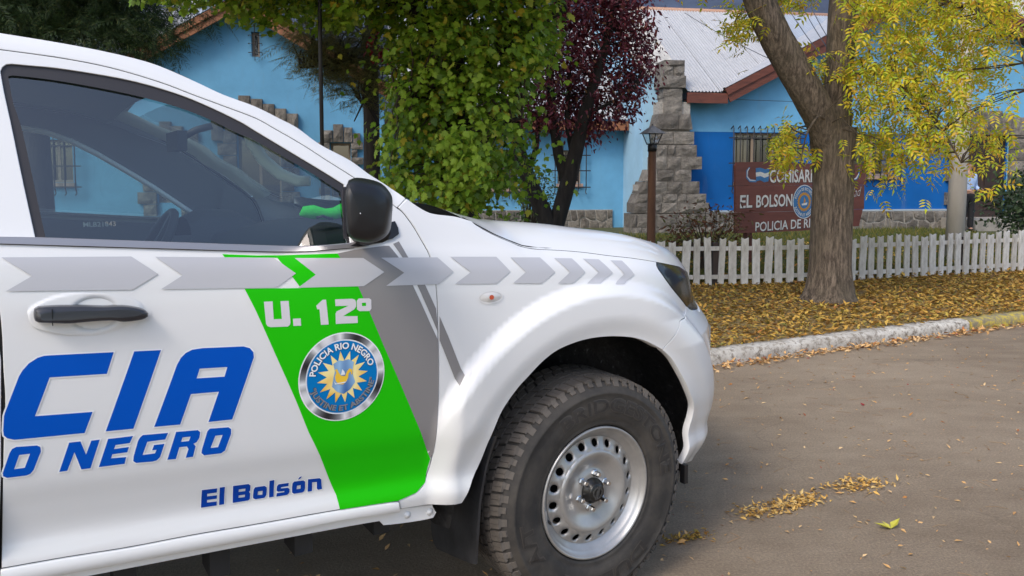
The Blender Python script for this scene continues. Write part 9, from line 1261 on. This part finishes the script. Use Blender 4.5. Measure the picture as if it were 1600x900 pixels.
def sign_text(body, x0, x1, z0, z1, z0b=None, m=SW, bold=.035, parent=sg, shear=0.):
    v, f = text_mesh(body, 1., shear, bold); xs = [p[0] for p in v]; ys = [p[1] for p in v]; a, b, c, d = min(xs), max(xs), min(ys), max(ys); z0b = z0 if z0b is None else z0b
    for off, mm, dx, dz in ((-.004, m, 0, 0), (-.002, SBK, .010, -.008)):
        me = bpy.data.meshes.new('lettering'); vs = []
        for x, y in v:
            t = (x - a) / (b - a); zz = z0 + (z0b - z0) * t; vs.append((x0 + (x1 - x0) * t + dx, off, zz - .13 + (z1 - z0) * (y - c) / (d - c) + dz))
        me.from_pydata(vs, [], f); me.update(); obj('lettering', me, parent, mm)
sign_text('COMISARIA', .69, 1.76, 1.376, 1.575, 1.384, bold=.02)
sign_text('EL', .10, .345, 1.007, 1.196, 1.014, bold=.02); sign_text('BOLSON', .425, 1.185, 1.008, 1.196, 1.02, bold=.02)
sign_text('POLICIA DE RIO NEGRO', .42, 2.45, .652, .795, .70, bold=.012)
sign_text('dad', 2.53, 2.77, 1.14, 1.285, 1.165, m=SW, bold=-.02, shear=.35)
def sflat(L, off, m, holes=()): return prism([[(x, z - .13) for x, z in L]] + [[(x, z - .13) for x, z in h] for h in holes], off, off + .0015).build('painted_mark', m, sg)
circ = lambda cx, cz, rx, rz, n=40: [(cx + rx * math.cos(2 * math.pi * i / n), cz + rz * math.sin(2 * math.pi * i / n)) for i in range(n)]
ex, ez = 1.447, 1.083
sflat(circ(ex, ez, .252, .262), -.0035, SB); sflat(circ(ex, ez, .250, .260), -.0050, SW, [circ(ex, ez, .238, .248)])
gear = [(ex + r * math.cos(a), ez + r * math.sin(a)) for i in range(48) for a, r in ((i * math.pi / 24, .155 if i % 2 else .132),)]
sflat(gear, -.0052, SY, [circ(ex, ez, .102, .105)]); sflat(circ(ex, ez, .10, .103), -.0055, SB)
sflat([(ex - .06, ez - .03), (ex + .07, ez - .01), (ex + .05, ez - .05), (ex - .05, ez - .055)], -.0065, SW); sflat([(ex - .015, ez - .02), (ex - .005, ez + .07), (ex + .03, ez + .02), (ex + .015, ez - .015)], -.0068, SY)
def s_ring(body, R, a0, a1, size, out):
    v, f = text_mesh(body, size, 0, .02 * size); xs = [p[0] for p in v]; lo, hi = min(xs), max(xs); vs = []
    for x, y in v:
        a = math.radians(a0 + (a1 - a0) * (x - lo) / (hi - lo)); r = R + y if out else R - y; vs.append((ex + r * math.cos(a), -.0065, ez - .13 + r * math.sin(a)))
    me = bpy.data.meshes.new('lettering'); me.from_pydata(vs, [], f); me.update(); obj('lettering', me, sg, SW)
s_ring('POLICIA DE RIO NEGRO', .178, 165, 15, .062, True); s_ring('JUSTINE ET ABSTINE', .225, 200, 340, .062, False)
def ribbon(mx):
    X = lambda x: mx + (x if mx == 0 else -x); q = lambda L: [(X(x), z) for x, z in L]
    if mx: q = lambda L: [(mx - x, z) for x, z in L][::-1]
    sflat(q([(.40, 1.595), (.50, 1.60), (.60, 1.575), (.68, 1.60), (.675, 1.535), (.59, 1.515), (.50, 1.54), (.405, 1.53)][::-1]), -.004, SB)
    sflat(q([(.405, 1.53), (.50, 1.54), (.59, 1.515), (.675, 1.535), (.672, 1.475), (.585, 1.452), (.50, 1.478), (.41, 1.468)][::-1]), -.004, SW)
    sflat(q([(.41, 1.468), (.50, 1.478), (.585, 1.452), (.672, 1.475), (.668, 1.40), (.58, 1.385), (.50, 1.415), (.415, 1.40)][::-1]), -.004, SB)
    sflat(q([(.21, 1.56), (.27, 1.61), (.29, 1.60), (.25, 1.55), (.25, 1.47), (.30, 1.43), (.42, 1.42), (.42, 1.385), (.28, 1.39), (.21, 1.45)]), -.0035, SB)
    sflat(q([(.225, 1.55), (.265, 1.60), (.275, 1.59), (.24, 1.545), (.235, 1.48), (.29, 1.425), (.40, 1.415), (.40, 1.405), (.285, 1.41), (.22, 1.47)]), -.0050, SW)
ribbon(0)
sflat([(2.50, 1.47), (2.56, 1.41), (2.66, 1.42), (2.72, 1.50), (2.72, 1.59), (2.69, 1.60), (2.69, 1.51), (2.64, 1.45), (2.56, 1.44)], -.0035, SB); sflat([(2.52, 1.43), (2.58, 1.42), (2.655, 1.44), (2.70, 1.51), (2.70, 1.53), (2.64, 1.46), (2.58, 1.435)], -.0050, SW)

# ------------------------------------------------------------------ lamp post, poles, wires
LP = (2.18, 12.0, .13)
lp = empty('lamp_post', LP, .3, label='wooden lamp post with square lantern in front of the stone pillar', cat='street lamp')
LW_ = mat('lamp_wood', (.19, .085, .045), .7, var=.5, vscale=4, bump=.4, bscale=16, stretch=(1, 1, .2))
MB().lathe([(.068, -.1), (.066, .6), (.062, 1.2), (.060, 1.74)], 12, 'z').build('post', LW_, lp)
MB().lathe([(.071, .0), (.071, .12), (.060, .12)], 12, 'z').build('foot', IRON, lp); MB().lathe([(.0, 1.73), (.070, 1.73), (.070, 1.845), (.0, 1.845)], 12, 'z').build('collar', IRON, lp)
lan = empty('lantern'); lan.parent = lp; ROOFM = mat('lantern_roof', (.20, .19, .185), .6, var=.3, vscale=10)
c4 = lambda r, z: [(r, r, z), (-r, r, z), (-r, -r, z), (r, -r, z)]
b, tt = c4(.062, 1.845), c4(.115, 2.015); pn = MB()
for i in range(4): pn.add([b[i], b[(i + 1) % 4], tt[(i + 1) % 4], tt[i]], [(0, 1, 2, 3)])
pn.build('pane', glass_mat('lantern_glass', (.93, .94, .95)), lan)
fr = MB()
for i in range(4): fr.bar(b[i], tt[i], .014); fr.bar(tt[i], tt[(i + 1) % 4], .016); fr.bar(b[i], b[(i + 1) % 4], .016)
fr.build('frame', IRON, lan)
MB().add(c4(.155, 2.005) + [(0, 0, 2.14)], [(0, 1, 4), (1, 2, 4), (2, 3, 4), (3, 0, 4), (3, 2, 1, 0)]).build('roof', ROOFM, lan); MB().lathe([(.0, 2.16), (.012, 2.15), (.014, 2.12)], 8, 'z').build('finial', IRON, lan)
MB().lathe([(.0, 1.85), (.018, 1.85), (.018, 1.875), (.012, 1.89), (.024, 1.92), (.024, 1.94), (.0, 1.96)], 12, 'z').build('bulb', mat('bulb_glass', (.35, .34, .32), .2), lan)
CONC = NT('pole_concrete'); n1 = CONC.noise(3, 5, .65, (1, 1, .3)); CONC.base(CONC.ramp(n1, [(.3, (.44, .40, .35)), (.7, (.58, .54, .48))])); CONC.b.inputs['Roughness'].default_value = .9
cpole = empty('utility_pole', (6.90, 11.95, .13), label='tall pale concrete utility pole just behind the fence', cat='utility pole')
MB().tube([(0, 0, -.1), (.05, .02, 2), (.17, .06, 5), (.29, .1, 8)], [.135, .122, .105, .09], 20).build('shaft', CONC.m, cpole)
MB().lathe([(.128, 3.10), (.128, 3.16)], 20, 'z', (.10, .04, 0)).build('band', mat('steel_band', (.3, .3, .3), .5), cpole)
ip = empty('iron_pole', (-1.98, 8.05, .13), label='thin dark iron pole standing behind the pickup windscreen', cat='pole')
MB().tube([(0, 0, -.1), (0, 0, 3), (.01, 0, 6)], .021, 10).build('shaft', IRON, ip); MB().lathe([(.05, 0), (.05, .03), (.024, .05)], 10, 'z').build('foot', IRON, ip)
WIRE = mat('black_wire', (.02, .02, .02), .6)
def wire(a, b, sag, label, r=.007):
    a, b = Vector(a), Vector(b); pts = [a + (b - a) * t - Vector((0, 0, sag * 4 * t * (1 - t))) for t in np.linspace(0, 1, 17)]
    o = MB().tube([p - a for p in pts], r, 5).build('cable', WIRE, None, loc=a); tag(o, label, 'cable', 'overhead cables')
wire(W(1100, 155, 18.9), W(1480, 166, 20.4), .02, 'thin cable running along the blue wall below the right eave')
wire(W(1065, 25, 19.5), W(1480, 190, 13), .25, 'thin cable crossing the corrugated roof from ridge to concrete pole')
wire(W(1222, 15, 22), W(1330, 150, 14), .1, 'left cable of the bunch dropping past the roof beside the trunk', .010)
wire(W(1245, 15, 22), W(1335, 140, 14), .1, 'middle cable of the bunch dropping past the roof beside the trunk', .010)
wire(W(1258, 15, 22), W(1340, 135, 14), .1, 'right cable of the bunch dropping past the roof beside the trunk', .010)

# ------------------------------------------------------------------ green cloth on the dashboard, person at the entrance
gc = MB(); gc.tube([(-.80, -.33, 1.312), (-.785, -.335, 1.322), (-.76, -.34, 1.322), (-.72, -.345, 1.314), (-.69, -.35, 1.316), (-.66, -.35, 1.325), (-.64, -.35, 1.322)], [.004, .020, .024, .019, .020, .025, .012], 14)
gl = empty('green_cloth', (TRUCK_AT[0], TRUCK_AT[1], 0), YAW, label='bright green rolled cloth lying on the dashboard', cat='cloth')
gc.build('roll', mat('green_cloth', lin((40, 210, 60)), .8, bump=.4, bscale=60), gl)
MB().tube([(-.755, -.362, 1.303), (-.735, -.368, 1.309), (-.715, -.366, 1.301), (-.70, -.362, 1.297)], .005, 6).build('strap', BLACKP, gl)

def skin(name, V, E, R, m, parent, sub=2):
    me = bpy.data.meshes.new(name); me.from_pydata(V, E, []); o = bpy.data.objects.new(name, me); COL.objects.link(o)
    sk = o.modifiers.new('skin', 'SKIN'); sk.use_smooth_shade = True; sv = me.skin_vertices[0].data
    for i, r in enumerate(R): sv[i].radius = r if hasattr(r, '__len__') else (r, r)
    sv[0].use_root = True
    ss = o.modifiers.new('sub', 'SUBSURF'); ss.levels = sub; ss.render_levels = sub; bpy.context.view_layer.update()
    ev = bpy.data.meshes.new_from_object(o.evaluated_get(bpy.context.evaluated_depsgraph_get())); bpy.data.objects.remove(o)
    for p in ev.polygons: p.use_smooth = True
    return obj(name, ev, parent, m)
person = empty('person', (11.23, 18.95, .13), math.radians(195), label='person in pale blue shirt and black trousers standing behind the concrete pole', cat='person')
SKIN = mat('skin', (.36, .20, .14), .55)
V = [(0, 0, .95), (0, 0, 1.15), (0, -.01, 1.36), (0, 0, 1.46), (0, .01, 1.53), (0, .015, 1.62), (0, .02, 1.71)]
E = [(0, 1), (1, 2), (2, 3), (3, 4), (4, 5), (5, 6)]; R = [(.15, .11), (.14, .105), (.16, .11), (.10, .08), (.055, .055), (.076, .092), (.06, .075)]
for s in (-1, 1):
    k = len(V); V += [(s * .10, 0, .88), (s * .11, .01, .50), (s * .12, -.01, .09), (s * .125, .11, .04)]; E += [(0, k), (k, k + 1), (k + 1, k + 2), (k + 2, k + 3)]; R += [.085, .058, .04, .035]
    k = len(V); V += [(s * .19, -.01, 1.39), (s * .25, -.04, 1.12), (s * .20, .16, 1.02), (s * .16, .24, 1.02)]; E += [(2, k), (k, k + 1), (k + 1, k + 2), (k + 2, k + 3)]; R += [.052, .042, .032, (.018, .038)]
    h = k + 3
    for q, (dx, dy, dz, l) in enumerate(((-.2, .9, .35, .07), (-.3, .95, .1, .08), (-.3, .95, -.15, .075), (-.2, .9, -.35, .06), (.6, .5, .7, .05))):
        f0 = len(V); o_ = (s * .16 - s * .01, .262 if q < 4 else .23, 1.02 + dz * .06); V += [o_, (o_[0] + s * dx * l, o_[1] + dy * l, o_[2] + dz * l * .5)]; E += [(h, f0), (f0, f0 + 1)]; R += [.009, .008]
body = skin('body', V, E, R, SKIN, person)
face = MB()
for s in (-1, 1): face.lathe([(.0, .0), (.008, .001), (.011, .006)], 8, 'y', (s * .031, .105, 1.645)); face.tube([(s * .078, .01, 1.65), (s * .084, -.005, 1.64), (s * .078, .0, 1.61)], [.008, .012, .006], 6)
face.tube([(0, .098, 1.65), (0, .122, 1.615), (0, .105, 1.605)], [.008, .013, .008], 6); face.tube([(-.022, .098, 1.572), (0, .106, 1.57), (.022, .098, 1.572)], .006, 5)
face.build('face', SKIN, person)
MB().grid([[(.083 * math.cos(a) * math.cos(b_), .015 + .1 * math.sin(a) * math.cos(b_) - .012, 1.66 + .10 * math.sin(b_)) for a in np.linspace(0, 2 * math.pi, 19)] for b_ in np.linspace(.12, 1.57, 6)]).build('hair', mat('dark_hair', (.015, .011, .009), .6), person)
V = [(0, 0, .92), (0, 0, 1.15), (0, -.01, 1.36), (0, 0, 1.455)]; E = [(0, 1), (1, 2), (2, 3)]; R = [(.175, .13), (.165, .125), (.18, .13), (.085, .08)]
for s in (-1, 1): k = len(V); V += [(s * .195, -.01, 1.39), (s * .255, -.04, 1.12), (s * .21, .14, 1.03)]; E += [(2, k), (k, k + 1), (k + 1, k + 2)]; R += [.072, .062, .050]
skin('shirt', V, E, R, mat('shirt_cloth', lin((150, 172, 206)), .85, var=.1), person)
V = [(0, 0, 1.0), (0, 0, .93)]; E = [(0, 1)]; R = [(.165, .12), (.17, .125)]
for s in (-1, 1): k = len(V); V += [(s * .10, 0, .84), (s * .112, .01, .50), (s * .12, -.01, .08)]; E += [(1, k), (k, k + 1), (k + 1, k + 2)]; R += [.10, .080, .066]
skin('trousers', V, E, R, mat('trouser_cloth', (.012, .012, .015), .9), person)
for s in (-1, 1): MB().tube([(s * .12, -.06, .045), (s * .122, .02, .055), (s * .126, .10, .04), (s * .128, .19, .03)], [.038, .048, .042, .026], 10).build('shoe', mat('shoe_leather', (.01, .01, .01), .35), person)
